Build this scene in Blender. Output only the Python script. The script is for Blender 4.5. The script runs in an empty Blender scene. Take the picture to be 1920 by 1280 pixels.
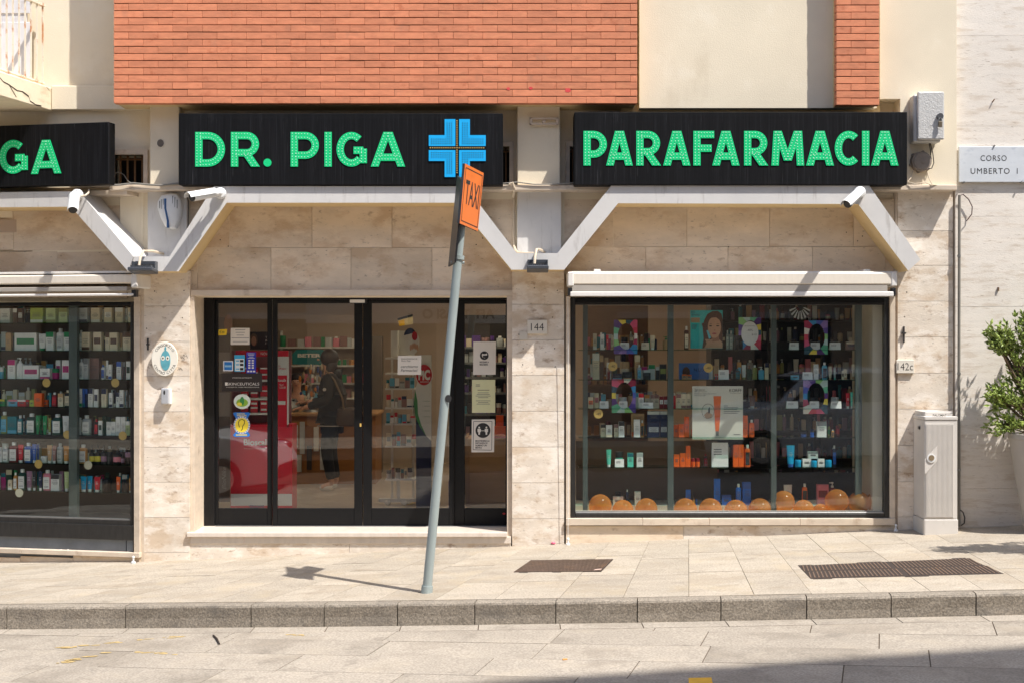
import bpy, bmesh, math, random
from mathutils import Vector, Matrix, noise
random.seed(7)
rad = math.radians
scene = bpy.context.scene
COL = scene.collection

# ---------------------------------------------------------------- camera, sky, sun, exposure
FPX, DIST, CX, CY, ZC = 2600.0, 13.0, 960.0, 640.0, 1.95   # photo focal length in px, distance to the facade, eye height
cam_d = bpy.data.cameras.new("camera"); cam = bpy.data.objects.new("camera", cam_d); COL.objects.link(cam)
cam.location = (0, -DIST, ZC); cam.rotation_euler = (rad(90), 0, 0)
cam_d.sensor_width = 36; cam_d.lens = 36 * FPX / 1920; cam_d.clip_end = 500
scene.camera = cam
SUN_DIR = Vector((0.475, -0.37, 1.0)).normalized()
world = bpy.data.worlds.new("World"); scene.world = world; world.use_nodes = True
wn = world.node_tree
sky = wn.nodes.new("ShaderNodeTexSky"); sky.sky_type = 'NISHITA'; sky.sun_disc = False
sky.sun_elevation = math.asin(SUN_DIR.z); sky.sun_rotation = math.atan2(SUN_DIR.x, SUN_DIR.y)
sky.dust_density = 1.5
bg = wn.nodes["Background"]; bg.inputs[1].default_value = 0.14
wn.links.new(sky.outputs[0], bg.inputs[0])
sun_d = bpy.data.lights.new("sun", 'SUN'); sun_d.energy = 4.4; sun_d.angle = rad(0.53); sun_d.color = (1, 0.965, 0.915)
sun = bpy.data.objects.new("sun", sun_d); COL.objects.link(sun)
sun.rotation_euler = (-SUN_DIR).to_track_quat('-Z', 'Y').to_euler(); sun.location = (6, -8, 14)
scene.view_settings.view_transform = 'Standard'; scene.view_settings.look = 'None'
scene.view_settings.gamma = 1; scene.view_settings.exposure = 0.63
scene.cycles.max_bounces = 10; scene.cycles.diffuse_bounces = 5; scene.cycles.transparent_max_bounces = 24
scene.cycles.sample_clamp_indirect = 6; scene.cycles.use_denoising = True

# ---------------------------------------------------------------- measuring: a photo pixel on a plane of the place
class Frame:
    """an upright plane system: origin at (x0, y0), turned by ang about z; local u along the wall, v into it"""
    def __init__(s, x0=0, y0=0, ang=0):
        s.x0, s.y0, s.c, s.s = x0, y0, math.cos(ang), math.sin(ang)
        s.mat = Matrix.Translation((x0, y0, 0)) @ Matrix.Rotation(ang, 4, 'Z')
    def P(s, px, py, v=0.0):
        dx = (px - CX) / FPX
        # v = -(X-x0)*sin + (Y-y0)*cos
        t = (v - s.x0 * s.s + (DIST + s.y0) * s.c) / (-dx * s.s + s.c)
        X, Y = t * dx, t - DIST
        return Vector(((X - s.x0) * s.c + (Y - s.y0) * s.s, v, ZC - t * (py - CY) / FPX))
F0 = Frame()
FL = Frame(F0.P(258, 0)[0], 0, rad(-12))
def X(px, y=0.0): return F0.P(px, 0, y).x
def Z(py, y=0.0): return F0.P(0, py, y).z

def ground_z(x, y): return 0.0417 * x + 0.035 + 0.018 * y      # the pavement falls to the left and to the kerb
def on_ground(px, py, dz=0.0):
    dx, dz_ = (px - CX) / FPX, -(py - CY) / FPX
    # ZC + t*dz_ = .0417*t*dx + .035 + .018*(t-DIST) + dz
    t = (0.035 - 0.018 * DIST + dz - ZC) / (dz_ - 0.0417 * dx - 0.018)
    return Vector((t * dx, t - DIST, ZC + t * dz_))

# ---------------------------------------------------------------- materials
def lin(c):
    if isinstance(c, str): c = tuple(int(c[i:i + 2], 16) for i in (0, 2, 4))
    return tuple(((v / 255) / 12.92 if v / 255 <= 0.04045 else ((v / 255 + 0.055) / 1.055) ** 2.4) for v in c)
MATS = {}
def mat(name, col, rough=0.6, var=0.0, vs=6, st=(1, 1, 1), bump=0.0, bs=60, bst=(1, 1, 1), rnd=0.0, metal=0.0, spec=0.5,
        speck=0.0, specks=250, stain=None, emis=0.0, col2=None, sss=0):
    """procedural material: base colour with cloudy variation, per-object tint, specks, stains (list of (colour, scale, threshold, amount, stretch)), bump"""
    if name in MATS: return MATS[name]
    m = bpy.data.materials.new(name); m.use_nodes = True; MATS[name] = m
    nt = m.node_tree; N = nt.nodes; L = nt.links; b = N["Principled BSDF"]
    b.inputs["Roughness"].default_value = rough; b.inputs["Metallic"].default_value = metal
    b.inputs["Specular IOR Level"].default_value = spec
    c = lin(col) if not isinstance(col[0], float) else col
    b.inputs["Base Color"].default_value = (*c, 1)
    if emis:
        b.inputs["Emission Color"].default_value = (*c, 1); b.inputs["Emission Strength"].default_value = emis
    if not (var or bump or rnd or speck or stain): return m
    tc = N.new("ShaderNodeTexCoord"); oi = N.new("ShaderNodeObjectInfo")
    off = N.new("ShaderNodeVectorMath"); off.operation = 'MULTIPLY_ADD'
    comb = N.new("ShaderNodeCombineXYZ")
    for i in range(3): L.new(oi.outputs["Random"], comb.inputs[i])
    L.new(comb.outputs[0], off.inputs[0]); off.inputs[1].default_value = (37.3, 21.7, 53.1) if rnd else (0, 0, 0)
    L.new(tc.outputs["Object"], off.inputs[2]); vec = off.outputs[0]
    def nz(scale, stretch, detail=5, rgh=0.6):
        mp = N.new("ShaderNodeMapping"); mp.inputs["Scale"].default_value = stretch; L.new(vec, mp.inputs[0])
        n = N.new("ShaderNodeTexNoise"); n.inputs["Scale"].default_value = scale; n.inputs["Detail"].default_value = detail
        n.inputs["Roughness"].default_value = rgh; L.new(mp.outputs[0], n.inputs["Vector"]); return n.outputs["Fac"]
    def rng(v, a, b_, lo=0.0, hi=1.0):
        r = N.new("ShaderNodeMapRange"); r.inputs[1].default_value = a; r.inputs[2].default_value = b_
        r.inputs[3].default_value = lo; r.inputs[4].default_value = hi; L.new(v, r.inputs[0]); return r.outputs[0]
    def mix(fac, a, b_, mode='MIX'):
        x = N.new("ShaderNodeMix"); x.data_type = 'RGBA'; x.blend_type = mode
        for sock, val in ((x.inputs[0], fac), (x.inputs[6], a), (x.inputs[7], b_)):
            if hasattr(val, 'is_linked'): L.new(val, sock)
            elif isinstance(val, tuple): sock.default_value = (*val[:3], 1)
            else: sock.default_value = val
        return x.outputs[2]
    cur = c
    if var:
        lo = tuple(v * (1 - var) for v in c); hi = lin(col2) if col2 else tuple(min(1, v * (1 + var)) for v in c)
        cur = mix(rng(nz(vs, st), 0.3, 0.7), lo, hi)
    if speck:
        cur = mix(rng(nz(specks, (1, 1, 1), 2, 0.5), 0.35, 0.65), mix(1.0, cur, (1 - speck,) * 3, 'MULTIPLY'), mix(1.0, cur, (1 + speck * .6,) * 3, 'MULTIPLY'))
    for s in (stain or []):
        sc_, ss, th, am, sst = s
        cur = mix(rng(nz(ss, sst, 8, 0.65), th, th + 0.11, 0, am), cur, lin(sc_))
    if rnd:
        hs = N.new("ShaderNodeHueSaturation"); L.new(rng(oi.outputs["Random"], 0, 1, 1 - rnd, 1 + rnd), hs.inputs["Value"])
        if hasattr(cur, 'is_linked'): L.new(cur, hs.inputs["Color"])
        else: hs.inputs["Color"].default_value = (*cur, 1)
        cur = hs.outputs[0]
    if hasattr(cur, 'is_linked'): L.new(cur, b.inputs["Base Color"])
    if bump:
        bp = N.new("ShaderNodeBump"); bp.inputs["Strength"].default_value = bump; bp.inputs["Distance"].default_value = 0.006
        L.new(nz(bs, bst, 6, 0.6), bp.inputs["Height"]); L.new(bp.outputs[0], b.inputs["Normal"])
    return m

def glass(name, tint=(0.93, 0.95, 0.94), k=0.05, rough=0.0, dust=0.0):
    if name in MATS: return MATS[name]
    m = bpy.data.materials.new(name); m.use_nodes = True; MATS[name] = m
    nt = m.node_tree; N = nt.nodes; L = nt.links; N.remove(N["Principled BSDF"])
    tr = N.new("ShaderNodeBsdfTransparent"); tr.inputs[0].default_value = (*tint, 1)
    gl = N.new("ShaderNodeBsdfGlossy"); gl.inputs["Roughness"].default_value = rough
    lw = N.new("ShaderNodeLayerWeight"); pw = N.new("ShaderNodeMath"); pw.operation = 'POWER'; pw.inputs[1].default_value = 5
    lw.inputs[0].default_value = 0.5
    L.new(lw.outputs["Facing"], pw.inputs[0])
    ma = N.new("ShaderNodeMath"); ma.operation = 'MULTIPLY_ADD'; ma.inputs[1].default_value = 0.9; ma.inputs[2].default_value = k
    L.new(pw.outputs[0], ma.inputs[0])
    mx = N.new("ShaderNodeMixShader"); L.new(ma.outputs[0], mx.inputs[0]); L.new(tr.outputs[0], mx.inputs[1]); L.new(gl.outputs[0], mx.inputs[2])
    out = mx.outputs[0]
    if dust:
        df = N.new("ShaderNodeBsdfDiffuse"); df.inputs[0].default_value = (.7, .68, .62, 1)
        tc = N.new("ShaderNodeTexCoord"); n = N.new("ShaderNodeTexNoise"); n.inputs["Scale"].default_value = 90; n.inputs["Detail"].default_value = 3
        L.new(tc.outputs["Object"], n.inputs["Vector"])
        r = N.new("ShaderNodeMapRange"); r.inputs[1].default_value = .5; r.inputs[2].default_value = .8; r.inputs[3].default_value = dust * .3; r.inputs[4].default_value = dust * 2
        L.new(n.outputs["Fac"], r.inputs[0])
        m2 = N.new("ShaderNodeMixShader"); L.new(r.outputs[0], m2.inputs[0]); L.new(out, m2.inputs[1]); L.new(df.outputs[0], m2.inputs[2]); out = m2.outputs[0]
    L.new(out, N["Material Output"].inputs[0]); return m

TRAV = mat("travertine", (222, 209, 192), .6, .1, 3.0, (1, 1, 2.5), .4, 45, (1, 1, 3), rnd=.06,
           stain=[((190, 160, 124), 2.6, .51, .5, (1, 1, 1.5)), ((242, 233, 221), 5, .5, .6, (1, 1, 2)), ((146, 112, 78), 7.5, .575, .65, (1, 1, 1.7)), ((80, 58, 40), 22, .61, .75, (1, 1, 2.6))])
TRAVB = mat("travertine_tan", (222, 203, 178), .65, .12, 2.5, (1, 1, 2.5), .4, 45, (1, 1, 3), rnd=.07,
            stain=[((184, 150, 112), 2.0, .5, .5, (1, 1, 1.8)), ((136, 104, 72), 7, .6, .5, (1, 1, 2)), ((74, 56, 42), 20, .615, .7, (1, 1, 2.6))])
TRAVW = mat("pale_travertine", (228, 219, 207), .6, .06, 3, (1, 1, 7), .4, 40, (1, 1, 6), rnd=.03,
            stain=[((194, 175, 152), 3.5, .52, .45, (1, 1, 5)), ((140, 116, 92), 13, .6, .65, (1, 1, 6)), ((84, 66, 50), 34, .635, .65, (1, 1, 4))])
TRIM = mat("travertine_trim", (206, 190, 170), .55, .12, 6, (1, 1, 2), .15, 60, rnd=.05, stain=[((140, 112, 84), 5, .58, .5, (1, 1, 1))])
SILLM = mat("marble_sill", (214, 202, 188), .35, .08, 5, (3, 1, 1), .05, 60, stain=[((196, 150, 124), 3, .6, .35, (3, 1, 1))])
CREAM = mat("cream_stucco", (230, 217, 192), .85, .05, 1.5, (1, 1, 1), .35, 130, stain=[((190, 172, 142), 1.6, .6, .3, (1, 1, .4)), ((238, 228, 208), 3, .58, .4, (1, 1, 1))])
GREYP = mat("grey_paint", (206, 203, 199), .7, .05, 4, (1, 1, 1), .12, 90, stain=[((150, 142, 134), 5, .57, .45, (3, 3, .4)), ((214, 210, 204), 4, .58, .5, (1, 1, 1)), ((120, 104, 88), 12, .68, .5, (1.5, 1, .6))])
CREAMP = mat("cream_paint", (222, 196, 146), .7, .05, 3, (1, 1, 1), .1, 90, stain=[((176, 148, 106), 3, .6, .35, (1, 1, 1))])
BRICK = mat("brick", (208, 131, 95), .8, .14, 9, (1, 1, 3), .2, 90, (1, 1, 1), rnd=.11, stain=[((220, 146, 104), 6, .56, .5, (1, 1, 3)), ((170, 88, 54), 9, .58, .5, (1, 1, 1)), ((150, 112, 92), 2.2, .62, .35, (1.6, 1, .5))])
MORTAR = mat("mortar", (92, 62, 46), .9, .1, 20)
GRAN = mat("pavement_granite", (170, 159, 143), .75, .12, 1.6, (1, 3, 1), .3, 80, rnd=.08, speck=.22, specks=75,
           stain=[((148, 133, 112), 1.2, .5, .4, (1, 2, 1)), ((122, 111, 96), 4.5, .57, .4, (1, 1, 1)), ((176, 160, 134), 2, .55, .45, (1, 1, 1)), ((58, 52, 47), 20, .655, .7, (1, 1, 1))])
ROADG = mat("road_granite", (162, 152, 138), .75, .12, 1.2, (1, 1, 1), .35, 70, rnd=.08, speck=.25, specks=65,
            stain=[((120, 110, 97), 1.1, .5, .45, (1, 1, 1)), ((104, 96, 86), 3.0, .58, .4, (1, 1, 1)), ((168, 156, 138), 2.4, .55, .4, (1, 1, 1)), ((52, 48, 44), 18, .655, .7, (1, 1, 1))])
JOINT = mat("joint_sand", (84, 70, 54), .9, .15, 10)
BLACKF = mat("black_frame", (20, 20, 21), .42, .15, 30, (1, 1, 1), .03, 100, spec=.25)
BRONZE = mat("weathered_dark_frame", (58, 57, 56), .35, .2, 8, (4, 1, 1), .03, 100, metal=.5)
SIGNB = mat("sign_black", (17, 17, 19), .6, .3, 5, (14, 1, .5), 0, stain=[((58, 58, 62), 3, .52, .2, (26, 1, .35)), ((120, 120, 124), 4, .62, .26, (22, 1, .5)), ((8, 8, 9), 2, .5, .6, (30, 1, .4))], spec=.15)
GREEN = mat("led_green", (4, 192, 118), .45, .05, 10, emis=.12)
LEDW = mat("led_pale", (200, 232, 214), .3)
BLUE = mat("led_blue", (10, 160, 222), .45, .04, 10, emis=.12)
LEDK = mat("led_dark", (44, 70, 84), .4)
LEDO = mat("led_amber", (236, 190, 120), .3)
ALU = mat("white_aluminium", (226, 222, 216), .45, .04, 6, (6, 1, 1))
ALUC = mat("cream_cover", (228, 218, 202), .5, .04, 6, (6, 1, 1))
WHITE = mat("white_plastic", (226, 226, 224), .4, .03, 12)
DARKP = mat("dark_plastic", (34, 34, 36), .35)
GALV = mat("galvanised_grey", (150, 160, 158), .5, .08, 8, (1, 1, .4), .05, 80, metal=.1, stain=[((176, 186, 186), 7, .6, .5, (1, 1, .3)), ((110, 116, 112), 10, .66, .4, (1, 1, .5))])
STEEL = mat("bare_steel", (150, 150, 148), .35, .1, 20, metal=.8)
CONDUIT = mat("beige_conduit", (206, 190, 166), .5, .06, 10)
GREYC = mat("grey_conduit", (122, 118, 110), .5, .08, 10)
WIRE = mat("cable_dark", (52, 48, 46), .6)
GLASS = glass("window_glass", k=.058, dust=.0025)
DGLASS = glass("door_glass", k=.062)
SHELFG = glass("shelf_glass", (0.55, 0.75, 0.68), k=.08)

# ---------------------------------------------------------------- mesh building
class MB:
    def __init__(s): s.v, s.f, s.m, s.mi = [], [], [], 0
    def _add(s, vs, fs):
        o = len(s.v); s.v += [Vector(p) for p in vs]
        for f in fs: s.f.append([i + o for i in f]); s.m.append(s.mi)
        return s
    def use(s, i): s.mi = i; return s
    def box(s, x0, x1, y0, y1, z0, z1):
        x0, x1 = min(x0, x1), max(x0, x1); y0, y1 = min(y0, y1), max(y0, y1); z0, z1 = min(z0, z1), max(z0, z1)
        return s._add([(x0, y0, z0), (x1, y0, z0), (x1, y1, z0), (x0, y1, z0), (x0, y0, z1), (x1, y0, z1), (x1, y1, z1), (x0, y1, z1)],
                      [(0, 1, 5, 4), (1, 2, 6, 5), (2, 3, 7, 6), (3, 0, 4, 7), (4, 5, 6, 7), (3, 2, 1, 0)])
    def prism(s, poly, y0, y1, side=None):
        """poly of (x, z) facing -y, extruded from y0 (front) to y1"""
        a = sum(poly[i][0] * poly[(i + 1) % len(poly)][1] - poly[(i + 1) % len(poly)][0] * poly[i][1] for i in range(len(poly)))
        if a < 0: poly = poly[::-1]
        n = len(poly); m0 = s.mi
        s._add([(x, y0, z) for x, z in poly] + [(x, y1, z) for x, z in poly], [tuple(range(n)), tuple(range(2 * n - 1, n - 1, -1))])
        o = len(s.v) - 2 * n
        for i in range(n):
            j = (i + 1) % n; s.f.append([o + j, o + i, o + n + i, o + n + j]); s.m.append(m0 if side is None else side)
        return s
    def plan(s, poly, zf, t):
        """poly of (x, y) seen from above, top height zf(x, y), thickness t"""
        a = sum(poly[i][0] * poly[(i + 1) % len(poly)][1] - poly[(i + 1) % len(poly)][0] * poly[i][1] for i in range(len(poly)))
        if a < 0: poly = poly[::-1]
        n = len(poly)
        s._add([(x, y, zf(x, y)) for x, y in poly] + [(x, y, zf(x, y) - t) for x, y in poly],
               [tuple(range(n)), tuple(range(2 * n - 1, n - 1, -1))] + [(i, n + i, n + (i + 1) % n, (i + 1) % n) for i in range(n)])
        return s
    def cyl(s, a, b, r0, r1=None, n=12, caps=True):
        a, b = Vector(a), Vector(b); r1 = r0 if r1 is None else r1
        d = (b - a).normalized(); u = d.orthogonal().normalized(); w = d.cross(u)
        ring = [(math.cos(2 * math.pi * i / n), math.sin(2 * math.pi * i / n)) for i in range(n)]
        vs = [a + (u * c + w * q) * r0 for c, q in ring] + [b + (u * c + w * q) * r1 for c, q in ring]
        fs = [(i, (i + 1) % n, n + (i + 1) % n, n + i) for i in range(n)]
        if caps: fs += [tuple(range(n - 1, -1, -1)), tuple(range(n, 2 * n))]
        return s._add(vs, fs)
    def tube(s, pts, r, n=8):
        pts = [Vector(p) for p in pts]; vs = []; u = None
        for i, p in enumerate(pts):
            d = (pts[min(i + 1, len(pts) - 1)] - pts[max(i - 1, 0)]).normalized()
            u = d.orthogonal().normalized() if u is None else (u - d * u.dot(d)).normalized()
            w = d.cross(u); rr = r[i] if isinstance(r, (list, tuple)) else r
            vs += [p + (u * math.cos(2 * math.pi * k / n) + w * math.sin(2 * math.pi * k / n)) * rr for k in range(n)]
        fs = [(i * n + k, i * n + (k + 1) % n, (i + 1) * n + (k + 1) % n, (i + 1) * n + k) for i in range(len(pts) - 1) for k in range(n)]
        return s._add(vs, fs + [tuple(range(n - 1, -1, -1)), tuple(range((len(pts) - 1) * n, len(pts) * n))])
    def lathe(s, prof, cx, cy, n=12, ry=1.0, sq=1.0):
        """profile of (r, z) about a vertical axis; ry flattens, sq < 1 squares the section"""
        vs = []
        for r, z in prof:
            for k in range(n):
                a = 2 * math.pi * (k + .5) / n; c, q = math.cos(a), math.sin(a)
                c = math.copysign(abs(c) ** sq, c); q = math.copysign(abs(q) ** sq, q)
                vs.append((cx + c * r, cy + q * r * ry, z))
        fs = [(i * n + k, i * n + (k + 1) % n, (i + 1) * n + (k + 1) % n, (i + 1) * n + k) for i in range(len(prof) - 1) for k in range(n)]
        return s._add(vs, fs + [tuple(range(n - 1, -1, -1)), tuple(range((len(prof) - 1) * n, len(prof) * n))])
    def ell(s, c, rx, ry, rz, n=16, m=10):
        vs = []; c = Vector(c)
        for i in range(1, m):
            t = math.pi * i / m
            for k in range(n):
                a = 2 * math.pi * k / n
                vs.append(c + Vector((rx * math.sin(t) * math.cos(a), ry * math.sin(t) * math.sin(a), -rz * math.cos(t))))
        vs += [c - Vector((0, 0, rz)), c + Vector((0, 0, rz))]; B, T = len(vs) - 2, len(vs) - 1
        fs = [(i * n + k, i * n + (k + 1) % n, (i + 1) * n + (k + 1) % n, (i + 1) * n + k) for i in range(m - 2) for k in range(n)]
        fs += [(B, (k + 1) % n, k) for k in range(n)] + [(T, (m - 2) * n + k, (m - 2) * n + (k + 1) % n) for k in range(n)]
        return s._add(vs, fs)
    def disc(s, x, z, rx, rz, y0, y1, n=24):
        return s.prism([(x + rx * math.cos(2 * math.pi * i / n), z + rz * math.sin(2 * math.pi * i / n)) for i in range(n)], y0, y1)
    def quad(s, a, b, c, d): return s._add([a, b, c, d], [(0, 1, 2, 3)])
    def build(s, name, mats, parent=None, smooth=False, bevel=0.0, M=None, org=None, seg=1):
        vs = [M @ p for p in s.v] if M is not None else s.v
        if parent is not None: o = ORG[parent.name]
        elif org is not None: o = Vector(org)
        else:
            xs = [p.x for p in vs]; ys = [p.y for p in vs]; zs = [p.z for p in vs]
            o = Vector(((min(xs) + max(xs)) / 2, (min(ys) + max(ys)) / 2, min(zs)))
        me = bpy.data.meshes.new(name); me.from_pydata([tuple(p - o) for p in vs], [], s.f)
        for x in (mats if isinstance(mats, (list, tuple)) else [mats]): me.materials.append(x)
        me.polygons.foreach_set("material_index", s.m)
        if smooth: me.polygons.foreach_set("use_smooth", [True] * len(me.polygons))
        me.update()
        ob = bpy.data.objects.new(name, me); COL.objects.link(ob); ORG[ob.name] = o.copy()
        if parent is not None: ob.parent = parent
        else: ob.location = o
        if bevel:
            md = ob.modifiers.new("bevel", 'BEVEL'); md.width = bevel; md.segments = seg; md.limit_method = 'ANGLE'
        if smooth and bevel == 0: me.set_sharp_from_angle(angle=rad(40))
        return ob
ORG = {}
def tag(o, label=None, cat=None, group=None, kind=None):
    if label: o["label"] = label
    if cat: o["category"] = cat
    if group: o["group"] = group
    if kind: o["kind"] = kind
    return o
def thing(name, label, cat, loc, group=None):
    o = bpy.data.objects.new(name, None); COL.objects.link(o); o.location = loc; ORG[o.name] = Vector(loc); o.empty_display_size = .1
    return tag(o, label, cat, group)
def struct(name, loc=(0, 0, 0)):
    o = bpy.data.objects.new(name, None); COL.objects.link(o); o.location = loc; ORG[o.name] = Vector(loc); o["kind"] = "structure"; return o

def text(s, px, py, v, hpx, m, parent, name="lettering", wpx=None, fr=F0, bold=0.0, shear=0.0, thick=0.0006, align='CENTER', rot=0.0, sp=1.0):
    """flat lettering lying on the plane v, its capitals hpx high, its centre (or left end) at px,py"""
    cu = bpy.data.curves.new("t", 'FONT'); cu.body = s; cu.size = 1; cu.extrude = 0; cu.offset = bold; cu.shear = shear; cu.space_character = sp; cu.resolution_u = 3
    ob = bpy.data.objects.new("t", cu); COL.objects.link(ob)
    me0 = bpy.data.meshes.new_from_object(ob.evaluated_get(bpy.context.evaluated_depsgraph_get()))
    bpy.data.objects.remove(ob); bpy.data.curves.remove(cu)
    vs = [p.co.copy() for p in me0.vertices]; fs = [list(p.vertices) for p in me0.polygons]; bpy.data.meshes.remove(me0)
    if not vs: return None
    x0, x1 = min(p.x for p in vs), max(p.x for p in vs); lines = s.count("\n")
    y0, y1 = min(p.y for p in vs), max(p.y for p in vs)
    c = fr.P(px, py, v); k = abs(fr.P(px, py + hpx, v).z - c.z)
    kz = k / 0.69 if lines == 0 else k / (y1 - y0)
    kx = kz if wpx is None else abs(fr.P(px + wpx, py, v).x - c.x) / max(1e-6, x1 - x0)
    ax = (x0 + x1) / 2 if align == 'CENTER' else x0
    ay = 0.345 if lines == 0 else (y0 + y1) / 2
    cr, sr = math.cos(rot), math.sin(rot); mb = MB(); out = []
    for p in vs:
        a, b = (p.x - ax) * kx, (p.y - ay) * kz
        out.append((c.x + a * cr - b * sr, v - thick, c.z + a * sr + b * cr))
    mb._add(out, fs)
    return mb.build(name, m, parent, M=fr.mat)

def pm(c, rough=.45):
    n = "paint_" + (c if isinstance(c, str) else "%02x%02x%02x" % tuple(c)) + ("" if rough == .45 else "_r%d" % int(rough * 100))
    return mat(n, c, rough, .05, 25, (1, 1, 1))
def holes_wall(mb, x0, x1, z0, z1, y0, y1, holes):
    xs = sorted({x0, x1, *[h[0] for h in holes], *[h[1] for h in holes]}); zs = sorted({z0, z1, *[h[2] for h in holes], *[h[3] for h in holes]})
    for i in range(len(xs) - 1):
        for j in range(len(zs) - 1):
            cx, cz = (xs[i] + xs[i + 1]) / 2, (zs[j] + zs[j + 1]) / 2
            if cx < x0 or cx > x1 or cz < z0 or cz > z1: continue
            if any(h[0] < cx < h[1] and h[2] < cz < h[3] for h in holes): continue
            mb.box(xs[i], xs[i + 1], y0, y1, zs[j], zs[j + 1])
    return mb
# ================================================================ THE GROUND
KERB = [(-14.0, 0.6), (-9.0, -0.75), (-6.0, -1.5), (-4.1, -1.91), (-1.31, -2.37), (0.87, -2.67), (2.12, -2.81), (3.7, -2.97), (6, -3.15), (9, -3.3), (14, -3.5)]
def kerb_y(x):
    for (a, b), (c, d) in zip(KERB, KERB[1:]):
        if a <= x <= c: return b + (d - b) * (x - a) / (c - a)
    return KERB[0][1] if x < KERB[0][0] else KERB[-1][1]
ROAD_DROP = 0.213
def road_z(x, y): return 0.0417 * x + 0.035 - ROAD_DROP
def on_road(px, py):
    dx, dz_ = (px - CX) / FPX, -(py - CY) / FPX
    t = (0.035 - ROAD_DROP - ZC) / (dz_ - 0.0417 * dx); return Vector((t * dx, t - DIST, ZC + t * dz_))

g = MB()
for i in range(-7, 7):
    for j in range(-7, 7):
        x0, x1, y0, y1 = i * 9.0, i * 9.0 + 9, j * 9.0, j * 9.0 + 9
        zz = lambda x, y: max(-.6, min(.6, .0417 * x)) * 1.0 - .32
        g._add([(x0, y0, zz(x0, y0)), (x1, y0, zz(x1, y0)), (x1, y1, zz(x1, y1)), (x0, y1, zz(x0, y1))], [(0, 1, 2, 3)])
ob = g.build("ground", JOINT, org=(0, 0, 0)); ob["kind"] = "structure"

# pavement: joint-sand bed, then slabs laid in strips that fan towards the left
pav = struct("pavement")
xs = [-13 + .5 * i for i in range(55)]
b = MB()
for x0, x1 in zip(xs, xs[1:]):
    p = [(x0, kerb_y(x0) + .1), (x1, kerb_y(x1) + .1), (x1, 2.6 if x0 < -3.4 else .3), (x0, 2.6 if x0 < -3.4 else .3)]
    b.plan(p, lambda x, y: ground_z(x, y) - .006, .12)
b.build("bedding", JOINT, pav)
def fan(x):
    pts = [(-20, .8), (-3, .75), (0, .35), (1.3, .18), (2, .08), (3, .02), (20, 0)]
    for (a, b_), (c, d) in zip(pts, pts[1:]):
        if a <= x <= c: return b_ + (d - b_) * (x - a) / (c - a)
KW = .12      # the kerb's top width
def line_pt(xf, f):
    """a point on the cross joint that starts at xf on the building line; f = 0 building, 1 kerb"""
    y0 = .12; t = fan(xf); y = y0
    for _ in range(12):
        x = xf - t * (y0 - y); y = kerb_y(x) + KW
    return (xf - t * (y0 - y) * f, y0 + (y - y0) * f)
xf = -4.6 - .372 * 5; k = 0
def shrink(q, e=.003):
    cx, cy = sum(p[0] for p in q) / len(q), sum(p[1] for p in q) / len(q); out = []
    for p in q:
        d = Vector((p[0] - cx, p[1] - cy)); l = max(d.length, 1e-4); out.append((p[0] - d.x / l * e * 1.4, p[1] - d.y / l * e * 1.4))
    return out
while xf < 7:
    w = .372 * random.uniform(.94, 1.06); a = xf; c = xf + w
    cuts = [0, .34 + random.uniform(-.05, .05) + (.1 if k % 2 else 0), .7 + random.uniform(-.05, .05), 1.0]
    for f0, f1 in zip(cuts, cuts[1:]):
        q = shrink([line_pt(a, f0), line_pt(c, f0), line_pt(c, f1), line_pt(a, f1)])
        dz = random.uniform(-.0012, .0012)
        MB().plan(q, lambda x, y: ground_z(x, y) + dz, .05).build("paving_slab", GRAN, pav)
    xf = c; k += 1
# pavement running on behind the building line at the turned end, and beyond
b = MB(); b.plan([(-13, 2.6), (-13, -.1), (-6.5, -1.2), (-4.9, .13), (-3.4, .13), (-3.4, 2.6)], lambda x, y: ground_z(x, y) - .001, .04)
b.build("paving_slab", GRAN, pav)

# kerb of granite blocks
KERBM = mat("kerb_granite", (144, 134, 120), .85, .12, 5, (1, 1, 1), .9, 55, (1, 1, 1), rnd=.06, speck=.34, specks=75, stain=[((110, 104, 96), 2.6, .54, .6, (.6, 1, 1.6)), ((86, 82, 78), 7, .6, .45, (1, 1, 1))])
kerb = struct("kerb")
jx = [-6.9, -6.1, -5.3, -4.75]
jx += [on_ground(p, q).x for p, q in ((12, 1137), (234, 1136), (470, 1134), (607, 1133), (745, 1131), (890, 1129), (1042, 1127), (1195, 1125), (1352, 1122), (1513, 1119), (1672, 1116), (1830, 1112))] + [3.98, 4.62, 5.26, 5.9, 6.54, 7.2]
for a, c in zip(jx, jx[1:]):
    a2, c2 = a + .004, c - .004; m = MB(); n = 6
    prof = [(.115, .0), (.022, .0), (.007, -.006), (0, -.02), (.004, -.10), (0, -.19), (.0, -.30), (.115, -.30)]
    rows = []
    for i in range(n + 1):
        x = a2 + (c2 - a2) * i / n; sl = (kerb_y(x + .05) - kerb_y(x - .05)) / .1
        j = [random.uniform(-.003, .003) for _ in prof]
        rows.append([(x - sl * (o + 0), kerb_y(x) + o + (jj if 0 < q < 6 else 0), ground_z(x, kerb_y(x)) + h + (jj * .3)) for q, ((o, h), jj) in enumerate(zip(prof, j))])
    P = len(prof)
    m._add([p for r in rows for p in r], [(i * P + q, (i + 1) * P + q, (i + 1) * P + (q + 1) % P, i * P + (q + 1) % P)[::-1] for i in range(n) for q in range(P)] + [tuple(range(P))[::-1], tuple(range(n * P, n * P + P))])
    m.build("kerb_stone", KERBM, kerb)

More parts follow.
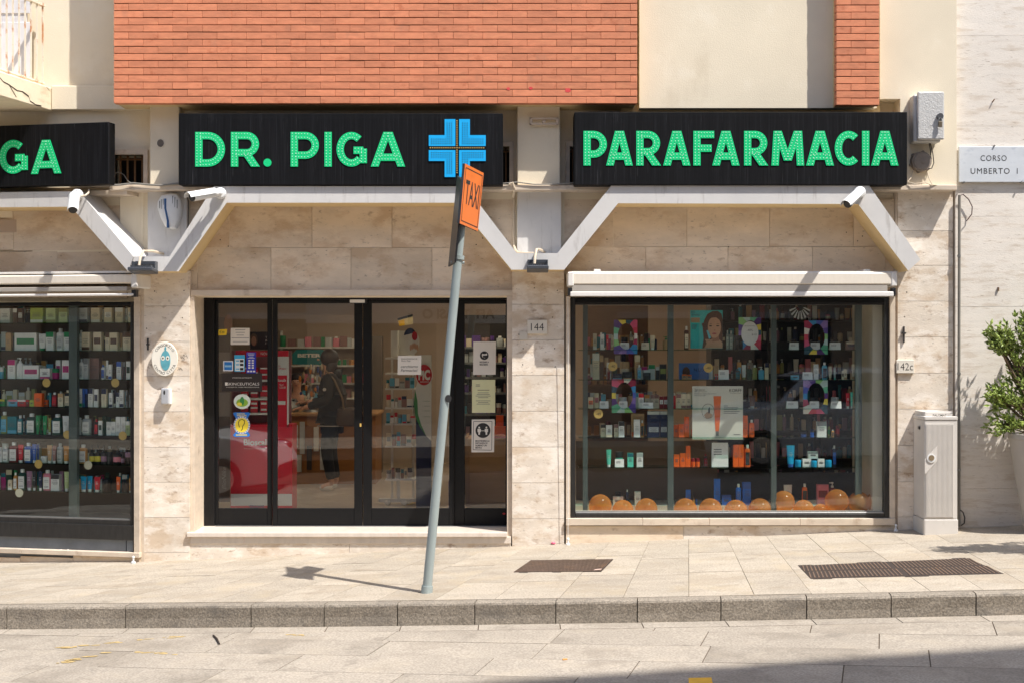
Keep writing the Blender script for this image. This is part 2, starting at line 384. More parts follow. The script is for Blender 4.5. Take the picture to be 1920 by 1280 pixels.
# road of big granite slabs, its courses turned a little from the kerb
road = struct("road")
b = MB(); b.plan([(-13, 1), (-13, -14.5), (14, -14.5), (14, -3.3), (6, -3.05), (0, -2.5), (-6, -1.4)], lambda x, y: road_z(x, y) - .006, .1); b.build("bedding", JOINT, road)
gx = list(jx); GW = .2
for a, c in zip(gx, gx[1:]):
    q = shrink([(a + .03, kerb_y(a) - .004), (c + .03, kerb_y(c) - .004), (c + .03, kerb_y(c) - GW), (a + .03, kerb_y(a) - GW)])
    MB().plan(q, lambda x, y: road_z(x, y), .05).build("gutter_slab", ROADG, road)
RA = rad(-15); ex, ey = Vector((math.cos(RA), math.sin(RA))), Vector((math.sin(RA) * -1, math.cos(RA)))
def clip(poly, f):          # keep the part of a polygon where f(p) >= 0
    out = []
    for i, p in enumerate(poly):
        q = poly[(i + 1) % len(poly)]; a, c = f(p), f(q)
        if a >= 0: out.append(p)
        if a * c < 0:
            t = a / (a - c); out.append((p[0] + (q[0] - p[0]) * t, p[1] + (q[1] - p[1]) * t))
    return out
n_far = MB()
for r in range(-9, 13):
    v1 = -2.62 - r * .47; v0 = v1 - .47; u = -9 + (r * .61) % 1.3
    while u < 9:
        L_ = random.uniform(.95, 1.45); q = [ex * u + ey * v1, ex * (u + L_) + ey * v1, ex * (u + L_) + ey * v0, ex * u + ey * v0]
        q = [(p.x, p.y) for p in q]; u += L_
        q = clip(q, lambda p: (kerb_y(p[0]) - GW - .003) - p[1])
        if len(q) < 3: continue
        cy, cx = sum(p[1] for p in q) / len(q), sum(p[0] for p in q) / len(q)
        if cy < -9.2: continue
        q = shrink(q); dz = random.uniform(-.0015, .0015)
        if cy > -5.4 and abs(cx) < 6.2: MB().plan(q, lambda x, y: road_z(x, y) + dz, .05).build("road_slab", ROADG, road)
        else: n_far.plan(q, lambda x, y: road_z(x, y) + dz, .05)
o = n_far.build("road_slab_field", ROADG, road); o["kind"] = "stuff"
YEL = mat("yellow_road_paint", (232, 176, 52), .7, .12, 12, stain=[((176, 150, 100), 9, .6, .6, (1, 1, 1))])
q = [on_road(*p) for p in ((1291, 1271), (1334, 1270), (1338, 1290), (1292, 1291))]
tag(MB().plan([(p.x, p.y) for p in q], lambda x, y: road_z(x, y) + .004, .003).build("road_marking", YEL), "small square of yellow paint on the shaded road slabs", "road marking")

# cast covers in the pavement
RUST = mat("cast_iron_brown", (112, 92, 78), .7, .2, 14, (1, 1, 1), .4, 200, stain=[((146, 112, 84), 4, .56, .6, (1, 1, 1)), ((60, 52, 48), 8, .6, .5, (1, 1, 1))], metal=.2)
RUSTD = mat("cast_iron_recess", (58, 48, 42), .85, .2, 20)
def cover(name, label, corners, notches, ribs):
    c = [on_ground(*p) for p in corners]; t = thing(name, label, "manhole cover", (c[0] + c[2]) * .5)
    def pt(s, r):
        p = c[0].lerp(c[1], s).lerp(c[3].lerp(c[2], s), r); return (p.x, p.y)
    b = MB().plan([pt(0, 0), pt(1, 0), pt(1, 1), pt(0, 1)], lambda x, y: ground_z(x, y) + .003, .02)
    for s, r0, w in notches: b.plan([pt(s - w, r0 - .045), pt(s + w, r0 - .045), pt(s + w, r0 + .045), pt(s - w, r0 + .045)], lambda x, y: ground_z(x, y) + .0022, .02)
    b.build("plate", RUSTD, t); b = MB()
    for seg in ribs: b.plan([pt(*p) for p in seg], lambda x, y: ground_z(x, y) + .0065, .005)
    o = b.build("tread_relief", RUST, t); o["kind"] = "stuff"
    return t, pt
dots = []
for i in range(62):
    for j in range(22):
        s, r = (i + .5 + (.5 if j % 2 else 0)) / 63, (j + .5) / 22; a, d = .0068, .019
        dots.append([(s - a, r), (s, r - d), (s + a, r), (s, r + d)])
cover("manhole_cover", "small brown studded iron cover in the pavement right of the leaning pole", ((963, 1072), (1127, 1071), (1150, 1048), (995, 1050)), [(.12, 0, .05), (.5, 0, .05), (.42, 1, .05), (.72, 1, .05)], dots)
ribs = []
for i in range(46):
    s = i / 46; w = .0075
    for r0, r1, sh in ((.03, .47, .02), (.53, .97, .02)):
        if .48 < s < .52: continue
        ribs.append([(s, r0), (s + w, r0), (s + w + sh, r1), (s + sh, r1)])
cover("manhole_cover", "long rusty iron cover with diagonal ribs near the utility cabinet", ((1520, 1084), (1882, 1075), (1815, 1046), (1497, 1060)), [(.06, 0, .05), (.55, 0, .06), (.04, 1, .04), (.42, 1, .07), (.95, 1, .04)], ribs)

# ================================================================ THE BUILDING
bld = thing("shop_building", "cream stucco and travertine building with orange brick bay above the pharmacy", "building", (0, 0, 0))
ZT = 8.5
def part(name, m, fn, parent=None, bevel=0, M=None, smooth=False):
    b = MB(); fn(b); return b.build(name, m, parent or bld, bevel=bevel, M=M, smooth=smooth)
XR = X(1788)
# core walls with the openings of door, show window and little barred windows
door_hole = (X(360.5, .03), X(955, .03), .10, Z(557, .1)); win_hole = (X(1070, .05), X(1667, .05), Z(970, .05), Z(558, .05))
vents = [(X(216, .12), X(271, .12), Z(346, .12), Z(291, .12)), (X(905, .12), X(955, .12), Z(346, .12), Z(276, .12)), (X(1068, .12), X(1120, .12), Z(346, .12), Z(276, .12))]
part("wall", CREAM, lambda b: holes_wall(b, X(258) - .05, XR - .002, -.6, Z(352, .12), .11, .32, [door_hole, win_hole]))
part("wall", CREAM, lambda b: holes_wall(b, -7.5, XR - .003, Z(352, .12), ZT, .12, .34, vents))
part("floor_slab_edge", CREAM, lambda b: b.box(X(96, .05), X(300, .05), .05, .12, Z(206, .05), Z(161, .05)), bevel=.006)
# shell of the shop behind
INW = mat("shop_wall", (186, 166, 148), .8, .04, 2)
FLOORT = mat("shop_floor", (176, 160, 142), .35, .06, 3)
part("shop_wall", INW, lambda b: (b.box(-7.5, 4.2, 7.6, 7.75, .0, 3.1), b.box(4.02, 4.12, .33, 7.6, 0, 3.1), b.box(-7.5, -7.4, 1.2, 7.6, 0, 3.1)))
part("shop_ceiling", INW, lambda b: b.box(-7.5, 4.12, .35, 7.7, 3.0, 3.12))
part("shop_floor", FLOORT, lambda b: b.box(-7.5, 4.12, .47, 7.7, -.3, .155))
fl = MB()
for i in range(-9, 8):
    for j in range(-9, 9):
        c = Vector((-1.6 + (i + j) * .32, 3.2 + (i - j) * .32)); q = [(c.x - .316, c.y), (c.x, c.y - .316), (c.x + .316, c.y), (c.x, c.y + .316)]
        for f in (lambda p: p[1] - .5, lambda p: 7.5 - p[1], lambda p: p[0] + 4.0, lambda p: 1.0 - p[0]): q = clip(q, f) if len(q) > 2 else q
        if len(q) > 2: fl.plan(q, lambda x, y: .165, .008)
o = fl.build("floor_tiles", mat("shop_tile", (182, 164, 144), .3, .08, 2), bld); o["kind"] = "stuff"
part("upper_storeys", CREAM, lambda b: b.box(-7.5, XR - .01, .36, 8, 3.14, ZT))

# brick bay and brick pier
def brickwork(name, px0, px1, py_bottom, L, half_first, y=-.30, top_visible=-14):
    yb = y; x0, x1 = X(px0, yb), X(px1, yb); zb = Z(py_bottom, yb); course = .0655; bay = thing if False else None
    root = MB().box(x0 + .012, x1 - .012, y + .07, .118, zb + .004, ZT).build(name, CREAMP, bld)
    part_m = MB().box(x0 + .004, x1 - .004, y + .012, y + .075, zb + .006, ZT - .01).build("mortar_bed", MORTAR, root)
    r = 0; far = MB()
    while zb + r * course < ZT - .1:
        z0 = zb + r * course + .0; z1 = z0 + course - .0075; x = x0; first = True
        while x < x1 - .01:
            l = L
            if first and (r % 2 == half_first): l = L / 2
            first = False; e = min(x + l, x1)
            if x1 - e < .04: e = x1
            d = random.uniform(-.002, .002); jz = random.uniform(-.0012, .0012)
            mb = MB() if z0 < Z(top_visible, y) else far
            mb.box(x + .0008, e - .0012, y + d, y + .09, z0 + jz, z1 + jz)
            if mb is not far: mb.build("brick", BRICK, root, bevel=.002)
            x = e
        r += 1
    o = far.build("upper_brickwork", BRICK, root); o["kind"] = "stuff"
    return root
bay = brickwork("brick_bay", 213, 1195, 194, .2705, 1)
tag(bay, "wide orange brick bay over the shop door")
pier = brickwork("brick_pier", 1568, 1649, 197, .2705, 0)
tag(pier, "narrow orange brick pier above the right sign")
REDP = mat("red_paint_splash", (214, 70, 70), .6, .1, 20)
for px, py, r in ((953, 167, 3.5), (995, 166, 4.2), (1064, 170, 6)):
    b = MB(); c = F0.P(px, py, -.3); n = 11
    b.prism([(c.x + math.cos(i * 6.283 / n) * r / 205 * random.uniform(.6, 1.15), c.z + math.sin(i * 6.283 / n) * r / 260 * random.uniform(.6, 1.15)) for i in range(n)], -.3032, -.3024); b.build("paint_splash", REDP, bay)
# cream walls to the right of the bay
part("cream_wall", CREAM, lambda b: b.box(X(1195, -.12) + .02, X(1650, -.12) - .03, -.12, .119, Z(203, -.12), ZT))
part("cream_wall", CREAM, lambda b: b.prism([(x, z) for x, z in ((X(1650, -.1), Z(186, -.1)), (X(1650, -.1), ZT), (XR - .004, ZT), (XR - .004, Z(352, -.1)), (X(1600, -.1), Z(352, -.1)), (X(1600, -.1), Z(215, -.1)), (X(1688, -.1), Z(215, -.1)), (X(1688, -.1), Z(186, -.1)))], -.1, .1185))
part("soffit_band", CREAMP, lambda b: b.box(X(1165, .0), X(1650, .0), -.0, .1195, Z(211, .0), Z(198, .0)))
# small pilasters between the signs
for p0, p1 in ((281, 336), (970, 1050)):
    part("pilaster", CREAM, lambda b: b.box(X(p0, -.08), X(p1, -.08), -.08, .1192, Z(347, -.08), Z(192, -.08)), bevel=.006)
# barred little windows
RUSTB = mat("brown_bars", (110, 76, 40), .6, .2, 30)
ROOMDARK = mat("painted_room_dark", (16, 14, 13), .9)  # near-black stands for the unlit room; its darkness is in the colour
for (a, c, z0, z1) in vents:
    w = MB().box(a - .04, a, .075, .2, z0 - .02, z1 + .045).box(c, c + .04, .075, .2, z0 - .02, z1 + .045).box(a, c, .076, .2, z1, z1 + .044).build("vent_window", TRIM, bld)
    MB().box(a - .03, c + .03, .345, .355, z0 - .03, z1 + .03).build("painted_dark_backing", ROOMDARK, w)
    for i in range(4):
        x = a + (c - a) * (.12 + .25 * i); MB().box(x - .008, x + .008, .17, .186, z0 - .015, z1).build("bar", RUSTB, w)
    MB().box(a, c, .162, .17, z1 - .045, z1 - .03).build("cross_bar", RUSTB, w)
# string course (ledge) that carries the signs
part("string_course", TRIM, lambda b: b.box(X(205, -.16), XR - .02, -.16, .1188, Z(357, -.16), Z(347, -.16)), bevel=.005)
# painted walls in the Vs between the beams
part("cream_panel", CREAM, lambda b: b.box(X(225, .08), X(470, .08), .082, .1095, Z(512, .08), Z(356, .08)))
part("cream_panel", CREAM, lambda b: b.box(X(860, .08), X(1180, .08), .082, .1095, Z(512, .08), Z(356, .08)))
part("grey_panel", GREYP, lambda b: b.box(X(277, 0), X(350, 0), .0, .0815, Z(505, 0), Z(358.5, 0)))
part("grey_panel", GREYP, lambda b: b.box(X(970, 0), X(1052, 0), .0, .0815, Z(505, 0), Z(358.5, 0)))

# grey polygonal beams in front of the shop openings
def beam(top, bot, fr=F0, y0=-.30, y1=.078, name="grey_beam"):
    b = MB(); T = [fr.P(*p, y0) for p in top]; B = [fr.P(*p, y0) for p in bot]; n = len(T)
    loop = [(p.x, p.z) for p in T] + [(p.x, p.z) for p in B[::-1]]
    for i in range(n - 1):
        b.use(0)._add([(B[i].x, y0, B[i].z), (B[i + 1].x, y0, B[i + 1].z), (T[i + 1].x, y0, T[i + 1].z), (T[i].x, y0, T[i].z)], [(0, 1, 2, 3)])
        b.use(1)._add([(B[i].x, y0, B[i].z), (B[i].x, y1, B[i].z), (B[i + 1].x, y1, B[i + 1].z), (B[i + 1].x, y0, B[i + 1].z)], [(0, 1, 2, 3)])
        b.use(0)._add([(T[i].x, y0, T[i].z), (T[i + 1].x, y0, T[i + 1].z), (T[i + 1].x, y1, T[i + 1].z), (T[i].x, y1, T[i].z)], [(0, 1, 2, 3)])
        b._add([(B[i].x, y1, B[i].z), (T[i].x, y1, T[i].z), (T[i + 1].x, y1, T[i + 1].z), (B[i + 1].x, y1, B[i + 1].z)], [(0, 1, 2, 3)])
    for i, o in ((0, 1), (n - 1, -1)):
        q = [(B[i].x, y0, B[i].z), (T[i].x, y0, T[i].z), (T[i].x, y1, T[i].z), (B[i].x, y1, B[i].z)]; b._add(q[::o], [(0, 1, 2, 3)])
    return b.build(name, [GREYP, CREAMP], bld, M=fr.mat)
beam([(252, 481), (318, 481), (401, 349.5), (873, 349.5), (969, 475), (1008, 475)], [(243, 509), (335, 509), (425, 380.5), (857, 380.5), (959, 506), (1008, 506)])
beam([(1008, 475), (1045, 475), (1146, 348.5), (1630, 348.5), (1726, 487)], [(1008, 506), (1058, 506), (1159, 381.5), (1609, 383), (1703, 508)])
beam([(-420, 366), (-380, 366), (148, 359), (250, 481)], [(-420, 392), (-380, 392), (133, 388), (240, 509)], FL, name="grey_beam")

# travertine cladding: one object per panel
def panel(px0, px1, py0, py1, v, t=.03, m=TRAV, fr=F0, gap=.0015, parent=None, poly=None):
    a, c = fr.P(px0, py1, v), fr.P(px1, py0, v); d = random.uniform(-.0008, .0008)
    return MB().box(a.x + gap, c.x - gap, v + d, v + t, a.z + gap, c.z - gap).build("travertine_panel", m, parent or bld, M=fr.mat)
def courses(joints, px0, px1, v, m=TRAV, fr=F0):
    for a, c in zip(joints, joints[1:]): panel(px0, px1, a, c, v, m=m, fr=fr)
for p0, p1 in ((270, 356), (960, 1058), (1680, 1787)):      # piers and their backing
    part("pier", TRIM, lambda b: b.box(X(p0) + .003, X(p1) - .003, .03, .1085, -.6, Z(508) if p0 < 1600 else Z(360)))
courses([508, 574, 640, 705, 771, 837.5, 903, 969, 1035, 1060], 270, 356, 0)
courses([506, 571, 637, 703, 770, 837, 904, 971.5, 1032], 960, 1058, 0)
courses([357, 433, 498, 565, 632, 699, 766, 834, 902, 968, 1002], 1683, 1787, 0)
def field(px0, px1, rows, cuts, v, m, fr=F0):
    for (a, c), cs in zip(zip(rows, rows[1:]), cuts):
        e = [px0] + cs + [px1]
        for q, r in zip(e, e[1:]): panel(q, r, a, c, v, m=m, fr=fr)
field(356, 962, [374, 465, 545], [[430, 585, 735, 855], [370, 508, 658, 810]], .08, TRAVB)
field(1058, 1683, [374, 463, 556], [[1150, 1288, 1443, 1600], [1211, 1365, 1523, 1660]], .08, TRAVB)
SCUFF = mat("old_fixing", (70, 58, 48), .8)
def fixings(pts, v):
    for px, py in pts:
        c = F0.P(px, py, v); MB().disc(c.x, c.z, .006, .006, v - .0015, v + .004, 8).build("bolt_hole", SCUFF, bld)
fixings([(290, 546), (345, 545), (275, 616), (342, 596), (1002, 540), (1045, 545), (973, 627), (1036, 595)], 0)
fixings([(981, 653), (1040, 653), (980, 683), (1041, 687), (1696, 594), (1700, 548)], 0)
fixings([(413, 450), (428, 462), (893, 459), (905, 447), (1138, 449), (1366, 463), (1587, 436), (1608, 452), (1617, 443)], .08)

# door surround, sill and base
part("door_jamb", TRIM, lambda b: b.box(X(357, .03), X(364, .03), .03, .46, .12, Z(555, .03)), bevel=.003)
part("door_jamb", TRIM, lambda b: b.box(X(950.5, .03), X(961, .03), .03, .46, .12, Z(555, .03)), bevel=.003)
part("door_lintel", TRIM, lambda b: b.box(X(357, .02), X(961, .02), .02, .46, Z(555, .02), Z(544, .02)), bevel=.003)
part("door_sill", SILLM, lambda b: b.box(X(350, -.03), X(951, -.03), -.035, .5, .125, .166), bevel=.004)
part("sill_block", SILLM, lambda b: b.box(X(357, .0), X(958, .0), -.008, .4, .06, .1235), bevel=.003)
for a, c in ((353, 655), (655, 958)): panel(a, c, 1004, 1075, .004, .1, TRAV)
# show window trim, sill and base
part("window_jamb", TRIM, lambda b: b.box(X(1061, .0), X(1069, 0), -.012, .12, Z(985), Z(556)), bevel=.003)
part("window_jamb", TRIM, lambda b: b.box(X(1668, .0), X(1678, 0), -.012, .12, Z(985), Z(556)), bevel=.003)
for a, c in ((1061, 1205), (1205, 1330), (1330, 1500), (1500, 1679)): part("window_sill", TRIM, lambda b: b.box(X(a, -.03) + .001, X(c, -.03) - .001, -.035, .14, Z(984, -.03), Z(971, -.03)), bevel=.003)
panel(1061, 1281, 985, 1025, .0, .1, TRAVB); panel(1281, 1679, 985, 1018, .004, .1, TRAV)

# ---- the turned left-hand end of the building
UL = -4.6
lw = (FL.P(-330, 0, .05).x, FL.P(246, 0, .05).x, FL.P(0, 1032, .05).z, FL.P(0, 566, .05).z)
part("wall", CREAM, lambda b: holes_wall(b, UL, .03, -.7, 3.42, .11, .3, [lw]), M=FL.mat)
part("cream_panel", CREAM, lambda b: b.box(FL.P(60, 0, .08).x, .02, .0825, .1098, 2.6, 3.42), M=FL.mat)
part("string_course", TRIM, lambda b: b.box(UL, -.03, -.155, .1095, FL.P(100, 368, -.15).z, FL.P(100, 360, -.15).z), M=FL.mat)
field(-420, 238, [385, 471, 560], [[-300, -130, 25], [-220, -60, 107]], .08, TRAVB, FL)
part("window_jamb", TRIM, lambda b: b.box(FL.P(251, 0, -.01).x, FL.P(262, 0, -.01).x, -.012, .12, FL.P(250, 1042, 0).z, FL.P(250, 556, 0).z), M=FL.mat, bevel=.003)
for a, c in ((-330, -120), (-120, 40), (40, 262)): part("window_sill", TRIM, lambda b: b.box(FL.P(a, 0, -.03).x, FL.P(c, 0, -.03).x - .002, -.035, .14, FL.P(240, 1044, -.03).z, FL.P(240, 1035, -.03).z), M=FL.mat, bevel=.003)
for a, c in ((-330, -100), (-100, 38), (38, 137), (137, 262)): panel(a, c, 1045, 1085, .0, .1, TRAVB, FL)
part("pier", TRIM, lambda b: b.box(-.012, .06, .012, .1, -.6, 2.6), M=FL.mat)

# ---- balcony at the upper left corner
bal = thing("balcony", "cream balcony with cracked slab edge and rusty white railing above left sign", "balcony", (-5.6, -.3, 4.1))
zb0, zb1 = 4.118, 4.335
pl = [(-7.4, .118), (-7.4, -1.15), (-4.62, -1.15), (-4.34, .045), (-4.34, .118)]
STUCW = mat("pale_stucco", (226, 212, 184), .85, .08, 3, (1, 1, 1), .4, 60, stain=[((176, 150, 112), 2.6, .58, .45, (1, 1, 2)), ((120, 96, 70), 12, .68, .5, (1, 1, 3))])
MB().plan(pl, lambda x, y: zb1, zb1 - zb0).build("slab", STUCW, bal, bevel=.008)
RAILW = mat("rusty_white_iron", (226, 216, 196), .55, .05, 8, (1, 1, 1), .1, 60, stain=[((188, 112, 48), 11, .52, .85, (1, 1, .6)), ((140, 84, 40), 24, .62, .6, (1, 1, 1))])
A_, B_ = Vector((-4.40, .03, 0)), Vector((-4.66, -1.08, 0))
def rp(t, z): p = A_.lerp(B_, t); return (p.x, p.y, z)
MB().tube([rp(0, zb1 + .035), rp(1, zb1 + .035)], .014, 6).build("bottom_rail", RAILW, bal)
MB().box(-.02, .02, 0, 1.14, 5.09, 5.115).build("top_rail", RAILW, bal, M=Matrix.Translation((-4.66, -1.08, 0)) @ Matrix.Rotation(-math.atan2(.26, 1.11), 4, 'Z'))
for i in range(12):
    t = .015 + i * .085; MB().box(-.007, .007, -.007, .007, zb1 + .03, 5.09).build("bar", RAILW, bal, M=Matrix.Translation(rp(t, 0)))
b = MB().tube([(-7.4, -1.08, zb1 + .035), (-4.66, -1.08, zb1 + .035)], .014, 6); b.box(-7.4, -4.66, -1.1, -1.06, 5.09, 5.115); b.build("front_rail", RAILW, bal)
for i in range(24): MB().box(-4.77 - i * .11 - .007, -4.77 - i * .11 + .007, -1.087, -1.073, zb1 + .03, 5.09).build("bar", RAILW, bal)
CRACK = mat("crack_brown", (70, 54, 40), .95)  # plain dark brown for the slab's cracks
def crack(pts):                       # thin broken seams on the slab's side edge
    b = MB()
    for (t0, z0), (t1, z1) in zip(pts, pts[1:]):
        w = random.uniform(.0025, .006); q = [Vector((-4.34 - .28 * t, .045 - 1.195 * t, z)) + Vector((.0025, -.0006, 0)) for t, z in ((t0, z0 - w), (t1, z1 - w), (t1, z1 + w), (t0, z0 + w))]; b.quad(q[3], q[2], q[1], q[0]); b.quad(*q)
    b.build("crack", CRACK, bal)
crack([(.02, 4.30), (.06, 4.33)]); crack([(.72, 4.31), (.62, 4.25), (.55, 4.24), (.45, 4.21), (.38, 4.215), (.3, 4.19), (.28, 4.15), (.2, 4.13), (.13, 4.135)]); crack([(.55, 4.24), (.5, 4.19), (.46, 4.15)])
PEEL = mat("peeling_white_paint", (214, 212, 214), .7, .05, 6, stain=[((142, 84, 58), 5, .6, .9, (1, 1, .5)), ((180, 170, 166), 9, .56, .5, (1, 1, .6))])
sh = MB().box(-5.35, X(52, .1), .07, .1, zb1 + .01, 6.3).build("shutter_door", PEEL, bal)
for i in range(2):
    for z0, z1 in ((zb1 + .1, zb1 + .62), (zb1 + .7, 6.1)):
        x0 = -5.32 + i * .42; MB().box(x0 + .05, x0 + .37, .06, .0695, z0, z1).build("shutter_panel", PEEL, sh, bevel=.006)

# ---- neighbouring building on the right
nb = thing("neighbour_building", "pale travertine building at the right edge behind the potted shrub", "building", (6, 0, 0))
MB().box(XR + .006, 9.5, .02, 8, -.6, ZT).build("wall", TRIM, nb)
rows = [-500, -330, -160, 67, 237, 406, 575, 745, 915, 1010]
for i, (a, c) in enumerate(zip(rows, rows[1:])):
    e = [1791, 2010 + (i % 2) * 70, 2330 + (i % 2) * 60, 2800]
    for q, r in zip(e, e[1:]):
        p0, p1 = F0.P(q, c, -.01), F0.P(r, a, -.01); MB().box(p0.x + .0015, p1.x - .0015, -.012 + random.uniform(-.0006, .0006), .019, p0.z + .0008, p1.z - .0008).build("travertine_panel", TRAVW, nb)
RUSTS = mat("rust_streak", (110, 84, 60), .9)
MB().box(X(1869), X(1871.5), -.03, -.011, Z(546), Z(539)).build("iron_stub", RUSTS, nb)
c = F0.P(1861, 190, -.02); MB().tube([(c.x, -.01, c.z - .01), (c.x + .012, -.04, c.z + .015)], .006, 6).build("iron_stub", RUSTS, nb)

# ================================================================ ACROSS THE STREET (seen in the panes; its roof shades the road at the lower right)
OPW = mat("opposite_stucco", (208, 180, 150), .85, .06, 2)
OPT = mat("opposite_trim", (226, 214, 198), .8, .04, 3)
OPG = mat("opposite_glass", (50, 56, 62), .15)
def far_building(name, label, x0, x1, y, h, m, floors, wpitch, shop=True):
    t = thing(name, label, "building", ((x0 + x1) / 2, y - 3, 0)); holes = []
    x = x0 + .9
    while x < x1 - 1.4:
        for f in range(floors):
            z = 3.9 + f * 3.1; holes.append((x, x + 1.05, z + .2, z + 1.9))
        if shop: holes.append((x - .2, x + 1.5, -.3, 2.45))
        x += wpitch
    b = MB(); holes_wall(b, x0, x1, -.6, h, y - .35, y, holes); b.build("wall", m, t)
    MB().box(x0, x1, y - 7, y - .36, -.6, h - .05).build("body", m, t); MB().box(x0 - .2, x1 + .2, y - 7, y + .3, h, h + .2).build("roof", OPT, t)
    for a, c, z0, z1 in holes:
        w = MB().box(a - .1, c + .1, y + .001, y + .05, z1, z1 + .14).box(a - .1, c + .1, y + .001, y + .07, z0 - .1, z0).build("window" if z0 > 1 else "shop_front", OPT, t)
        MB().box(a, c, y - .2, y - .17, z0, z1).build("pane", OPG, w)
    return t
ob1 = far_building("opposite_building", "cream building across the street mirrored faintly in the shop glass", -36, 8.8, -17.2, 9.8, OPW, 2, 2.9)
ob2 = far_building("tall_opposite_building", "tall building across the street whose roof shades the lower right road", 9.0, 29.6, -11.16, 20.45, OPT, 5, 3.1)
bdp = MB().box(-4.6, 1.2, -17.15, -17.0, 2.35, 3.35).build("fascia_board", OPT, ob1)
k = (17.0 + DIST)   # fascia lettering faces the street
def far_text(s, cx, cz, h, m, bold):
    cu = bpy.data.curves.new("t", 'FONT'); cu.body = s; cu.size = h / .69; cu.offset = bold; o = bpy.data.objects.new("t", cu); COL.objects.link(o)
    me = bpy.data.meshes.new_from_object(o.evaluated_get(bpy.context.evaluated_depsgraph_get())); bpy.data.objects.remove(o)
    vs = [p.co for p in me.vertices]; w = max(p.x for p in vs); b = MB()
    b._add([(cx + w / 2 - p.x, -16.99, cz + p.y) for p in vs], [list(p.vertices) for p in me.polygons]); b.build("fascia_lettering", m, bdp)
far_text("Ottograf", -.9, 2.86, .36, pm((120, 108, 84)), .02); far_text("AFFITTASI O", -1.2, 2.46, .2, pm((70, 60, 54)), .01)
LP = thing("street_lamp", "grey street lamp across the street mirrored in the door glass", "street lamp", (-2.2, -16, -.25))
MB().cyl((-2.2, -16, -.3), (-2.2, -16, 3.6), .06, .045).build("post", GREYC, LP); MB().lathe([(.05, 2.55), (.16, 2.7), (.2, 3.3), (.12, 3.5), (.05, 3.6)], -2.2, -16, 14).build("lantern", WHITE, LP, smooth=True)
# far pavement
b = MB(); b.plan([(-36, -10.6), (16, -10.2), (16, -17.3), (-36, -17.3)], lambda x, y: .0417 * max(-12, min(12, x)) - .05, .2); o = b.build("far_pavement", GRAN, org=(0, -14, -.2)); o["kind"] = "structure"

def car(label, x, y, rz, paint):
    z = road_z(x, y); t = thing("parked_car", label, "car", (x, y, z), "cars parked across the street"); M = Matrix.Translation((x, y, z)) @ Matrix.Rotation(rz, 4, 'Z')
    PA = mat("car_paint_" + paint, {"white": (226, 226, 224), "silver": (222, 222, 220)}[paint], .25, spec=.6); GL = mat("car_glass", (20, 24, 28), .08); RB = mat("tyre_rubber", (24, 24, 24), .8); CH = mat("chrome", (210, 210, 210), .12, metal=1)
    side = [(-2.05, .34), (-2.12, .62), (-2.02, .92), (-1.75, 1.0), (-1.35, 1.42), (-.9, 1.52), (.15, 1.5), (.62, 1.36), (1.05, 1.0), (1.6, .9), (2.0, .74), (2.12, .5), (2.06, .26), (1.7, .2), (-1.7, .22)]
    b = MB(); n = len(side); wid = lambda zz: .87 if zz < .95 else .87 - (zz - .95) * .38
    rows = []
    for s in (-1, -.92, .92, 1):
        k = .96 if abs(s) == 1 else 1.0
        rows.append([(px_ * k, s * wid(pz) * (1 if abs(s) == 1 else 1.01), .2 + (pz - .2) * (.985 if abs(s) == 1 else 1)) for px_, pz in side])
    vs = [p for r in rows for p in r]; fs = [tuple(range(n)), tuple(range(3 * n, 4 * n))[::-1]]
    for r in range(3): fs += [(r * n + i, (r + 1) * n + i, (r + 1) * n + (i + 1) % n, r * n + (i + 1) % n) for i in range(n)]
    b._add(vs, fs); b.build("body", PA, t, M=M, bevel=.03, seg=2)
    for s in (-1, 1):
        for poly in ([(-1.5, 1.02), (-1.18, 1.36), (-.85, 1.44), (-.3, 1.45), (-.3, 1.02)], [(-.24, 1.02), (-.24, 1.45), (.14, 1.43), (.5, 1.32), (.86, 1.02)]):
            b = MB(); b._add([(p, s * (wid(q) * 1.0 + .012), q) for p, q in poly], [tuple(range(len(poly)))]); b.build("side_window", GL, t, M=M)
        b = MB().ell((.72, s * .98, 1.02), .09, .1, .07, 10, 8); b.build("wing_mirror", PA, t, M=M, smooth=True)
        for wx in (-1.3, 1.32):
            b = MB().cyl((wx, s * .68, .31), (wx, s * .9, .31), .31, n=24); w = b.build("wheel", RB, t, M=M); MB().cyl((wx, s * .9, .31), (wx, s * .908, .31), .2, n=20).build("rim", CH, w, M=M)
        b = MB().ell((1.86, s * .62, .72), .2, .2, .1, 12, 8); b.build("headlight", CH, t, M=M, smooth=True)
        b = MB().box(-2.13, -2.02, s * .55, s * .82, .68, .88); b.build("tail_light", pm((180, 20, 24), .25), t, M=M)
    MB().quad((.66, -.62, 1.37), (.66, .62, 1.37), (1.06, .74, 1.03), (1.06, -.74, 1.03)).build("windscreen", GL, t, M=M @ Matrix.Translation((.02, 0, .015)))
    MB().box(2.05, 2.14, -.5, .5, .3, .5).build("grille", DARKP, t, M=M)
car("silver hatchback parked across the street, its nose mirrored beside the red display", -5.6, -7.7, rad(4), "silver")
car("white hatchback parked across the street, mirrored in the right show window", 4.9, -8.6, rad(172), "white")

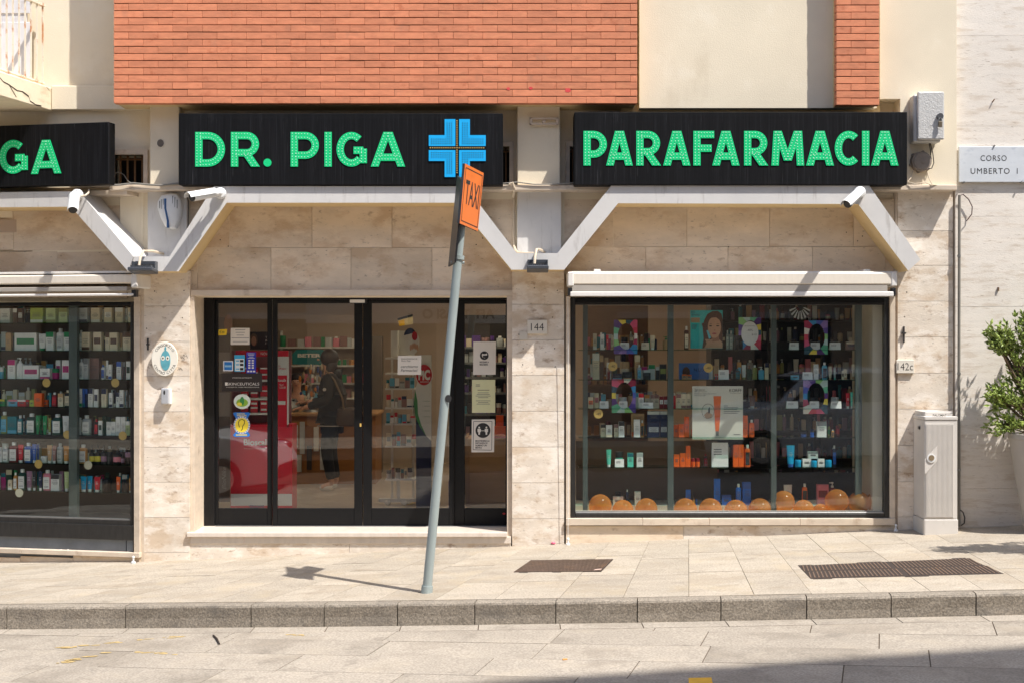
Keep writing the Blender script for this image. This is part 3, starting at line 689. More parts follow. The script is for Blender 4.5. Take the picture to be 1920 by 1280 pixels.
# ---- small litter and wear on the ground
LIT = lambda n, lab, cat, b_, m: tag(b_.build(n, m), lab, cat)
p, q = on_road(400, 1192), on_road(411, 1208); LIT("twig", "dark twig lying on the road near the kerb", "twig", MB().tube([p + Vector((0, 0, .008)), p.lerp(q, .5) + Vector((.006, 0, .012)), q + Vector((0, 0, .008))], .007, 6), mat("dark_twig", (50, 38, 30), .8))
p = on_road(1055, 1237); LIT("cigarette_end", "orange cigarette end on the road slabs", "cigarette", MB().cyl(p + Vector((0, 0, .006)), p + Vector((.03, .01, .006)), .006, n=8), mat("filter_orange", (214, 150, 80), .7))
p = on_ground(1037, 1019); LIT("pink_wrapper", "crumpled pink wrapper at the foot of the 144 pier", "wrapper", MB().ell(p + Vector((0, -.03, .012)), .022, .018, .012, 7, 5), pm((206, 90, 120)))
p = on_ground(1113, 1070); LIT("paper_scrap", "small pale paper scrap on the studded cover", "paper", MB().plan([(p.x, p.y), (p.x + .06, p.y + .01), (p.x + .07, p.y + .04), (p.x + .02, p.y + .03)], lambda x, y: ground_z(x, y) + .012, .003), pm((226, 196, 180)))
wy = MB(); rw_ = random.Random(12)
for (a0, c0), (a1, c1), n in (((115, 1214), (345, 1192), 26), ((95, 1246), (210, 1222), 14), ((250, 1221), (335, 1226), 14), ((540, 1189), (570, 1190), 5)):
    for i in range(n):
        t = rw_.random(); p = on_road(a0 + (a1 - a0) * t, c0 + (c1 - c0) * t + rw_.uniform(-1.5, 1.5)); s = rw_.uniform(.012, .05)
        wy.plan([(p.x + s * math.cos(k * 1.05) * rw_.uniform(.5, 1.4), p.y + s * .45 * math.sin(k * 1.05) * rw_.uniform(.5, 1.2)) for k in range(6)], lambda x, y: road_z(x, y) + .003, .001)
tag(wy.build("worn_marking", mat("worn_yellow", (188, 162, 108), .8, .1, 30)), "faint flaking yellow paint lines on the road at left", "road marking")
ob2.rotation_euler.z = rad(7); 
# ================================================================ DOOR AND SHOW WINDOWS
def bx(b, fr, px0, px1, py0, py1, v0, v1):
    a, c = fr.P(px0, py1, v0), fr.P(px1, py0, v0); return b.box(a.x, c.x, v0, v1, a.z, c.z)
DY = .45
door = thing("glass_door", "black framed sliding glass entrance door of the pharmacy", "door", (X(667, DY), DY, .16))
def dpart(name, boxes, m=BLACKF, parent=None, bev=.003, v0=DY, v1=DY + .06):
    b = MB(); [bx(b, F0, *q, v0, v1) for q in boxes]; return b.build(name, m, parent or door, bevel=bev)
dpart("side_post", [(368, 402, 555, 986)], v0=.44, v1=.52)
dpart("head_rail", [(402, 953, 555, 561.5)], v0=.43, v1=.53)
for x0, x1, g0, g1, v in ((402.5, 510, 409, 501, .475), (511, 679.5, 520, 664, .45), (680.5, 852, 697, 842, .45), (850, 953, 871, 948, .475)):
    lf = dpart("door_leaf", [(x0, g0, 562, 985), (g1, x1, 562, 985), (g0, g1, 562, 569 if x0 < 800 else 570), (g0, g1, 952, 985)], v0=v, v1=v + .035)
    b = MB(); bx(b, F0, g0 - 1, g1 + 1, 568, 953, v + .014, v + .02); b.build("pane", DGLASS, lf)
dpart("door_sensor", [(654, 688, 560, 569)], DARKP, v0=.40, v1=.43); b = MB(); bx(b, F0, 656, 684, 562, 568, .394, .3995); b.build("sensor_cover", WHITE, door)
dpart("latch", [(674.5, 677.5, 793, 799)], pm((206, 170, 90)), v0=.443, v1=.45, bev=0)
dpart("floor_track", [(402, 953, 985.5, 988)], STEEL, v0=.40, v1=.5)
MB().disc(X(945, .47), Z(962, .47), .014, .009, .468, .4745, 14).build("red_sticker", pm((190, 40, 44)), door)

def show_window(name, label, fr, x0, x1, y0, y1, fw, fb, M):
    t = thing(name, label, "window", M @ fr.P((x0 + x1) / 2, y1, .04))
    def bar(n, q, v0, v1, m=BRONZE, bev=.004): b = MB(); bx(b, fr, *q, v0, v1); return b.build(n, m, t, bevel=bev, M=M)
    bar("frame", (x0, x0 + fw, y0, y1), .012, .085); bar("frame", (x1 - fw, x1, y0, y1), .012, .085)
    bar("frame", (x0 + fw, x1 - fw, y0, y0 + 10), .013, .085, BLACKF); bar("frame", (x0 + fw, x1 - fw, y1 - fb, y1), .013, .085)
    bar("glazing_bead", (x0 + fw, x1 - fw, y0 + 10, y0 + 14), .03, .07); bar("glazing_bead", (x0 + fw, x1 - fw, y1 - fb - 3, y1 - fb), .02, .07, STEEL)
    b = MB(); bx(b, fr, x0 + fw - 1, x1 - fw + 1, y0 + 12, y1 - fb - 1, .05, .056); b.build("pane", GLASS, t, M=M)
    return t
I4 = Matrix.Identity(4)
rw = show_window("show_window", "wide right show window with balloons and shelves of cosmetics", F0, 1070, 1667, 558, 970, 9, 8, I4)
lw_ = show_window("show_window", "dark framed left show window full of shampoo shelves", FL, -328, 249, 566, 984, 5, 9, FL.mat)
b = MB(); bx(b, FL, -328, 249, 984.5, 994, -.005, .08); b.build("lower_rail", BRONZE, lw_, bevel=.004, M=FL.mat)
KICK = mat("grey_kick_plate", (112, 118, 124), .4, .15, 6, (1, 1, 1), .05, 50, stain=[((130, 130, 126), 5, .62, .5, (1, 1, 1))])
b = MB(); bx(b, FL, -328, 236, 994.5, 1034, .03, .06); b.build("kick_plate", KICK, lw_, M=FL.mat); b = MB(); bx(b, FL, 237.5, 249, 994.5, 1034, .025, .06); b.build("kick_plate", KICK, lw_, M=FL.mat)

# display fittings inside the show windows (parts of the windows)
UP = mat("green_grey_upright", (92, 102, 98), .45, .08, 12, (1, 1, .3), metal=.3)
for px0, px1, v in ((1093, 1102, .17), (1252, 1263, .17), (1446, 1456, .17), (1604, 1616, .17), (1622, 1635, .5)):
    b = MB(); bx(b, F0, px0, px1, 572, 958, v, v + .04); b.build("upright", UP, rw)
SHR = [655.5, 711, 765, 819, 875]
for q in SHR:
    for a, c in ((1085, 1252), (1263, 1446), (1456, 1604)):
        z = Z(q, .17); MB().box(X(a, .2), X(c, .2), .17, .42, z - .008, z).build("glass_shelf", SHELFG, rw)
DFL = Z(957, .07)
WLED = mat("white_display_base", (222, 216, 206), .4, .04, 6)
MB().box(X(1072, .1), X(1665, .1), .087, .112, DFL - .2, DFL).build("display_ledge", WLED, rw); DTR = DFL - .135; DPL = Z(946, .36); MB().box(X(1072, .1), X(1665, .1), .113, .339, DTR - .05, DTR).build("display_trough", WLED, rw); MB().box(X(1072, .1), X(1640, .1), .34, .82, DTR - .05, DPL).build("display_floor", WLED, rw)
BRN = mat("brown_display_back", (112, 92, 78), .6, .05, 4); DKB = mat("dark_display_back", (52, 50, 54), .5, .1, 10, speck=.3, specks=160)
b = MB(); bx(b, F0, 1080, 1345, 826, 960, .80, .82); b.build("display_back", BRN, rw)
b = MB(); bx(b, F0, 1345, 1660, 885, 960, .80, .82); b.build("display_back", DKB, rw)
b = MB(); bx(b, F0, 1636, 1662, 562, 960, .12, .9); b.build("side_panel", mat("cream_side_panel", (214, 204, 186), .6, .04, 5), rw)
SHL = [605, 657, 710, 762, 814, 868, 920]
for q in SHL:
    z = FL.P(120, q, .22).z; MB().box(FL.P(-250, 0, .3).x, FL.P(243, 0, .22).x, .2, .46, z - .008, z).build("glass_shelf", SHELFG, lw_, M=FL.mat)
b = MB(); bx(b, FL, 129, 144, 566, 972, .14, .19); b.build("upright", UP, lw_, M=FL.mat)
b = MB(); bx(b, FL, -130, -115, 566, 972, .14, .19); b.build("upright", UP, lw_, M=FL.mat)
LBK = mat("rose_brown_back", (104, 82, 72), .65, .05, 4)
MB().box(-3.0, .05, .62, .65, .1, 2.5).build("display_back", LBK, lw_, M=FL.mat); MB().box(-3.0, .05, .087, .62, FL.P(120, 972, .1).z - .05, FL.P(120, 972, .1).z).build("display_floor", LBK, lw_, M=FL.mat)
MB().box(.0, .03, .1, .62, .1, 2.5).build("side_panel", LBK, lw_, M=FL.mat)

# ---- roller awnings folded into their cassettes
def awning(label, fr, x0, x1, y, M, brackets, caps):
    v = -.24; t = thing("awning_cassette", label, "awning", M @ fr.P((x0 + x1) / 2, y + 45, 0), "folded roller awnings over the show windows")
    def bar(n, q, v0, v1, m, bev=.006): b = MB(); bx(b, fr, *q, v0, v1); return b.build(n, m, t, bevel=bev, M=M)
    bar("cassette", (x0, x1, y, y + 23), v, .075, ALUC, .012); bar("hood_lip", (x0, x1, y - 2, y + .5), v + .03, .07, ALU, .002)
    bar("fabric_roll", (x0 + 6, x1 - 18, y + 23.5, y + 36), v + .006, .05, mat("grey_awning_fabric", (168, 160, 150), .8, .05, 10), .004); bar("front_bar", (x0 + 3, x1 - 6, y + 36, y + 45), v - .005, v + .05, ALU, .006)
    for e in caps: bar("end_cap", (e - 6, e + 6, y - 1, y + 26), v - .006, .07, ALU, .01)
    for e in caps: bar("arm_joint", (e - 5, e + 3, y + 29, y + 43), v + .0, v + .06, DARKP, .004)
    for q in brackets: bar("bracket", (q - 6, q + 6, y - 6, y - 1), v + .06, .075, ALU, .002)
awning("cream folded awning cassette above the right show window", F0, 1066, 1682, 511, I4, (1120, 1626), (1070, 1677))
awning("cream folded awning cassette above the left show window", FL, -330, 256, 514, FL.mat, (198,), (251,))
PULL = mat("pull_white", (226, 224, 220), .4)
for lab, px, py in (("white awning floor hook beside the left show window sill", 250, 1050), ("white awning floor hook at the foot of the 144 pier", 1065, 1014), ("white awning floor hook beside the utility cabinet", 1680, 986)):
    p = F0.P(px, py, -.06); z = ground_z(p.x, -.06); t = thing("floor_hook", lab, "hook", (p.x, -.06, z), "awning hooks at the foot of the wall")
    MB().lathe([(.022, z), (.02, z + .012), (.009, z + .02), (.008, z + .04)], p.x, -.06, 10).build("foot", PULL, t, smooth=True); MB().ell((p.x, -.06, z + .052), .013, .01, .016, 10, 8).build("eye", PULL, t, smooth=True)
p = F0.P(1065, 0, -.06); awn_cord = 0; MB().tube([(p.x, -.06, ground_z(p.x, -.06) + .06), (p.x + .004, -.075, 1.2), (p.x - .002, -.085, Z(556, -.08))], .0028, 5).build("cord", PULL); tag(bpy.data.objects["cord"], "thin white awning cord hanging left of the right show window", "cord")

# ================================================================ SIGNS
def glyph(ch, w, h=.105):
    """centre lines of a capital of height 1 and width w, pen width 2h; ('s', points) pen strokes, ('d', p, q) slanted strokes cut level"""
    def arc(cx, cy, rx, ry, a0, a1, n=14): return [(cx + rx * math.cos(rad(a0 + (a1 - a0) * i / n)), cy + ry * math.sin(rad(a0 + (a1 - a0) * i / n))) for i in range(n + 1)]
    if ch == 'I': return [('s', [(w / 2, 0), (w / 2, 1)])]
    if ch == 'D': r = .5 - h; return [('s', [(h, 0), (h, 1)]), ('s', [(h, 1 - h)] + arc(w - h - r, .5, r, r, 90, -90) + [(h, h)])]
    if ch in 'PR':
        yb = .33 if ch == 'P' else .40; r = (1 - h - yb) / 2; cy = (1 - h + yb) / 2; e = w - h - r if ch == 'P' else w - h - r - .02
        out = [('s', [(h, 0), (h, 1)]), ('s', [(h, 1 - h)] + arc(e, cy, r, r, 90, -90) + [(h, yb)])]
        if ch == 'R': out.append(('d', (e - .04, .42), (w - .12, 0)))
        return out
    if ch == 'A': return [('d', (w / 2 - .02, 1), (.115, 0)), ('d', (w / 2 + .02, 1), (w - .115, 0)), ('s', [(w * .2, .27), (w * .8, .27)])]
    if ch == 'F': return [('s', [(h, 0), (h, 1)]), ('s', [(h, 1 - h), (w, 1 - h)]), ('s', [(h, .5), (w * .88, .5)])]
    if ch == 'M': return [('d', (.17, 1), (.11, 0)), ('d', (.19, 1), (w / 2, .14)), ('d', (w - .19, 1), (w / 2, .14)), ('d', (w - .17, 1), (w - .11, 0))]
    if ch == 'C': r = .5 - h; q = (w - 1.75 * h) / 1.67; return [('s', arc(h + q, .5, q, r, 48, 312, 26))]
    if ch == 'G': r = .5 - h; c = w / 2 - .01; return [('s', arc(c, .5, c - h, r, 47, 318, 26)), ('s', [(w - h, .1), (w - h, .52)]), ('s', [(w * .56, .47), (w - h, .47)])]
    if ch == '.': return []
def letter(ch, px0, px1, py0, py1, v, fr, parent, M, h=.105, led=LEDW):
    c0 = fr.P(px0, py1, v); c1 = fr.P(px1, py0, v); H = c1.z - c0.z; W = (c1.x - c0.x) / H
    b = MB(); d = MB(); k = 0
    def put(poly, i): b.prism([(c0.x + x * H, c0.z + y * H) for x, y in poly], v - .003 - i * .0007, v + .002)
    def dot(x, y):
        a = .015 * H; cx, cz = c0.x + x * H, c0.z + y * H; n = 6; y0 = v - .0068
        d._add([(cx + a * math.cos(6.2832 * i / n), y0, cz + a * math.sin(6.2832 * i / n)) for i in range(n)] + [(cx, y0 - .003, cz)], [(i, (i + 1) % n, n) for i in range(n)])
    if ch == '.':
        r = W / 2; put([(r + r * math.cos(.2618 * i), r + r * math.sin(.2618 * i)) for i in range(24)], 0)
        for i in range(7): dot(r + r * .6 * math.cos(i * .9), r + r * .6 * math.sin(i * .9))
    for st in glyph(ch, W, h) or []:
        if st[0] == 's': pts = st[1]; off = [h] * len(pts)
        else:
            (x0, y0), (x1, y1) = st[1], st[2]; hw = h * math.hypot(x1 - x0, y1 - y0) / abs(y1 - y0)
            put([(x0 - hw, y0), (x0 + hw, y0), (x1 + hw, y1), (x1 - hw, y1)], k); k += 1; n = int(math.hypot(x1 - x0, y1 - y0) / .082)
            for i in range(n):
                t = (i + .5) / n
                for s in (-.5, .5): dot(x0 + (x1 - x0) * t + s * hw, y0 + (y1 - y0) * t)
            continue
        nrm = []
        for i in range(len(pts)):
            a, c = pts[max(i - 1, 0)], pts[min(i + 1, len(pts) - 1)]; t = Vector((c[0] - a[0], c[1] - a[1])).normalized(); nrm.append((-t.y, t.x))
        Lp = [(p[0] + n[0] * h, p[1] + n[1] * h) for p, n in zip(pts, nrm)]; Rp = [(p[0] - n[0] * h, p[1] - n[1] * h) for p, n in zip(pts, nrm)]
        yy = v - .003 - k * .0007; k += 1; n = len(pts)
        V = [(c0.x + x * H, yy, c0.z + y * H) for x, y in Lp + Rp] + [(c0.x + x * H, v + .002, c0.z + y * H) for x, y in Lp + Rp]
        fs = [(i, n + i, n + i + 1, i + 1) for i in range(n - 1)] + [(2 * n + i, i, i + 1, 2 * n + i + 1) for i in range(n - 1)] + [(n + i, 3 * n + i, 3 * n + i + 1, n + i + 1) for i in range(n - 1)] + [(0, 2 * n, 3 * n, n), (n - 1, 2 * n - 1, 4 * n - 1, 3 * n - 1)]
        b._add(V, fs)
        ln = [0]
        for p, q in zip(pts, pts[1:]): ln.append(ln[-1] + math.hypot(q[0] - p[0], q[1] - p[1]))
        N = max(2, int(ln[-1] / .082))
        for i in range(N):
            t = (i + .5) / N * ln[-1]; j = max(q for q in range(n) if ln[q] <= t); j = min(j, n - 2); f = (t - ln[j]) / max(1e-6, ln[j + 1] - ln[j])
            for s in (-.5, .5): dot(pts[j][0] + (pts[j + 1][0] - pts[j][0]) * f + nrm[j][0] * h * s, pts[j][1] + (pts[j + 1][1] - pts[j][1]) * f + nrm[j][1] * h * s)
    o = b.build("letter", GREEN, parent, M=M); q = d.build("diodes", led, o, M=M); q["kind"] = "stuff"
def sign(label, fr, M, x0, x1, y0, y1, letters, ly0, ly1, led, back=-.03):
    v = -.33; t = thing("shop_sign", label, "sign", M @ fr.P((x0 + x1) / 2, y1, -.18), "black pharmacy signs over the shop")
    b = MB(); bx(b, fr, x0, x1, y0, y1, v, back); b.build("sign_box", SIGNB, t, bevel=.004, M=M)
    for ch, a, c in letters: letter(ch, a, c, ly0, ly1 if ch != '.' else ly1, v - .002, fr, t, M, led=led) if ch != '.' else letter(ch, a, c, ly1 - (c - a), ly1, v - .002, fr, t, M, led=led)
    return t
s2 = sign("black sign with green DR. PIGA letters and blue cross", F0, I4, 335, 943, 213, 347, [('D', 366, 422), ('R', 433, 487), ('.', 494, 509), ('P', 545, 598), ('I', 609, 621.5), ('G', 631, 688), ('A', 695, 760)], 248, 313, LEDW)
s3 = sign("black sign with green PARAFARMACIA letters", F0, I4, 1077, 1701, 210.5, 347, [('P', 1094, 1138), ('A', 1136, 1187), ('R', 1193, 1239), ('A', 1243, 1295), ('F', 1300, 1339), ('A', 1335, 1387), ('R', 1395, 1440), ('M', 1446, 1508), ('A', 1511, 1564), ('C', 1565, 1609), ('I', 1617, 1629), ('A', 1633, 1685)], 246, 311, LEDW)
sl = sign("black left sign cut by the frame, green letters GA in view", FL, FL.mat, -330, 204, 229, 359, [('P', -140, -88), ('I', -78, -66), ('G', -1, 52), ('A', 58, 115)], 262, 327, LEDW, -.21)
# blue pharmacy cross: four corner plates with studs and an amber line between
cr = bpy.data.objects.new("pharmacy_cross", None); COL.objects.link(cr); cr.parent = s2; ORG[cr.name] = ORG[s2.name]
v = -.332; q0 = lambda zx, zy: (780 + zx / 8.53, 200 + zy / 8.53)
for sx in (0, 1):
    for sz in (0, 1):
        fx = (lambda x: x) if sx == 0 else (lambda x: 1320 - x); fz = (lambda y: y) if sz == 0 else (lambda y: 1336 - y)
        poly = [(fx(205), fz(462)), (fx(458), fz(462)), (fx(458), fz(206)), (fx(630), fz(206)), (fx(630), fz(635)), (fx(205), fz(635))]
        pl = MB().prism([(X(q0(*p)[0], v), Z(q0(*p)[1], v)) for p in poly], v - .006, v + .001).build("cross_plate", BLUE, cr); d = MB()
        pts = [(500 + i * 36, 270 + j * 36) for i in range(3) for j in range(10)] + [(252 + i * 36, 524 + j * 36) for i in range(7) for j in range(3)]
        for x, y in pts:
            a, c = X(q0(fx(x), fz(y))[0], v), Z(q0(fx(x), fz(y))[1], v); d.box(a - .0036, a + .0036, v - .009, v - .0055, c - .0042, c + .0042)
        o = d.build("studs", LEDK, pl); o["kind"] = "stuff"
d = MB()
for i in range(25): d.box(*[X(q0(230 + i * 35.5, 660)[0], v) + e for e in (-.0042, .0042)], v - .012, v + .001, *[Z(q0(0, 664)[1], v) + e for e in (-.0042, .0042)])
for i in range(24):
    if i != 12: d.box(*[X(q0(656, 0)[0], v) + e for e in (-.0042, .0042)], v - .0121, v + .001, *[Z(q0(0, 232 + i * 36)[1], v) + e for e in (-.0042, .0042)])
o = d.build("amber_diodes", LEDO, cr); o["kind"] = "stuff"

# ================================================================ THINGS FIXED TO THE FACADE
def camera(label, px, py, v, aim, fr=F0, M=I4):
    c = fr.P(px, py, v); t = thing("security_camera", label, "camera", M @ c, "security cameras on the grey beams"); a = Vector(aim).normalized()
    MB().cyl((c.x, v + .0, c.z), (c.x, v - .045, c.z), .055, .05, 20).build("base", WHITE, t, M=M, bevel=.006)
    k = c + Vector((0, -.07, -.0)); MB().cyl((c.x, v - .03, c.z), k, .02, n=12).ell(k, .032, .032, .032, 12, 8).build("ball_joint", WHITE, t, M=M, smooth=True)
    e = k + a * .06; f = k + a * .3; MB().cyl(k + a * .0, e, .022, .03, 16).cyl(e, f, .036, .04, 18).build("body", WHITE, t, M=M, smooth=True)
    up = (Vector((0, 0, 1)) - a * a.z).normalized(); w = a.cross(up); b = MB(); R = .046
    n = 9; vs = []
    for s in (e - a * .01, f + a * .055):
        for i in range(n): th = math.pi * i / (n - 1); vs.append(s + w * math.cos(th) * R + up * (math.sin(th) * R + .002))
    b._add(vs, [(i, i + 1, n + i + 1, n + i) for i in range(n - 1)]); o = b.build("sun_shield", WHITE, t, M=M); md = o.modifiers.new("solid", 'SOLIDIFY'); md.thickness = .004
    MB().cyl(f, f + a * .012, .039, n=18).build("lens_front", DARKP, t, M=M)
camera("white bullet camera on the left beam, pointing down right", 147, 366, -.302, (.25, -.5, -.35), FL, FL.mat)
camera("white bullet camera at the left corner of the door beam, pointing left", 414, 363, -.302, (-.36, -.42, -.12))
camera("white bullet camera at the right end of the right beam", 1611, 361, -.302, (-.34, -.42, -.26))
def floodlight(label, px, py, pw):
    c = F0.P(px, py, -.36); t = thing("floodlight", label, "floodlight", c, "floodlights on the beams")
    FG = mat("floodlight_grey", (82, 86, 92), .4, .08, 20, metal=.4); w = pw / 205 / 2
    b = MB(); b._add([(c.x - w, -.52, c.z - .02), (c.x + w, -.52, c.z - .02), (c.x + w, -.31, c.z - .045), (c.x - w, -.31, c.z - .045), (c.x - w, -.52, c.z + .012), (c.x + w, -.52, c.z + .012), (c.x + w, -.31, c.z + .0), (c.x - w, -.31, c.z + .0)], [(0, 1, 5, 4), (1, 2, 6, 5), (2, 3, 7, 6), (3, 0, 4, 7), (4, 5, 6, 7), (3, 2, 1, 0)]); b.build("housing", FG, t, bevel=.006)
    b = MB()
    for i in range(9): x = c.x - w * .8 + i * w * .2; b.box(x - .003, x + .003, -.49, -.35, c.z + .002, c.z + .03)
    b.build("cooling_fins", FG, t)["kind"] = "stuff"
    MB().box(c.x - w * .85, c.x + w * .85, -.318, -.303, c.z + .045, c.z + .075).box(c.x - w * .95, c.x - w * .85, -.4, -.303, c.z + .0, c.z + .07).box(c.x + w * .85, c.x + w * .95, -.4, -.303, c.z + .0, c.z + .07).build("bracket", FG, t)
    z = c.z; MB().tube([(c.x - w * .3, -.42, z + .03), (c.x - w * .25, -.4, z + .10), (c.x - w * .1, -.36, z + .165), (c.x + w * .3, -.2, z + .175), (c.x + w * .7, .0, z + .165)], .0125, 8).build("cable", CONDUIT, t, smooth=True)
floodlight("grey floodlight under the V of the beams above the crest", 271, 505, 46)
floodlight("grey floodlight under the V of the beams above number 144", 1008, 502, 40)
# alarm siren
al = thing("alarm_siren", "white shield-shaped alarm siren with blue stripe on grey panel", "alarm", F0.P(322, 430, -.02))
sc = lambda zx, zy: F0.P(zx / 4.74, 330 + zy / 4.74, 0)
oy = [(1535, 155), (1450, 175), (1415, 235), (1412, 290), (1440, 380), (1480, 455), (1530, 478), (1575, 470), (1615, 390), (1630, 300), (1625, 220), (1590, 165)]
pc = [sc(*p) for p in oy]; cx_, cz_ = sum(p.x for p in pc) / 12, sum(p.z for p in pc) / 12; b = MB(); n = 12; vs = []
for k_, y_ in ((1, -.001), (1, -.05), (.93, -.09), (.7, -.112), (.35, -.12)): vs += [(cx_ + (p.x - cx_) * k_, y_, cz_ + (p.z - cz_) * k_) for p in pc]
b._add(vs, [(r * n + i, r * n + (i + 1) % n, (r + 1) * n + (i + 1) % n, (r + 1) * n + i) for r in range(4) for i in range(n)] + [tuple(range(4 * n, 5 * n))]); b.build("housing", WHITE, al, smooth=True)
for i, (a, z0, z1) in enumerate(((1445, 235, 300), (1465, 220, 305), (1580, 200, 290), (1600, 225, 300), (1560, 190, 270), (1482, 215, 290))):
    p, q = sc(a, z0), sc(a, z1); MB().box(p.x - .002, p.x + .002, -.118, -.1, q.z, p.z).build("louvre_slot", GREYC, al)
p = [sc(*s) for s in ((1497, 215), (1498, 300), (1508, 350), (1520, 410), (1518, 470))]; b = MB()
for a, c in zip(p, p[1:]): b.prism([(a.x - .009, a.z), (a.x + .009, a.z), (c.x + .009, c.z), (c.x - .009, c.z)], -.1235, -.09)
b.build("blue_stripe", pm((50, 90, 140)), al)
# pipes and cables on the facade
def pipe(name, label, pts, r, m, cat="pipe"): o = MB().tube([F0.P(a, c, v) for a, c, v in pts], r, 8).build(name, m, smooth=True); return tag(o, label, cat)
pipe("conduit_pipe", "grey conduit running down beside the alarm siren", [(346, 350, -.05), (348, 360, -.05), (352, 378, .06), (352, 390, .065), (352, 440, .07)], .014, GREYC)
pipe("conduit_pipe", "beige conduit running down left of the middle grey panel", [(955, 346, -.17), (961, 343, -.18), (964, 352, -.17), (963, 366, -.02), (963, 372, .06), (963, 450, .06), (964, 462, .03), (967, 470, -.04), (972, 474, -.1), (985, 475, -.17), (1000, 475, -.2)], .0115, CONDUIT)
pipe("cable_bundle", "grey cable bundle lying along the ledge between left and middle signs", [(205, 348, -.19), (225, 347, -.185), (250, 344, -.18), (270, 346, -.18), (300, 348, -.18), (338, 344, -.17)], .009, GREYC, "cable")
pipe("window_cable", "grey cable hanging across the barred window beside the left sign", [(212, 333, .1), (217, 325, .05), (224, 323, .03), (232, 328, .0), (240, 340, -.05), (248, 345, -.15)], .004, GREYC, "cable")
pipe("ledge_cable", "thin grey cable along the ledge between middle and right signs", [(938, 345, -.175), (970, 342, -.17), (1000, 346, -.17), (1040, 346, -.17), (1080, 343, -.17)], .0055, GREYC, "cable")
pipe("camera_conduit", "short beige conduit feeding the left beam camera", [(152, 368, -.28), (160, 367, -.27), (166, 362, -.24), (167, 356, -.2)], .009, CONDUIT)
# fittings by the right end: meter box, junction box, cables
mbx = thing("meter_box", "rough grey metal meter box with padlock on cream wall", "box", F0.P(1743, 265, -.2))
MBM = mat("hammered_grey", (196, 194, 190), .5, .08, 10, (1, 1, 1), 1.0, 70, stain=[((150, 146, 140), 16, .58, .5, (1, 1, 1))])
b = MB(); bx(b, F0, 1713, 1764, 178, 267, -.24, -.1005); b.build("box_body", MBM, mbx, bevel=.01); b = MB(); bx(b, F0, 1721, 1771, 172, 262, -.28, -.245); b.build("box_door", MBM, mbx, bevel=.012, seg=2)
c = F0.P(1762, 219, -.285); MB().cyl((c.x, -.278, c.z), (c.x, -.31, c.z), .03, .028, 18).build("lock_escutcheon", mat("lock_grey", (96, 96, 98), .4, metal=.5), mbx)
MB().box(c.x - .022, c.x + .014, -.318, -.298, c.z - .1, c.z - .05).build("padlock", mat("padlock_brass", (120, 108, 90), .4, metal=.6), mbx, bevel=.004); MB().tube([(c.x - .016, -.308, c.z - .052), (c.x - .014, -.308, c.z - .02), (c.x, -.308, c.z - .012), (c.x + .01, -.308, c.z - .025), (c.x + .01, -.308, c.z - .052)], .004, 6).build("shackle", STEEL, mbx)
jb = thing("junction_box", "round grey junction box with loose wires under the meter box", "box", F0.P(1726, 325, -.12)); c = F0.P(1726, 304, -.12)
JBM = mat("dusty_grey_plastic", (142, 130, 118), .7, .1, 20); b = MB().cyl((c.x, -.1, c.z), (c.x, -.165, c.z), .095, .09, 24).cyl((c.x, -.165, c.z), (c.x, -.172, c.z), .08, .075, 24)
for i in range(6): a = i * 1.047 + .3; b.cyl((c.x + .092 * math.cos(a), -.101, c.z + .092 * math.sin(a)), (c.x + .092 * math.cos(a), -.13, c.z + .092 * math.sin(a)), .016, n=8)
b.build("box_body", JBM, jb); MB().cyl((c.x + .01, -.172, c.z), (c.x + .01, -.18, c.z), .02, n=14).build("knock_out", JBM, jb)
for k_, pts in enumerate(([(1742, 268, -.16), (1745, 285, -.15), (1746, 300, -.14), (1740, 308, -.13)], [(1744, 268, -.16), (1749, 288, -.15), (1751, 306, -.14), (1747, 316, -.14), (1741, 317, -.13)], [(1712, 321, -.13), (1708, 334, -.15), (1702, 341, -.17), (1714, 345, -.18), (1736, 343, -.18), (1748, 348, -.17)], [(1738, 320, -.13), (1742, 335, -.15), (1748, 347, -.17), (1760, 348, -.15)])):
    MB().tube([F0.P(*p) for p in pts], .0045, 6).build("wire", WIRE if k_ < 2 else CONDUIT, jb)
ib = MB(); [bx(ib, F0, *q, -.125, -.11) for q in ((993, 1047, 221, 224), (993, 1047, 231, 234), (993, 997, 221, 234), (1043, 1047, 221, 234))]; c = F0.P(1020, 228, -.12); ib.disc(c.x, c.z, .016, .016, -.125, -.09, 12)
for q in ((996, 228), (1045, 228)): c = F0.P(*q, -.12); ib.disc(c.x, c.z, .012, .03, -.128, -.082, 10)
tag(ib.build("wall_bracket", TRIM), "old cream bracket plate on the pilaster between the two signs", "bracket")
c = F0.P(301, 269, -.08); tag(MB().disc(c.x, c.z, .032, .036, -.086, -.079, 9).build("plaster_patch", mat("grey_cement", (110, 102, 94), .9, .2, 30)), "small grey cement patch on the pilaster left of the DR. PIGA sign", "patch")
# street name plaque
pq = thing("street_plaque", "veined grey marble plaque reading CORSO UMBERTO I", "sign", F0.P(1860, 342, -.04))
MARB = mat("veined_marble", (206, 210, 214), .35, .08, 3, (1, 1, 2), stain=[((120, 134, 156), 3.2, .58, .5, (1, 1, 2.2)), ((90, 100, 116), 7, .66, .5, (.8, 1, 2.5)), ((206, 200, 180), 3, .62, .5, (1, 1, 1))])
b = MB(); bx(b, F0, 1798, 1940, 275, 342, -.05, -.022); b.build("marble_slab", MARB, pq, bevel=.004)
INK = mat("engraved_black", (40, 38, 38), .7)
text("CORSO", 1863, 297, -.0505, 10.5, INK, pq, wpx=49, sp=1.15); text("UMBERTO  I", 1864, 321, -.0505, 10.5, INK, pq, wpx=88, sp=1.15)
for px, py in ((1864, 274), (1807, 342), (1915, 342)): c = F0.P(px, py, -.05); MB().cyl((c.x, -.02, c.z), (c.x, -.062, c.z), .008, n=8).build("fixing_pin", STEEL, pq)
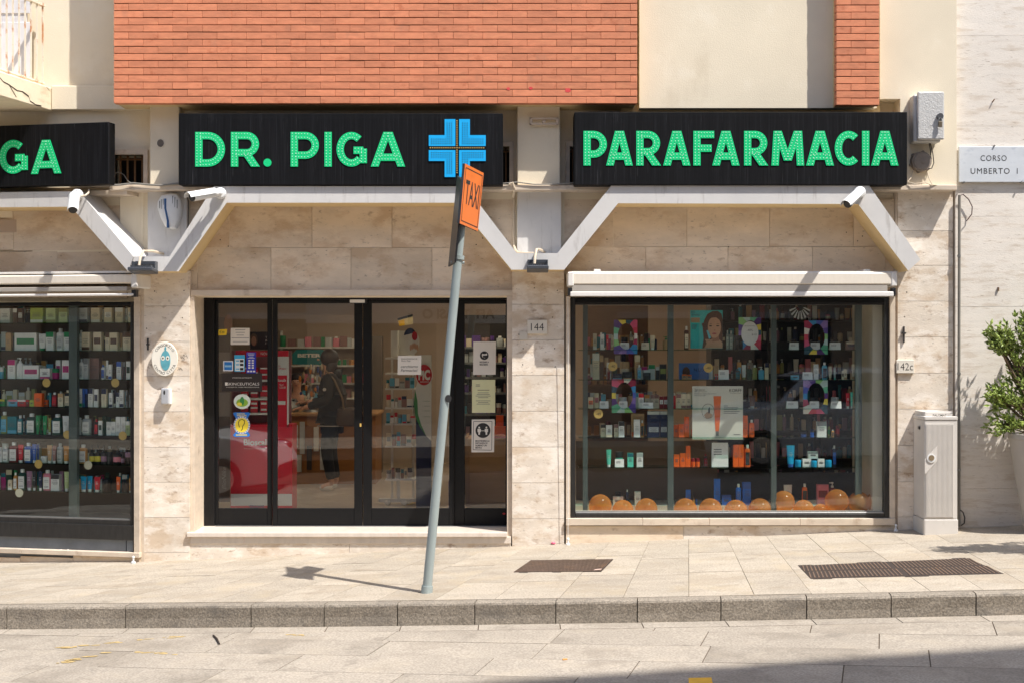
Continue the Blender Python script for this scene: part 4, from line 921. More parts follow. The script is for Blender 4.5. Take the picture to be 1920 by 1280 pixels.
def tile(label, s, x0, x1, y0, y1, v, th, tw):
    t = thing("house_number", label, "sign", F0.P((x0 + x1) / 2, y1, v)); b = MB(); bx(b, F0, x0, x1, y0, y1, v, v + .028); b.build("tile", mat("number_tile", (216, 208, 194), .5, .06, 12, stain=[((170, 156, 138), 8, .62, .4, (1, 1, 1))]), t, bevel=.003)
    text(s, (x0 + x1) / 2, (y0 + y1) / 2, v - .0004, th, INK, t, wpx=tw, name="numerals", bold=-.008)
tile("pale stone house number tile reading 144", "144", 989, 1026, 600, 626, -.028, 14, 24); tile("pale stone house number tile reading 142c", "142c", 1681, 1714, 674, 699, -.028, 13.5, 29)
tp = thing("conduit_pipe", "grey metal pipe with bent cable at the neighbour wall", "pipe", F0.P(1798, 985, -.05))
MB().tube([F0.P(1799, 366, -.05), F0.P(1798, 700, -.05), F0.P(1798, 986, -.05)], .0135, 10).build("pipe", GREYC, tp, smooth=True); MB().tube([F0.P(a, c, -.05) for a, c in ((1800, 367), (1806, 365), (1816, 374), (1823, 388), (1822, 402), (1812, 415))], .005, 6).build("cable", mat("maroon_cable", (74, 46, 44), .5), tp, smooth=True)
for y_ in (480, 700, 880): c = F0.P(1798, y_, -.05); MB().cyl((c.x, -.05, c.z - .01), (c.x, -.05, c.z + .01), .018, n=10).build("clip", STEEL, tp)
MB().tube([F0.P(a, c, -.06) for a, c in ((1801, 955), (1806, 960), (1809, 970), (1808, 980), (1802, 984))], .006, 6).build("cable", WIRE, tp)
b = MB(); bx(b, F0, 1694, 1696.5, 612, 642, -.02, -.001); bx(b, F0, 1692, 1699, 623, 626, -.03, -.001); tag(b.build("wall_cleat", WIRE), "small iron cleat on the pier above number 142c", "cleat")
b = MB(); bx(b, F0, 275.5, 278, 634, 656, -.02, -.001); bx(b, F0, 274, 279, 644, 647, -.03, -.001); tag(b.build("wall_cleat", WIRE), "small iron cleat on the pier beside the round crest", "cleat")
# oval crest plate
cp = thing("crest_plate", "round white crest plate with teal bust on the left pier", "plaque", F0.P(309, 706, -.05)); zc = lambda a, c: F0.P(260 + a / 8.53, 620 + c / 8.53, -.05)
c = zc(415, 447); CRW = mat("enamel_white", (232, 226, 212), .3, .03, 8); MB().disc(c.x, c.z, .1235, .1595, -.05, -.035, 40).build("plate", CRW, cp, bevel=.004); MB().cyl((c.x, -.036, c.z), (c.x, -.0, c.z), .02, n=10).build("stand_off", STEEL, cp)
TEAL = mat("bust_teal", (92, 160, 172), .5, .25, 14, stain=[((40, 70, 66), 9, .54, .6, (1, 1, 1)), ((214, 206, 150), 11, .6, .6, (1, 1, 1))])
p = zc(430, 470); MB().disc(p.x, p.z, .046, .092, -.0535, -.0505, 26).build("bust_picture", TEAL, cp); p = zc(428, 285); MB().disc(p.x, p.z, .009, .02, -.0535, -.0505, 10).build("bust_picture", TEAL, cp)
for a in (390, 465):
    p = zc(a, 435); MB().disc(p.x, p.z, .017, .022, -.0548, -.0537, 14).build("bust_eye", CRW, cp); MB().disc(p.x, p.z, .007, .009, -.056, -.055, 10).build("bust_pupil", INK, cp)
def ring_text(s, a0, a1, rx, rz, inward, hp):
    for i, ch in enumerate(s):
        if ch == ' ': continue
        a = rad(a0 + (a1 - a0) * i / (len(s) - 1)); x, z = c.x + rx * math.cos(a), c.z + rz * math.sin(a)
        px = CX + x * FPX / (DIST - .05); py = CY - (z - ZC) * FPX / (DIST - .05); text(ch, px, py, -.0504, hp, INK, cp, "crest_letter", rot=(a - math.pi / 2) if not inward else (a + math.pi / 2))
ring_text("CONSORZIO", 142, 38, .099, .128, False, 4.6); ring_text("CENTRO CITTA", 208, 332, .101, .132, True, 4.6)
GRAF = mat("pencil_scribble", (110, 100, 90), .9)
for k_, (a, c_) in enumerate(((690, 440), (720, 400), (640, 600), (150, 560))):
    b = MB()
    for i in range(7):
        p, q = zc(a + random.uniform(-45, 45), c_ + random.uniform(-40, 40)), zc(a + random.uniform(-45, 45), c_ + random.uniform(-40, 40)); d = Vector((-(q.z - p.z), 0, q.x - p.x)).normalized() * .0012
        b.quad(*[Vector((w.x, -.0012 - i * .0001, w.z)) for w in (p - d, q - d, q + d, p + d)])
    b.build("scribble", GRAF, bld)
# intercom
ic = thing("door_bell", "small silver door bell unit below the crest plate", "door bell", F0.P(311, 757, -.03)); b = MB(); bx(b, F0, 303, 321, 728, 757, -.03, -.001); b.build("back_box", WHITE, ic, bevel=.005); b = MB(); bx(b, F0, 301.5, 316, 727, 757, -.075, -.031); b.build("front_cover", mat("silver_plastic", (196, 198, 202), .35, metal=.4), ic, bevel=.012, seg=3)
c = F0.P(308, 735, -.075); MB().disc(c.x, c.z, .009, .022, -.0765, -.074, 10).build("logo_print", INK, ic)
b = MB(); bx(b, F0, 974, 989, 622, 637, -.012, -.001); sk = b.build("small_plate", mat("dull_plate", (206, 198, 184), .5)); tag(sk, "tiny pale metal plate beside the 144 tile", "plate")

# ================================================================ LEANING TAXI POLE
pb = on_ground(800, 1110); pole = thing("taxi_sign_pole", "leaning grey pole with an orange TAXI plate on the pavement", "sign", pb)
def PP(px, py): return F0.P(px, py, pb.y)
a, e = PP(800, 1110), PP(872, 345); dirp = (e - a).normalized(); MB().cyl(a - dirp * .08, e, .037, .034, 24).build("pole", GALV, pole, smooth=True); MB().cyl(a - dirp * .02, a + dirp * .055, .047, .045, 24).build("base_collar", GALV, pole); MB().cyl(e, e + dirp * .01, .037, n=20).build("pole_cap", DARKP, pole)
ORN = mat("sign_orange", (232, 120, 48), .35, .04, 8, spec=.6, stain=[((240, 160, 104), 3, .58, .5, (1, 1, 1))]); BK = mat("sign_back_grey", (74, 78, 82), .4, .1, 12, metal=.5)
def plate(corners, d0, m_face, m_back, nm):
    """quad plate: four photo corners with own depth (px, py, y): outer face, with thickness along its back normal"""
    P = [F0.P(*c) for c in corners]; n = (P[1] - P[0]).cross(P[3] - P[0]).normalized(); b = MB(); Q = [p - n * d0 for p in P]
    b.use(0).quad(*P); b.use(1).quad(*Q[::-1])
    for i in range(4): b.quad(P[i], Q[i], Q[(i + 1) % 4], P[(i + 1) % 4])
    return b.build(nm, [m_face, m_back], pole), P, n
Y0 = pb.y
# orange plate: near edge left, far edge right; it faces right and a little to the camera
cor = [(862, 419, Y0 - .25), (896, 434, Y0 + .2), (907, 325, Y0 + .2), (872, 307, Y0 - .25)]
pl1, P1, n1 = plate(cor, .02, ORN, BK, "orange_plate")
def on_plate(s, r, o=.0015): return P1[0].lerp(P1[1], s).lerp(P1[3].lerp(P1[2], s), r) + n1 * o
def strip(b, s0, s1, r0, r1, o=.0015): b.quad(on_plate(s0, r0, o), on_plate(s1, r0, o), on_plate(s1, r1, o), on_plate(s0, r1, o))
b = MB(); [strip(b, *q) for q in ((.06, .94, .05, .065), (.06, .94, .935, .95), (.05, .07, .05, .95), (.93, .95, .05, .95))]; b.build("border_line", INK, pl1)
cu = bpy.data.curves.new("t", 'FONT'); cu.body = "TAXI"; cu.size = 1; cu.offset = .012; o = bpy.data.objects.new("t", cu); COL.objects.link(o); me = bpy.data.meshes.new_from_object(o.evaluated_get(bpy.context.evaluated_depsgraph_get())); bpy.data.objects.remove(o)
w_ = max(p.co.x for p in me.vertices); b = MB(); b._add([on_plate(.13 + .74 * p.co.x / w_, .36 + .4 * p.co.y / .7, .002) for p in me.vertices], [list(p.vertices) for p in me.polygons]); b.build("taxi_lettering", INK, pl1)
pl2, P2, n2 = plate([(840, 500, Y0 + .22), (852, 492, Y0 - .22), (867, 338, Y0 - .22), (857, 330, Y0 + .22)], .015, BK, DARKP, "rear_plate")
MB().cyl(PP(857, 492) - Vector((.05, 0, 0)), PP(866, 493) + Vector((.02, 0, 0)), .012, n=10).build("clamp", GALV, pole); q = PP(861, 483); MB().cyl(q - dirp * .016, q + dirp * .016, .041, n=20).build("clamp_band", GALV, pole)
q = PP(871, 362); MB().cyl(q - dirp * .016, q + dirp * .016, .04, n=20).build("clamp_band", GALV, pole)
c = PP(840, 746); MB().disc(c.x + .004, c.z, .026, .03, c.y - .0385, c.y - .036, 18).build("round_sticker", INK, pole)

# ================================================================ UTILITY CABINET
cb = thing("utility_cabinet", "beige ribbed plastic utility cabinet standing against the pier", "cabinet", (X(1757, -.3), -.2, ground_z(3.9, -.2)))
CAB = mat("cabinet_beige", (208, 202, 194), .5, .05, 4, (1, 1, 1), .03, 60, stain=[((180, 168, 150), 4, .62, .35, (1, 1, .6))])
vf = -.34; L0, L1, L2 = X(1732, vf) + .004, X(1732, vf) + .012, X(1795, vf); zt, zb_ = Z(787, vf), Z(972, vf); zg = ground_z(3.9, vf) - .02
b = MB(); b.plan([(L0, vf + .008), (L1, vf), (L2, vf), (L2, -.004), (L0, -.004)], lambda x, y: zt, zt - zb_); b.build("body", CAB, cb, bevel=.004)
b = MB(); b.plan([(L0 - .004, vf + .002), (L1 - .003, vf - .006), (L2 + .006, vf - .006), (L2 + .006, -.004), (L0 - .004, -.004)], lambda x, y: zb_ - .004, zb_ - .004 - zg); b.build("plinth", CAB, cb, bevel=.005)
b = MB(); tp_ = [(L0 - .003, vf + .002), (L1 - .002, vf - .006), (L2 + .003, vf - .006), (L2 + .003, -.004), (L0 - .003, -.004)]; b.plan(tp_, lambda x, y: zt + .035, .034); b.plan([(L0 + .01, -.2), (L1 + .02, vf + .07), (L2 - .02, vf + .07), (L2 - .02, -.006), (L0 + .01, -.006)], lambda x, y: zt + .075, .045); b.build("lid", CAB, cb, bevel=.012, seg=2)
b = MB(); bx(b, F0, 1735.5, 1788, 793, 970, vf - .004, vf + .001); dr = b.build("ribbed_door", CAB, cb)
for i in range(22):
    x = X(1737.5, vf) + i * (X(1786.5, vf) - X(1737.5, vf)) / 21; MB().box(x - .0035, x + .0035, vf - .009, vf - .0042, Z(968, vf), Z(795, vf)).build("rib", CAB, dr)
b = MB(); b.prism([(X(a, vf), Z(c, vf)) for a, c in ((1733.5, 888), (1733.5, 860), (1757, 834), (1757, 863))], vf - .012, vf); b.build("lock_plate", CAB, dr); c = F0.P(1746, 858, vf - .012); MB().disc(c.x, c.z, .04, .04, vf - .02, vf - .011, 20).build("lock_ring", WHITE, dr); MB().disc(c.x, c.z + .004, .026, .026, vf - .024, vf - .0202, 16).build("lock_core", mat("lock_ochre", (130, 112, 86), .6), dr)
c = F0.P(1726, 801, -.2); MB().box(L0 - .012, L0 + .004, -.22, -.18, c.z - .014, c.z + .014).build("side_latch", DARKP, cb); text("PALOMAT", 1762, 777.5, vf - .0075, 4.2, INK, cb, wpx=26, name="lid_lettering", bold=.015)

# ================================================================ SHRUB IN A TALL PLANTER AT THE RIGHT EDGE
LEAF = mat("leaf_green", (116, 134, 66), .45, .25, 3, (1, 1, 1), 0, col2=(158, 176, 84)); BARK = mat("twig_bark", (110, 92, 70), .8, .2, 20); POT = mat("planter_grey", (178, 170, 160), .7, .05, 4, (1, 1, 1), .1, 60)
def shrub(label, x, y, zt, crown, pot_r, n_sprig, seed, grp):
    rnd = random.Random(seed); zg = ground_z(x, y); t = thing("potted_shrub", label, "plant", (x, y, zg), grp)
    MB().lathe([(pot_r * .62, zg), (pot_r * .98, zt - .05), (pot_r, zt - .045), (pot_r, zt), (pot_r * .9, zt), (pot_r * .86, zt - .06)], x, y, 28).build("planter", POT, t, smooth=True); MB().lathe([(pot_r * .86, zt - .07), (.001, zt - .06)], x, y, 20).build("soil", JOINT, t)
    br = MB(); lf = MB()
    for cx, cz, cr in crown:
        for k_ in range(n_sprig):
            d = Vector((rnd.gauss(0, 1), rnd.gauss(0, .8), rnd.gauss(0, .75))).normalized() * cr * rnd.uniform(.2, 1) ** .6; tip = Vector((cx, y, cz)) + d
            root = Vector((x + rnd.uniform(-.05, .05), y + rnd.uniform(-.05, .05), zt - .05)); mid = root.lerp(Vector((cx, y, cz)), .6) + Vector((rnd.uniform(-.05, .05), rnd.uniform(-.05, .05), rnd.uniform(0, .1)))
            if k_ % 3 == 0: br.tube([root, mid, Vector((cx, y, cz)).lerp(tip, .3), tip], [.008, .006, .004, .002], 5)
            dr = (tip - mid).normalized()
            for j in range(9):                                   # a whorl of pointed leaves at each twig end
                p = tip - dr * rnd.uniform(-.02, .10); u = (dr + Vector((rnd.gauss(0, .8), rnd.gauss(0, .8), rnd.gauss(.3, .6)))).normalized(); s = u.cross(Vector((rnd.gauss(0, 1), rnd.gauss(0, 1), rnd.gauss(0, 1)))).normalized(); L_ = rnd.uniform(.035, .075); w = L_ * .2; nn = u.cross(s) * L_ * .1
                lf._add([p, p + u * L_ * .45 + s * w, p + u * L_ - nn, p + u * L_ * .45 - s * w, p + u * L_ * .5 + nn], [(0, 1, 4), (1, 2, 4), (2, 3, 4), (3, 0, 4)])
    br.build("stems", BARK, t, smooth=True); lf.build("crown", LEAF, t)
    return t
gx_, gy_ = 4.90, -.39
shrub("green leafy shrub in a tapered grey planter at the right edge", gx_, gy_, Z(812, gy_), [(4.46, 2.02, .20), (4.4, 1.95, .1), (4.42, 1.45, .13), (4.46, 1.2, .14), (4.6, 1.75, .13), (4.8, 2.12, .2), (4.52, 1.47, .18), (4.72, 1.5, .2), (4.75, 2.0, .2), (5.0, 1.7, .25), (4.66, 1.22, .17), (5.05, 1.35, .25), (4.95, 1.95, .2), (4.46, 1.97, .1), (4.72, 1.75, .12)], .37, 34, 5, "potted shrubs at the right")
shrub("added potted shrub unseen outside the right edge, casting the pavement shadow", 4.9, -1.78, .75, [(4.9, 1.95, .26), (4.65, 1.93, .2), (5.2, 1.9, .28), (4.9, 1.5, .25)], .3, 80, 9, "potted shrubs at the right")  # unseen shrub added off frame to make the bumpy shadow on the pavement

DUST = mat("plaster_crumbs", (214, 208, 198), .9)
for k_, (px, w) in enumerate(((74, .05), (131, .055), (112, .02))):
    p = FL.P(px, 1034, .0); b = MB(); r_ = random.Random(k_)
    for i in range(14): b.ell((p.x + r_.gauss(0, w * .6), -.005 + r_.uniform(-.01, .02), p.z + abs(r_.gauss(0, .008))), r_.uniform(.004, .014), .008, r_.uniform(.004, .014), 6, 4)
    tag(b.build("plaster_crumbs", DUST, M=FL.mat), ["left heap of white plaster crumbs on the left window sill", "right heap of white plaster crumbs on the left window sill", "tiny heap of crumbs between the two others on the left sill"][k_], "crumbs")
# ================================================================ GOODS ON THE SHELVES
CW = {"white": (232, 230, 224), "cream": (226, 210, 180), "pale grey": (196, 198, 196), "grey": (136, 136, 136), "charcoal": (58, 56, 58), "black": (28, 27, 29), "tan": (196, 158, 116), "brown": (96, 66, 50),
      "dark brown": (60, 40, 34), "green": (40, 140, 84), "dark green": (22, 66, 52), "olive": (150, 152, 84), "lime": (176, 190, 80), "pale green": (196, 210, 150), "mint": (104, 214, 186), "teal": (24, 118, 130),
      "blue": (54, 96, 176), "bright blue": (30, 110, 214), "light blue": (104, 178, 206), "cyan": (20, 164, 212), "navy": (26, 40, 76), "red": (206, 36, 52), "dark red": (128, 24, 36), "magenta": (196, 40, 120),
      "pink": (226, 132, 146), "mauve": (160, 120, 140), "orange": (246, 104, 36), "amber": (200, 140, 70), "yellow": (226, 206, 70), "purple": (92, 54, 132), "gold": (190, 150, 80), "rose brown": (150, 110, 104), "clear grey": (176, 180, 178)}
KN = {"box": "carton", "bot": "bottle", "tub": "tube", "jar": "jar", "pump": "pump bottle", "drop": "dropper bottle", "card": "price card"}
LINE = mat("fine_print", (96, 96, 100), .6)
def ordinal(n): return "%d%s" % (n, "th" if 10 <= n % 100 <= 20 else {1: "st", 2: "nd", 3: "rd"}.get(n % 10, "th"))
def goods(kind, a, c, c1, c2, label, fr=F0, M=I4, v=.25, group=None, fine=True, d=None):
    """one product standing between corner a (lower left) and c (upper right) on the plane v; c1 body colour, c2 second colour (cap, band, label)"""
    x0, x1, z0, z1 = a.x, c.x, a.z, c.z; w, h = x1 - x0, z1 - z0; cx = (x0 + x1) / 2; m1, m2 = pm(CW[c1]), pm(CW[c2]); nm = {"box": "carton", "bot": "bottle", "tub": "cosmetic_tube", "jar": "jar", "pump": "pump_bottle", "drop": "dropper_bottle", "card": "price_card"}[kind]
    t = thing(nm, label, {"tub": "tube", "pump": "bottle", "drop": "bottle", "card": "card", "box": "carton"}.get(kind, KN[kind]), M @ Vector((cx, v + w * .3, z0)), group)
    B = lambda b, n, m, **k: b.build(n, m, t, M=M, **k)
    dd = d or min(w * .6, .07)
    if kind == "box":
        B(MB().box(x0, x1, v, v + dd, z0, z1), "carton_body", m1)
        r = random.random(); b = MB()
        if c2 != c1:
            if r < .45: b.box(x0 + .0005, x1 - .0005, v - .0008, v + .001, z1 - h * .28, z1 - .0005)
            elif r < .8: b.box(x0 + .0005, x1 - .0005, v - .0008, v + .001, z0 + h * .02, z0 + h * .2)
            else: b.box(x0 + w * .1, x1 - w * .1, v - .0008, v + .001, z0 + h * .35, z0 + h * .7)
            B(b, "colour_band", m2)
        if fine:
            b = MB()
            for q in (.62, .53, .47, .41): ww = w * random.uniform(.2, .36); b.box(cx - ww, cx + ww, v - .0012, v - .0009, z0 + h * q - .0016, z0 + h * q + .0016)
            B(b, "print_lines", LINE)
    elif kind in ("bot", "pump"):
        cap = h * (.16 if kind == "bot" else .24); n = 14; sh = z1 - cap; r = w / 2
        B(MB().lathe([(r * .9, z0), (r, z0 + .006), (r, sh - h * .08), (r * .85, sh - h * .035), (r * .45, sh)], cx, v + r * .62, n, .6, .75), "bottle_body", m1, smooth=True)
        if kind == "bot": B(MB().lathe([(r * .46, sh), (r * .48, z1 - .004), (r * .42, z1)], cx, v + r * .62, n, .9), "cap", pm(CW["white" if c1 not in ("white", "black", "charcoal") else c2]), smooth=True)
        else:
            B(MB().lathe([(r * .42, sh), (r * .42, sh + cap * .35), (r * .14, sh + cap * .4), (r * .14, sh + cap * .75), (r * .4, sh + cap * .78), (r * .4, z1)], cx, v + r * .62, 10), "pump_head", pm(CW[c2])); B(MB().box(cx - r * .95, cx, v + r * .5, v + r * .75, z1 - cap * .2, z1 - cap * .05), "nozzle", pm(CW[c2]))
        if fine and kind == "bot":
            B(MB().box(cx - r * .74, cx + r * .74, v - r * .02, v + r * .05, z0 + h * .08, z0 + h * .66), "label_sheet", pm(CW[c2])); b = MB()
            for q in (.5, .42, .2, .16): b.box(cx - r * .5, cx + r * .5, v - r * .02 - .0006, v - r * .02 - .0002, z0 + h * q - .0016, z0 + h * q + .0016)
            B(b, "print_lines", LINE)
    elif kind == "tub":
        n = 14; vs = []; b = MB(); cz = z0 + h * .13
        for i, (z, rx, ry) in enumerate(((cz, w * .36, w * .22), (cz + h * .3, w * .42, w * .2), (z1 - h * .12, w * .48, w * .1), (z1, w * .5, .002))): vs += [(cx + rx * math.cos(6.2832 * k / n), v + w * .22 + ry * math.sin(6.2832 * k / n), z) for k in range(n)]
        b._add(vs, [(i * n + k, i * n + (k + 1) % n, (i + 1) * n + (k + 1) % n, (i + 1) * n + k) for i in range(3) for k in range(n)] + [tuple(range(n))[::-1], tuple(range(3 * n, 4 * n))]); B(b, "tube_body", m1, smooth=True)
        B(MB().lathe([(w * .3, z0), (w * .33, cz)], cx, v + w * .22, n, .7), "cap", m2, smooth=True)
        if fine:
            b = MB()
            for q in (.66, .58, .52): ww = w * random.uniform(.15, .28); b.box(cx - ww, cx + ww, v + w * .035, v + w * .05, z0 + h * q - .0015, z0 + h * q + .0015)
            B(b, "print_lines", pm(CW["white" if c1 not in ("white", "cream", "pale grey") else "grey"]))
    elif kind == "jar":
        r = w / 2; zl = z0 + h * .6; B(MB().lathe([(r * .9, z0), (r * .97, z0 + .004), (r * .97, zl)], cx, v + r, 18), "jar_body", m1, smooth=True); B(MB().lathe([(r, zl), (r, z1 - .003), (r * .95, z1)], cx, v + r, 18), "lid", m2, smooth=True)
    elif kind == "drop":
        r = w / 2; sh = z0 + h * .6; B(MB().lathe([(r * .92, z0), (r, z0 + .005), (r, sh - .012), (r * .4, sh)], cx, v + r, 16), "bottle_body", m1, smooth=True); B(MB().lathe([(r * .45, sh), (r * .45, sh + h * .12), (r * .28, sh + h * .14), (r * .3, z1 - .01), (r * .12, z1)], cx, v + r, 12), "dropper_bulb", pm(CW["black"]), smooth=True); B(MB().lathe([(r * 1.01, z0 + h * .12), (r * 1.01, z0 + h * .4)], cx, v + r, 16), "label_sheet", m2)
    elif kind == "card":
        b = MB(); b._add([(x0, v, z0), (x1, v, z0), (x1, v + .012, z1), (x0, v + .012, z1), (x0, v + .05, z0), (x1, v + .05, z0)], [(0, 1, 2, 3), (3, 2, 5, 4)]); B(b, "card_sheet", m1); b = MB()
        for q in (.7, .6, .5): b.quad(*[(x0 + w * s, v + .012 * e - .0008, z0 + h * e) for s, e in ((.12, q), (.6, q), (.6, q + .035), (.12, q + .035))])
        B(b, "print_lines", LINE)
    return t
FARB, FAR_M = MB(), []; FAR_GROUPS = ('goods on the dark rack', 'goods on the wooden rack', 'goods on the shelving behind the right leaf', 'goods on the back wall shelving')
def shelf_row(items, ox, oy, sc, base, where, fr, M, v, zshelf=None, group=None, fine=True):
    """items (kind, x0, x1, top, colour, second colour) in the coordinates of a measured crop; sorted left to right for the labels"""
    items = sorted(items, key=lambda q: q[1] + q[2])
    for i, q in enumerate(items):
        kind, a, c, top, c1, c2 = q[:6]; dv = q[6] if len(q) > 6 else 0; vv = v + dv
        p0, p1 = fr.P(ox + a / sc, oy + base / sc, vv), fr.P(ox + c / sc, oy + top / sc, vv); p0.x += .0008; p1.x -= .0008
        hgt = p1.z - p0.z
        if kind == 'box' and group in FAR_GROUPS:
            zz_ = zshelf + .0006; mm = pm(CW[c1])
            if mm not in FAR_M: FAR_M.append(mm)
            w_ = p1.x - p0.x; FARB.use(FAR_M.index(mm)).box(p0.x, p1.x, vv, vv + min(w_ * .6, .07), zz_, zz_ + max(.02, hgt)); continue
        if zshelf is not None: p0.z = zshelf + .0006; p1.z = p0.z + max(.02, hgt)
        goods(kind, p0, p1, c1, c2, "%s %s, %s from left on %s" % (c1, KN[kind], ordinal(i + 1), where), fr, M, vv, group, fine)
SN = ["top", "second", "third", "fourth", "fifth", "sixth", "bottom"]
LW = [
 (320, 550, [("box",0,105,165,"white","pale grey"),("box",140,185,165,"brown","white"),("box",195,245,165,"brown","white"),("box",330,465,155,"lime","white"),("box",500,605,160,"pale green","olive"),("box",640,735,160,"pale green","olive"),("box",855,950,155,"pale grey","black"),
  ("box",990,1088,160,"cream","white"),("box",1092,1130,175,"white","navy",.06),("box",1136,1220,160,"cream","white"),("box",1255,1340,160,"cream","white"),("box",1344,1390,170,"white","cream",.06),("box",1396,1450,160,"cream","white")]),
 (620, 550, [("box",60,118,430,"tan","tan"),("box",157,395,430,"white","green"),("tub",410,495,440,"white","green"),("box",500,583,420,"white","green"),("bot",605,690,380,"white","pale grey"),("box",697,770,420,"white","green"),("box",890,977,420,"cream","brown"),("box",1016,1105,420,"cream","brown"),("box",1148,1193,425,"cream","brown"),
  ("box",1196,1280,425,"cream","brown"),("box",1338,1425,420,"cream","brown"),("bot",862,900,400,"pale grey","white",.08),("box",980,1014,430,"tan","cream",.07),("box",1284,1334,430,"tan","cream",.07)]),
 (925, 550, [("jar",-30,22,800,"light blue","white"),("box",82,163,722,"white","magenta"),("pump",172,245,700,"white","white"),("box",250,420,780,"white","magenta"),("box",435,543,812,"white","magenta"),("jar",545,625,815,"magenta","green",.04),("box",608,660,725,"white","magenta",.09),("box",675,757,722,"white","magenta"),("pump",255,300,705,"clear grey","pale grey",.1),("pump",305,345,705,"clear grey","pale grey",.1),
  ("bot",860,905,705,"white","pale grey"),("box",908,960,700,"pale grey","grey"),("box",965,1080,700,"rose brown","rose brown",.08),("bot",1100,1140,770,"white","blue"),("box",1158,1178,722,"white","brown"),("box",1180,1218,765,"white","blue"),("box",1222,1268,735,"dark brown","dark brown",.05),("box",1270,1322,735,"white","blue"),("box",1340,1365,735,"charcoal","grey"),("box",1375,1420,730,"white","dark green")]),
 (1228, 550, [("box",-20,50,1155,"green","yellow"),("box",92,187,1158,"light blue","pink"),("box",190,280,1158,"red","white"),("box",282,318,1158,"dark red","red"),("box",320,369,1160,"lime","lime"),("box",371,455,1085,"orange","orange"),("box",457,520,1160,"orange","brown",.05),("box",535,556,1080,"teal","teal"),("bot",560,615,1075,"dark red","red"),("box",632,687,1085,"cream","tan"),("bot",697,765,1050,"black","cream"),
  ("box",857,895,1030,"white","green"),("box",897,925,1030,"blue","teal"),("box",927,955,1030,"navy","blue"),("box",960,1012,1028,"white","navy"),("box",1025,1068,1035,"white","navy"),("box",1105,1160,1030,"cream","navy"),("box",1187,1227,1070,"white","navy"),("box",1229,1262,1045,"navy","white",.05),("box",1265,1300,1070,"white","navy"),("box",1302,1348,1040,"white","navy"),("box",1370,1390,1040,"grey","charcoal"),("box",1405,1425,1040,"grey","charcoal")]),
 (365, 750, [("bot",0,75,130,"olive","light blue"),("box",80,180,180,"teal","light blue"),("bot",185,240,165,"teal","white"),("bot",242,272,165,"navy","white",.05),("bot",280,380,145,"dark green","white"),("tub",383,430,165,"green","green"),("tub",432,455,165,"green","green",.05),("tub",457,510,165,"green","green"),("tub",520,555,190,"olive","white"),("bot",560,665,148,"dark green","white"),("tub",670,755,165,"white","white"),
  ("box",850,880,180,"pale grey","white"),("bot",885,980,155,"clear grey","white"),("bot",1025,1068,195,"black","red"),("box",1072,1112,210,"white","dark green"),("box",1114,1158,165,"dark green","dark green",.05),("box",1160,1210,220,"white","pale grey"),("box",1212,1260,220,"white","pale grey"),("box",1262,1315,165,"white","pale grey"),("box",1317,1368,165,"white","pale grey"),("box",1370,1415,210,"pale green","white"),("box",1420,1440,180,"white","grey")]),
 (660, 750, [("box",-20,18,500,"white","pale grey"),("bot",20,85,490,"pale grey","white"),("bot",90,185,445,"dark red","white"),("tub",188,250,470,"red","white"),("bot",255,340,448,"blue","white"),("tub",345,394,460,"blue","white"),("tub",396,426,465,"blue","white",.06),("jar",428,505,592,"white","white"),("tub",507,562,468,"tan","white"),("tub",565,610,470,"rose brown","white"),("bot",612,680,452,"pale grey","white",.05),("tub",682,752,472,"amber","white"),
  ("bot",850,940,455,"amber","white"),("drop",960,1020,455,"black","yellow"),("drop",1022,1085,450,"black","yellow"),("drop",1087,1150,450,"charcoal","mauve"),("jar",1152,1210,530,"charcoal","black"),("drop",1215,1310,465,"black","pink"),("drop",1312,1350,500,"dark brown","mauve"),("jar",1352,1425,530,"dark brown","mauve")]),
 (975, 750, [("box",85,128,870,"cream","white"),("bot",140,185,790,"amber","white"),("bot",188,272,752,"dark green","white"),("tub",280,345,770,"mauve","pale grey"),("tub",347,390,770,"charcoal","pale grey"),("tub",412,458,768,"navy","white"),("bot",460,550,755,"pink","white"),("box",553,645,800,"white","charcoal"),("box",647,690,770,"mauve","mauve",.05),("tub",693,750,768,"pale green","white"),
  ("tub",870,938,815,"cyan","white"),("tub",940,1005,812,"cyan","white",.03),("tub",1018,1090,815,"red","white"),("jar",1092,1190,840,"dark brown","black"),("tub",1262,1310,808,"orange","white"),("jar",1312,1400,840,"dark brown","black"),("tub",1402,1440,820,"amber","white")])]
for (base, oy, items), nm, q in zip(LW, SN, SHL):
    shelf_row(items, 0, oy, 5.82, base, nm + " shelf of left window", FL, FL.mat, .24, FL.P(120, q, .22).z, "goods in the left show window")
STK = mat("gold_sticker", (206, 172, 96), .5)
for px, py in ((87, 717), (216, 717), (126, 814), (230, 816), (72, 869), (165, 871), (36, 923)):
    c = FL.P(px, py, .19); MB().disc(c.x, c.z, .042, .042, .19, .192, 20).build("discount_disc", STK if px not in (165, 36) else pm((206, 200, 176)), lw_, M=FL.mat)
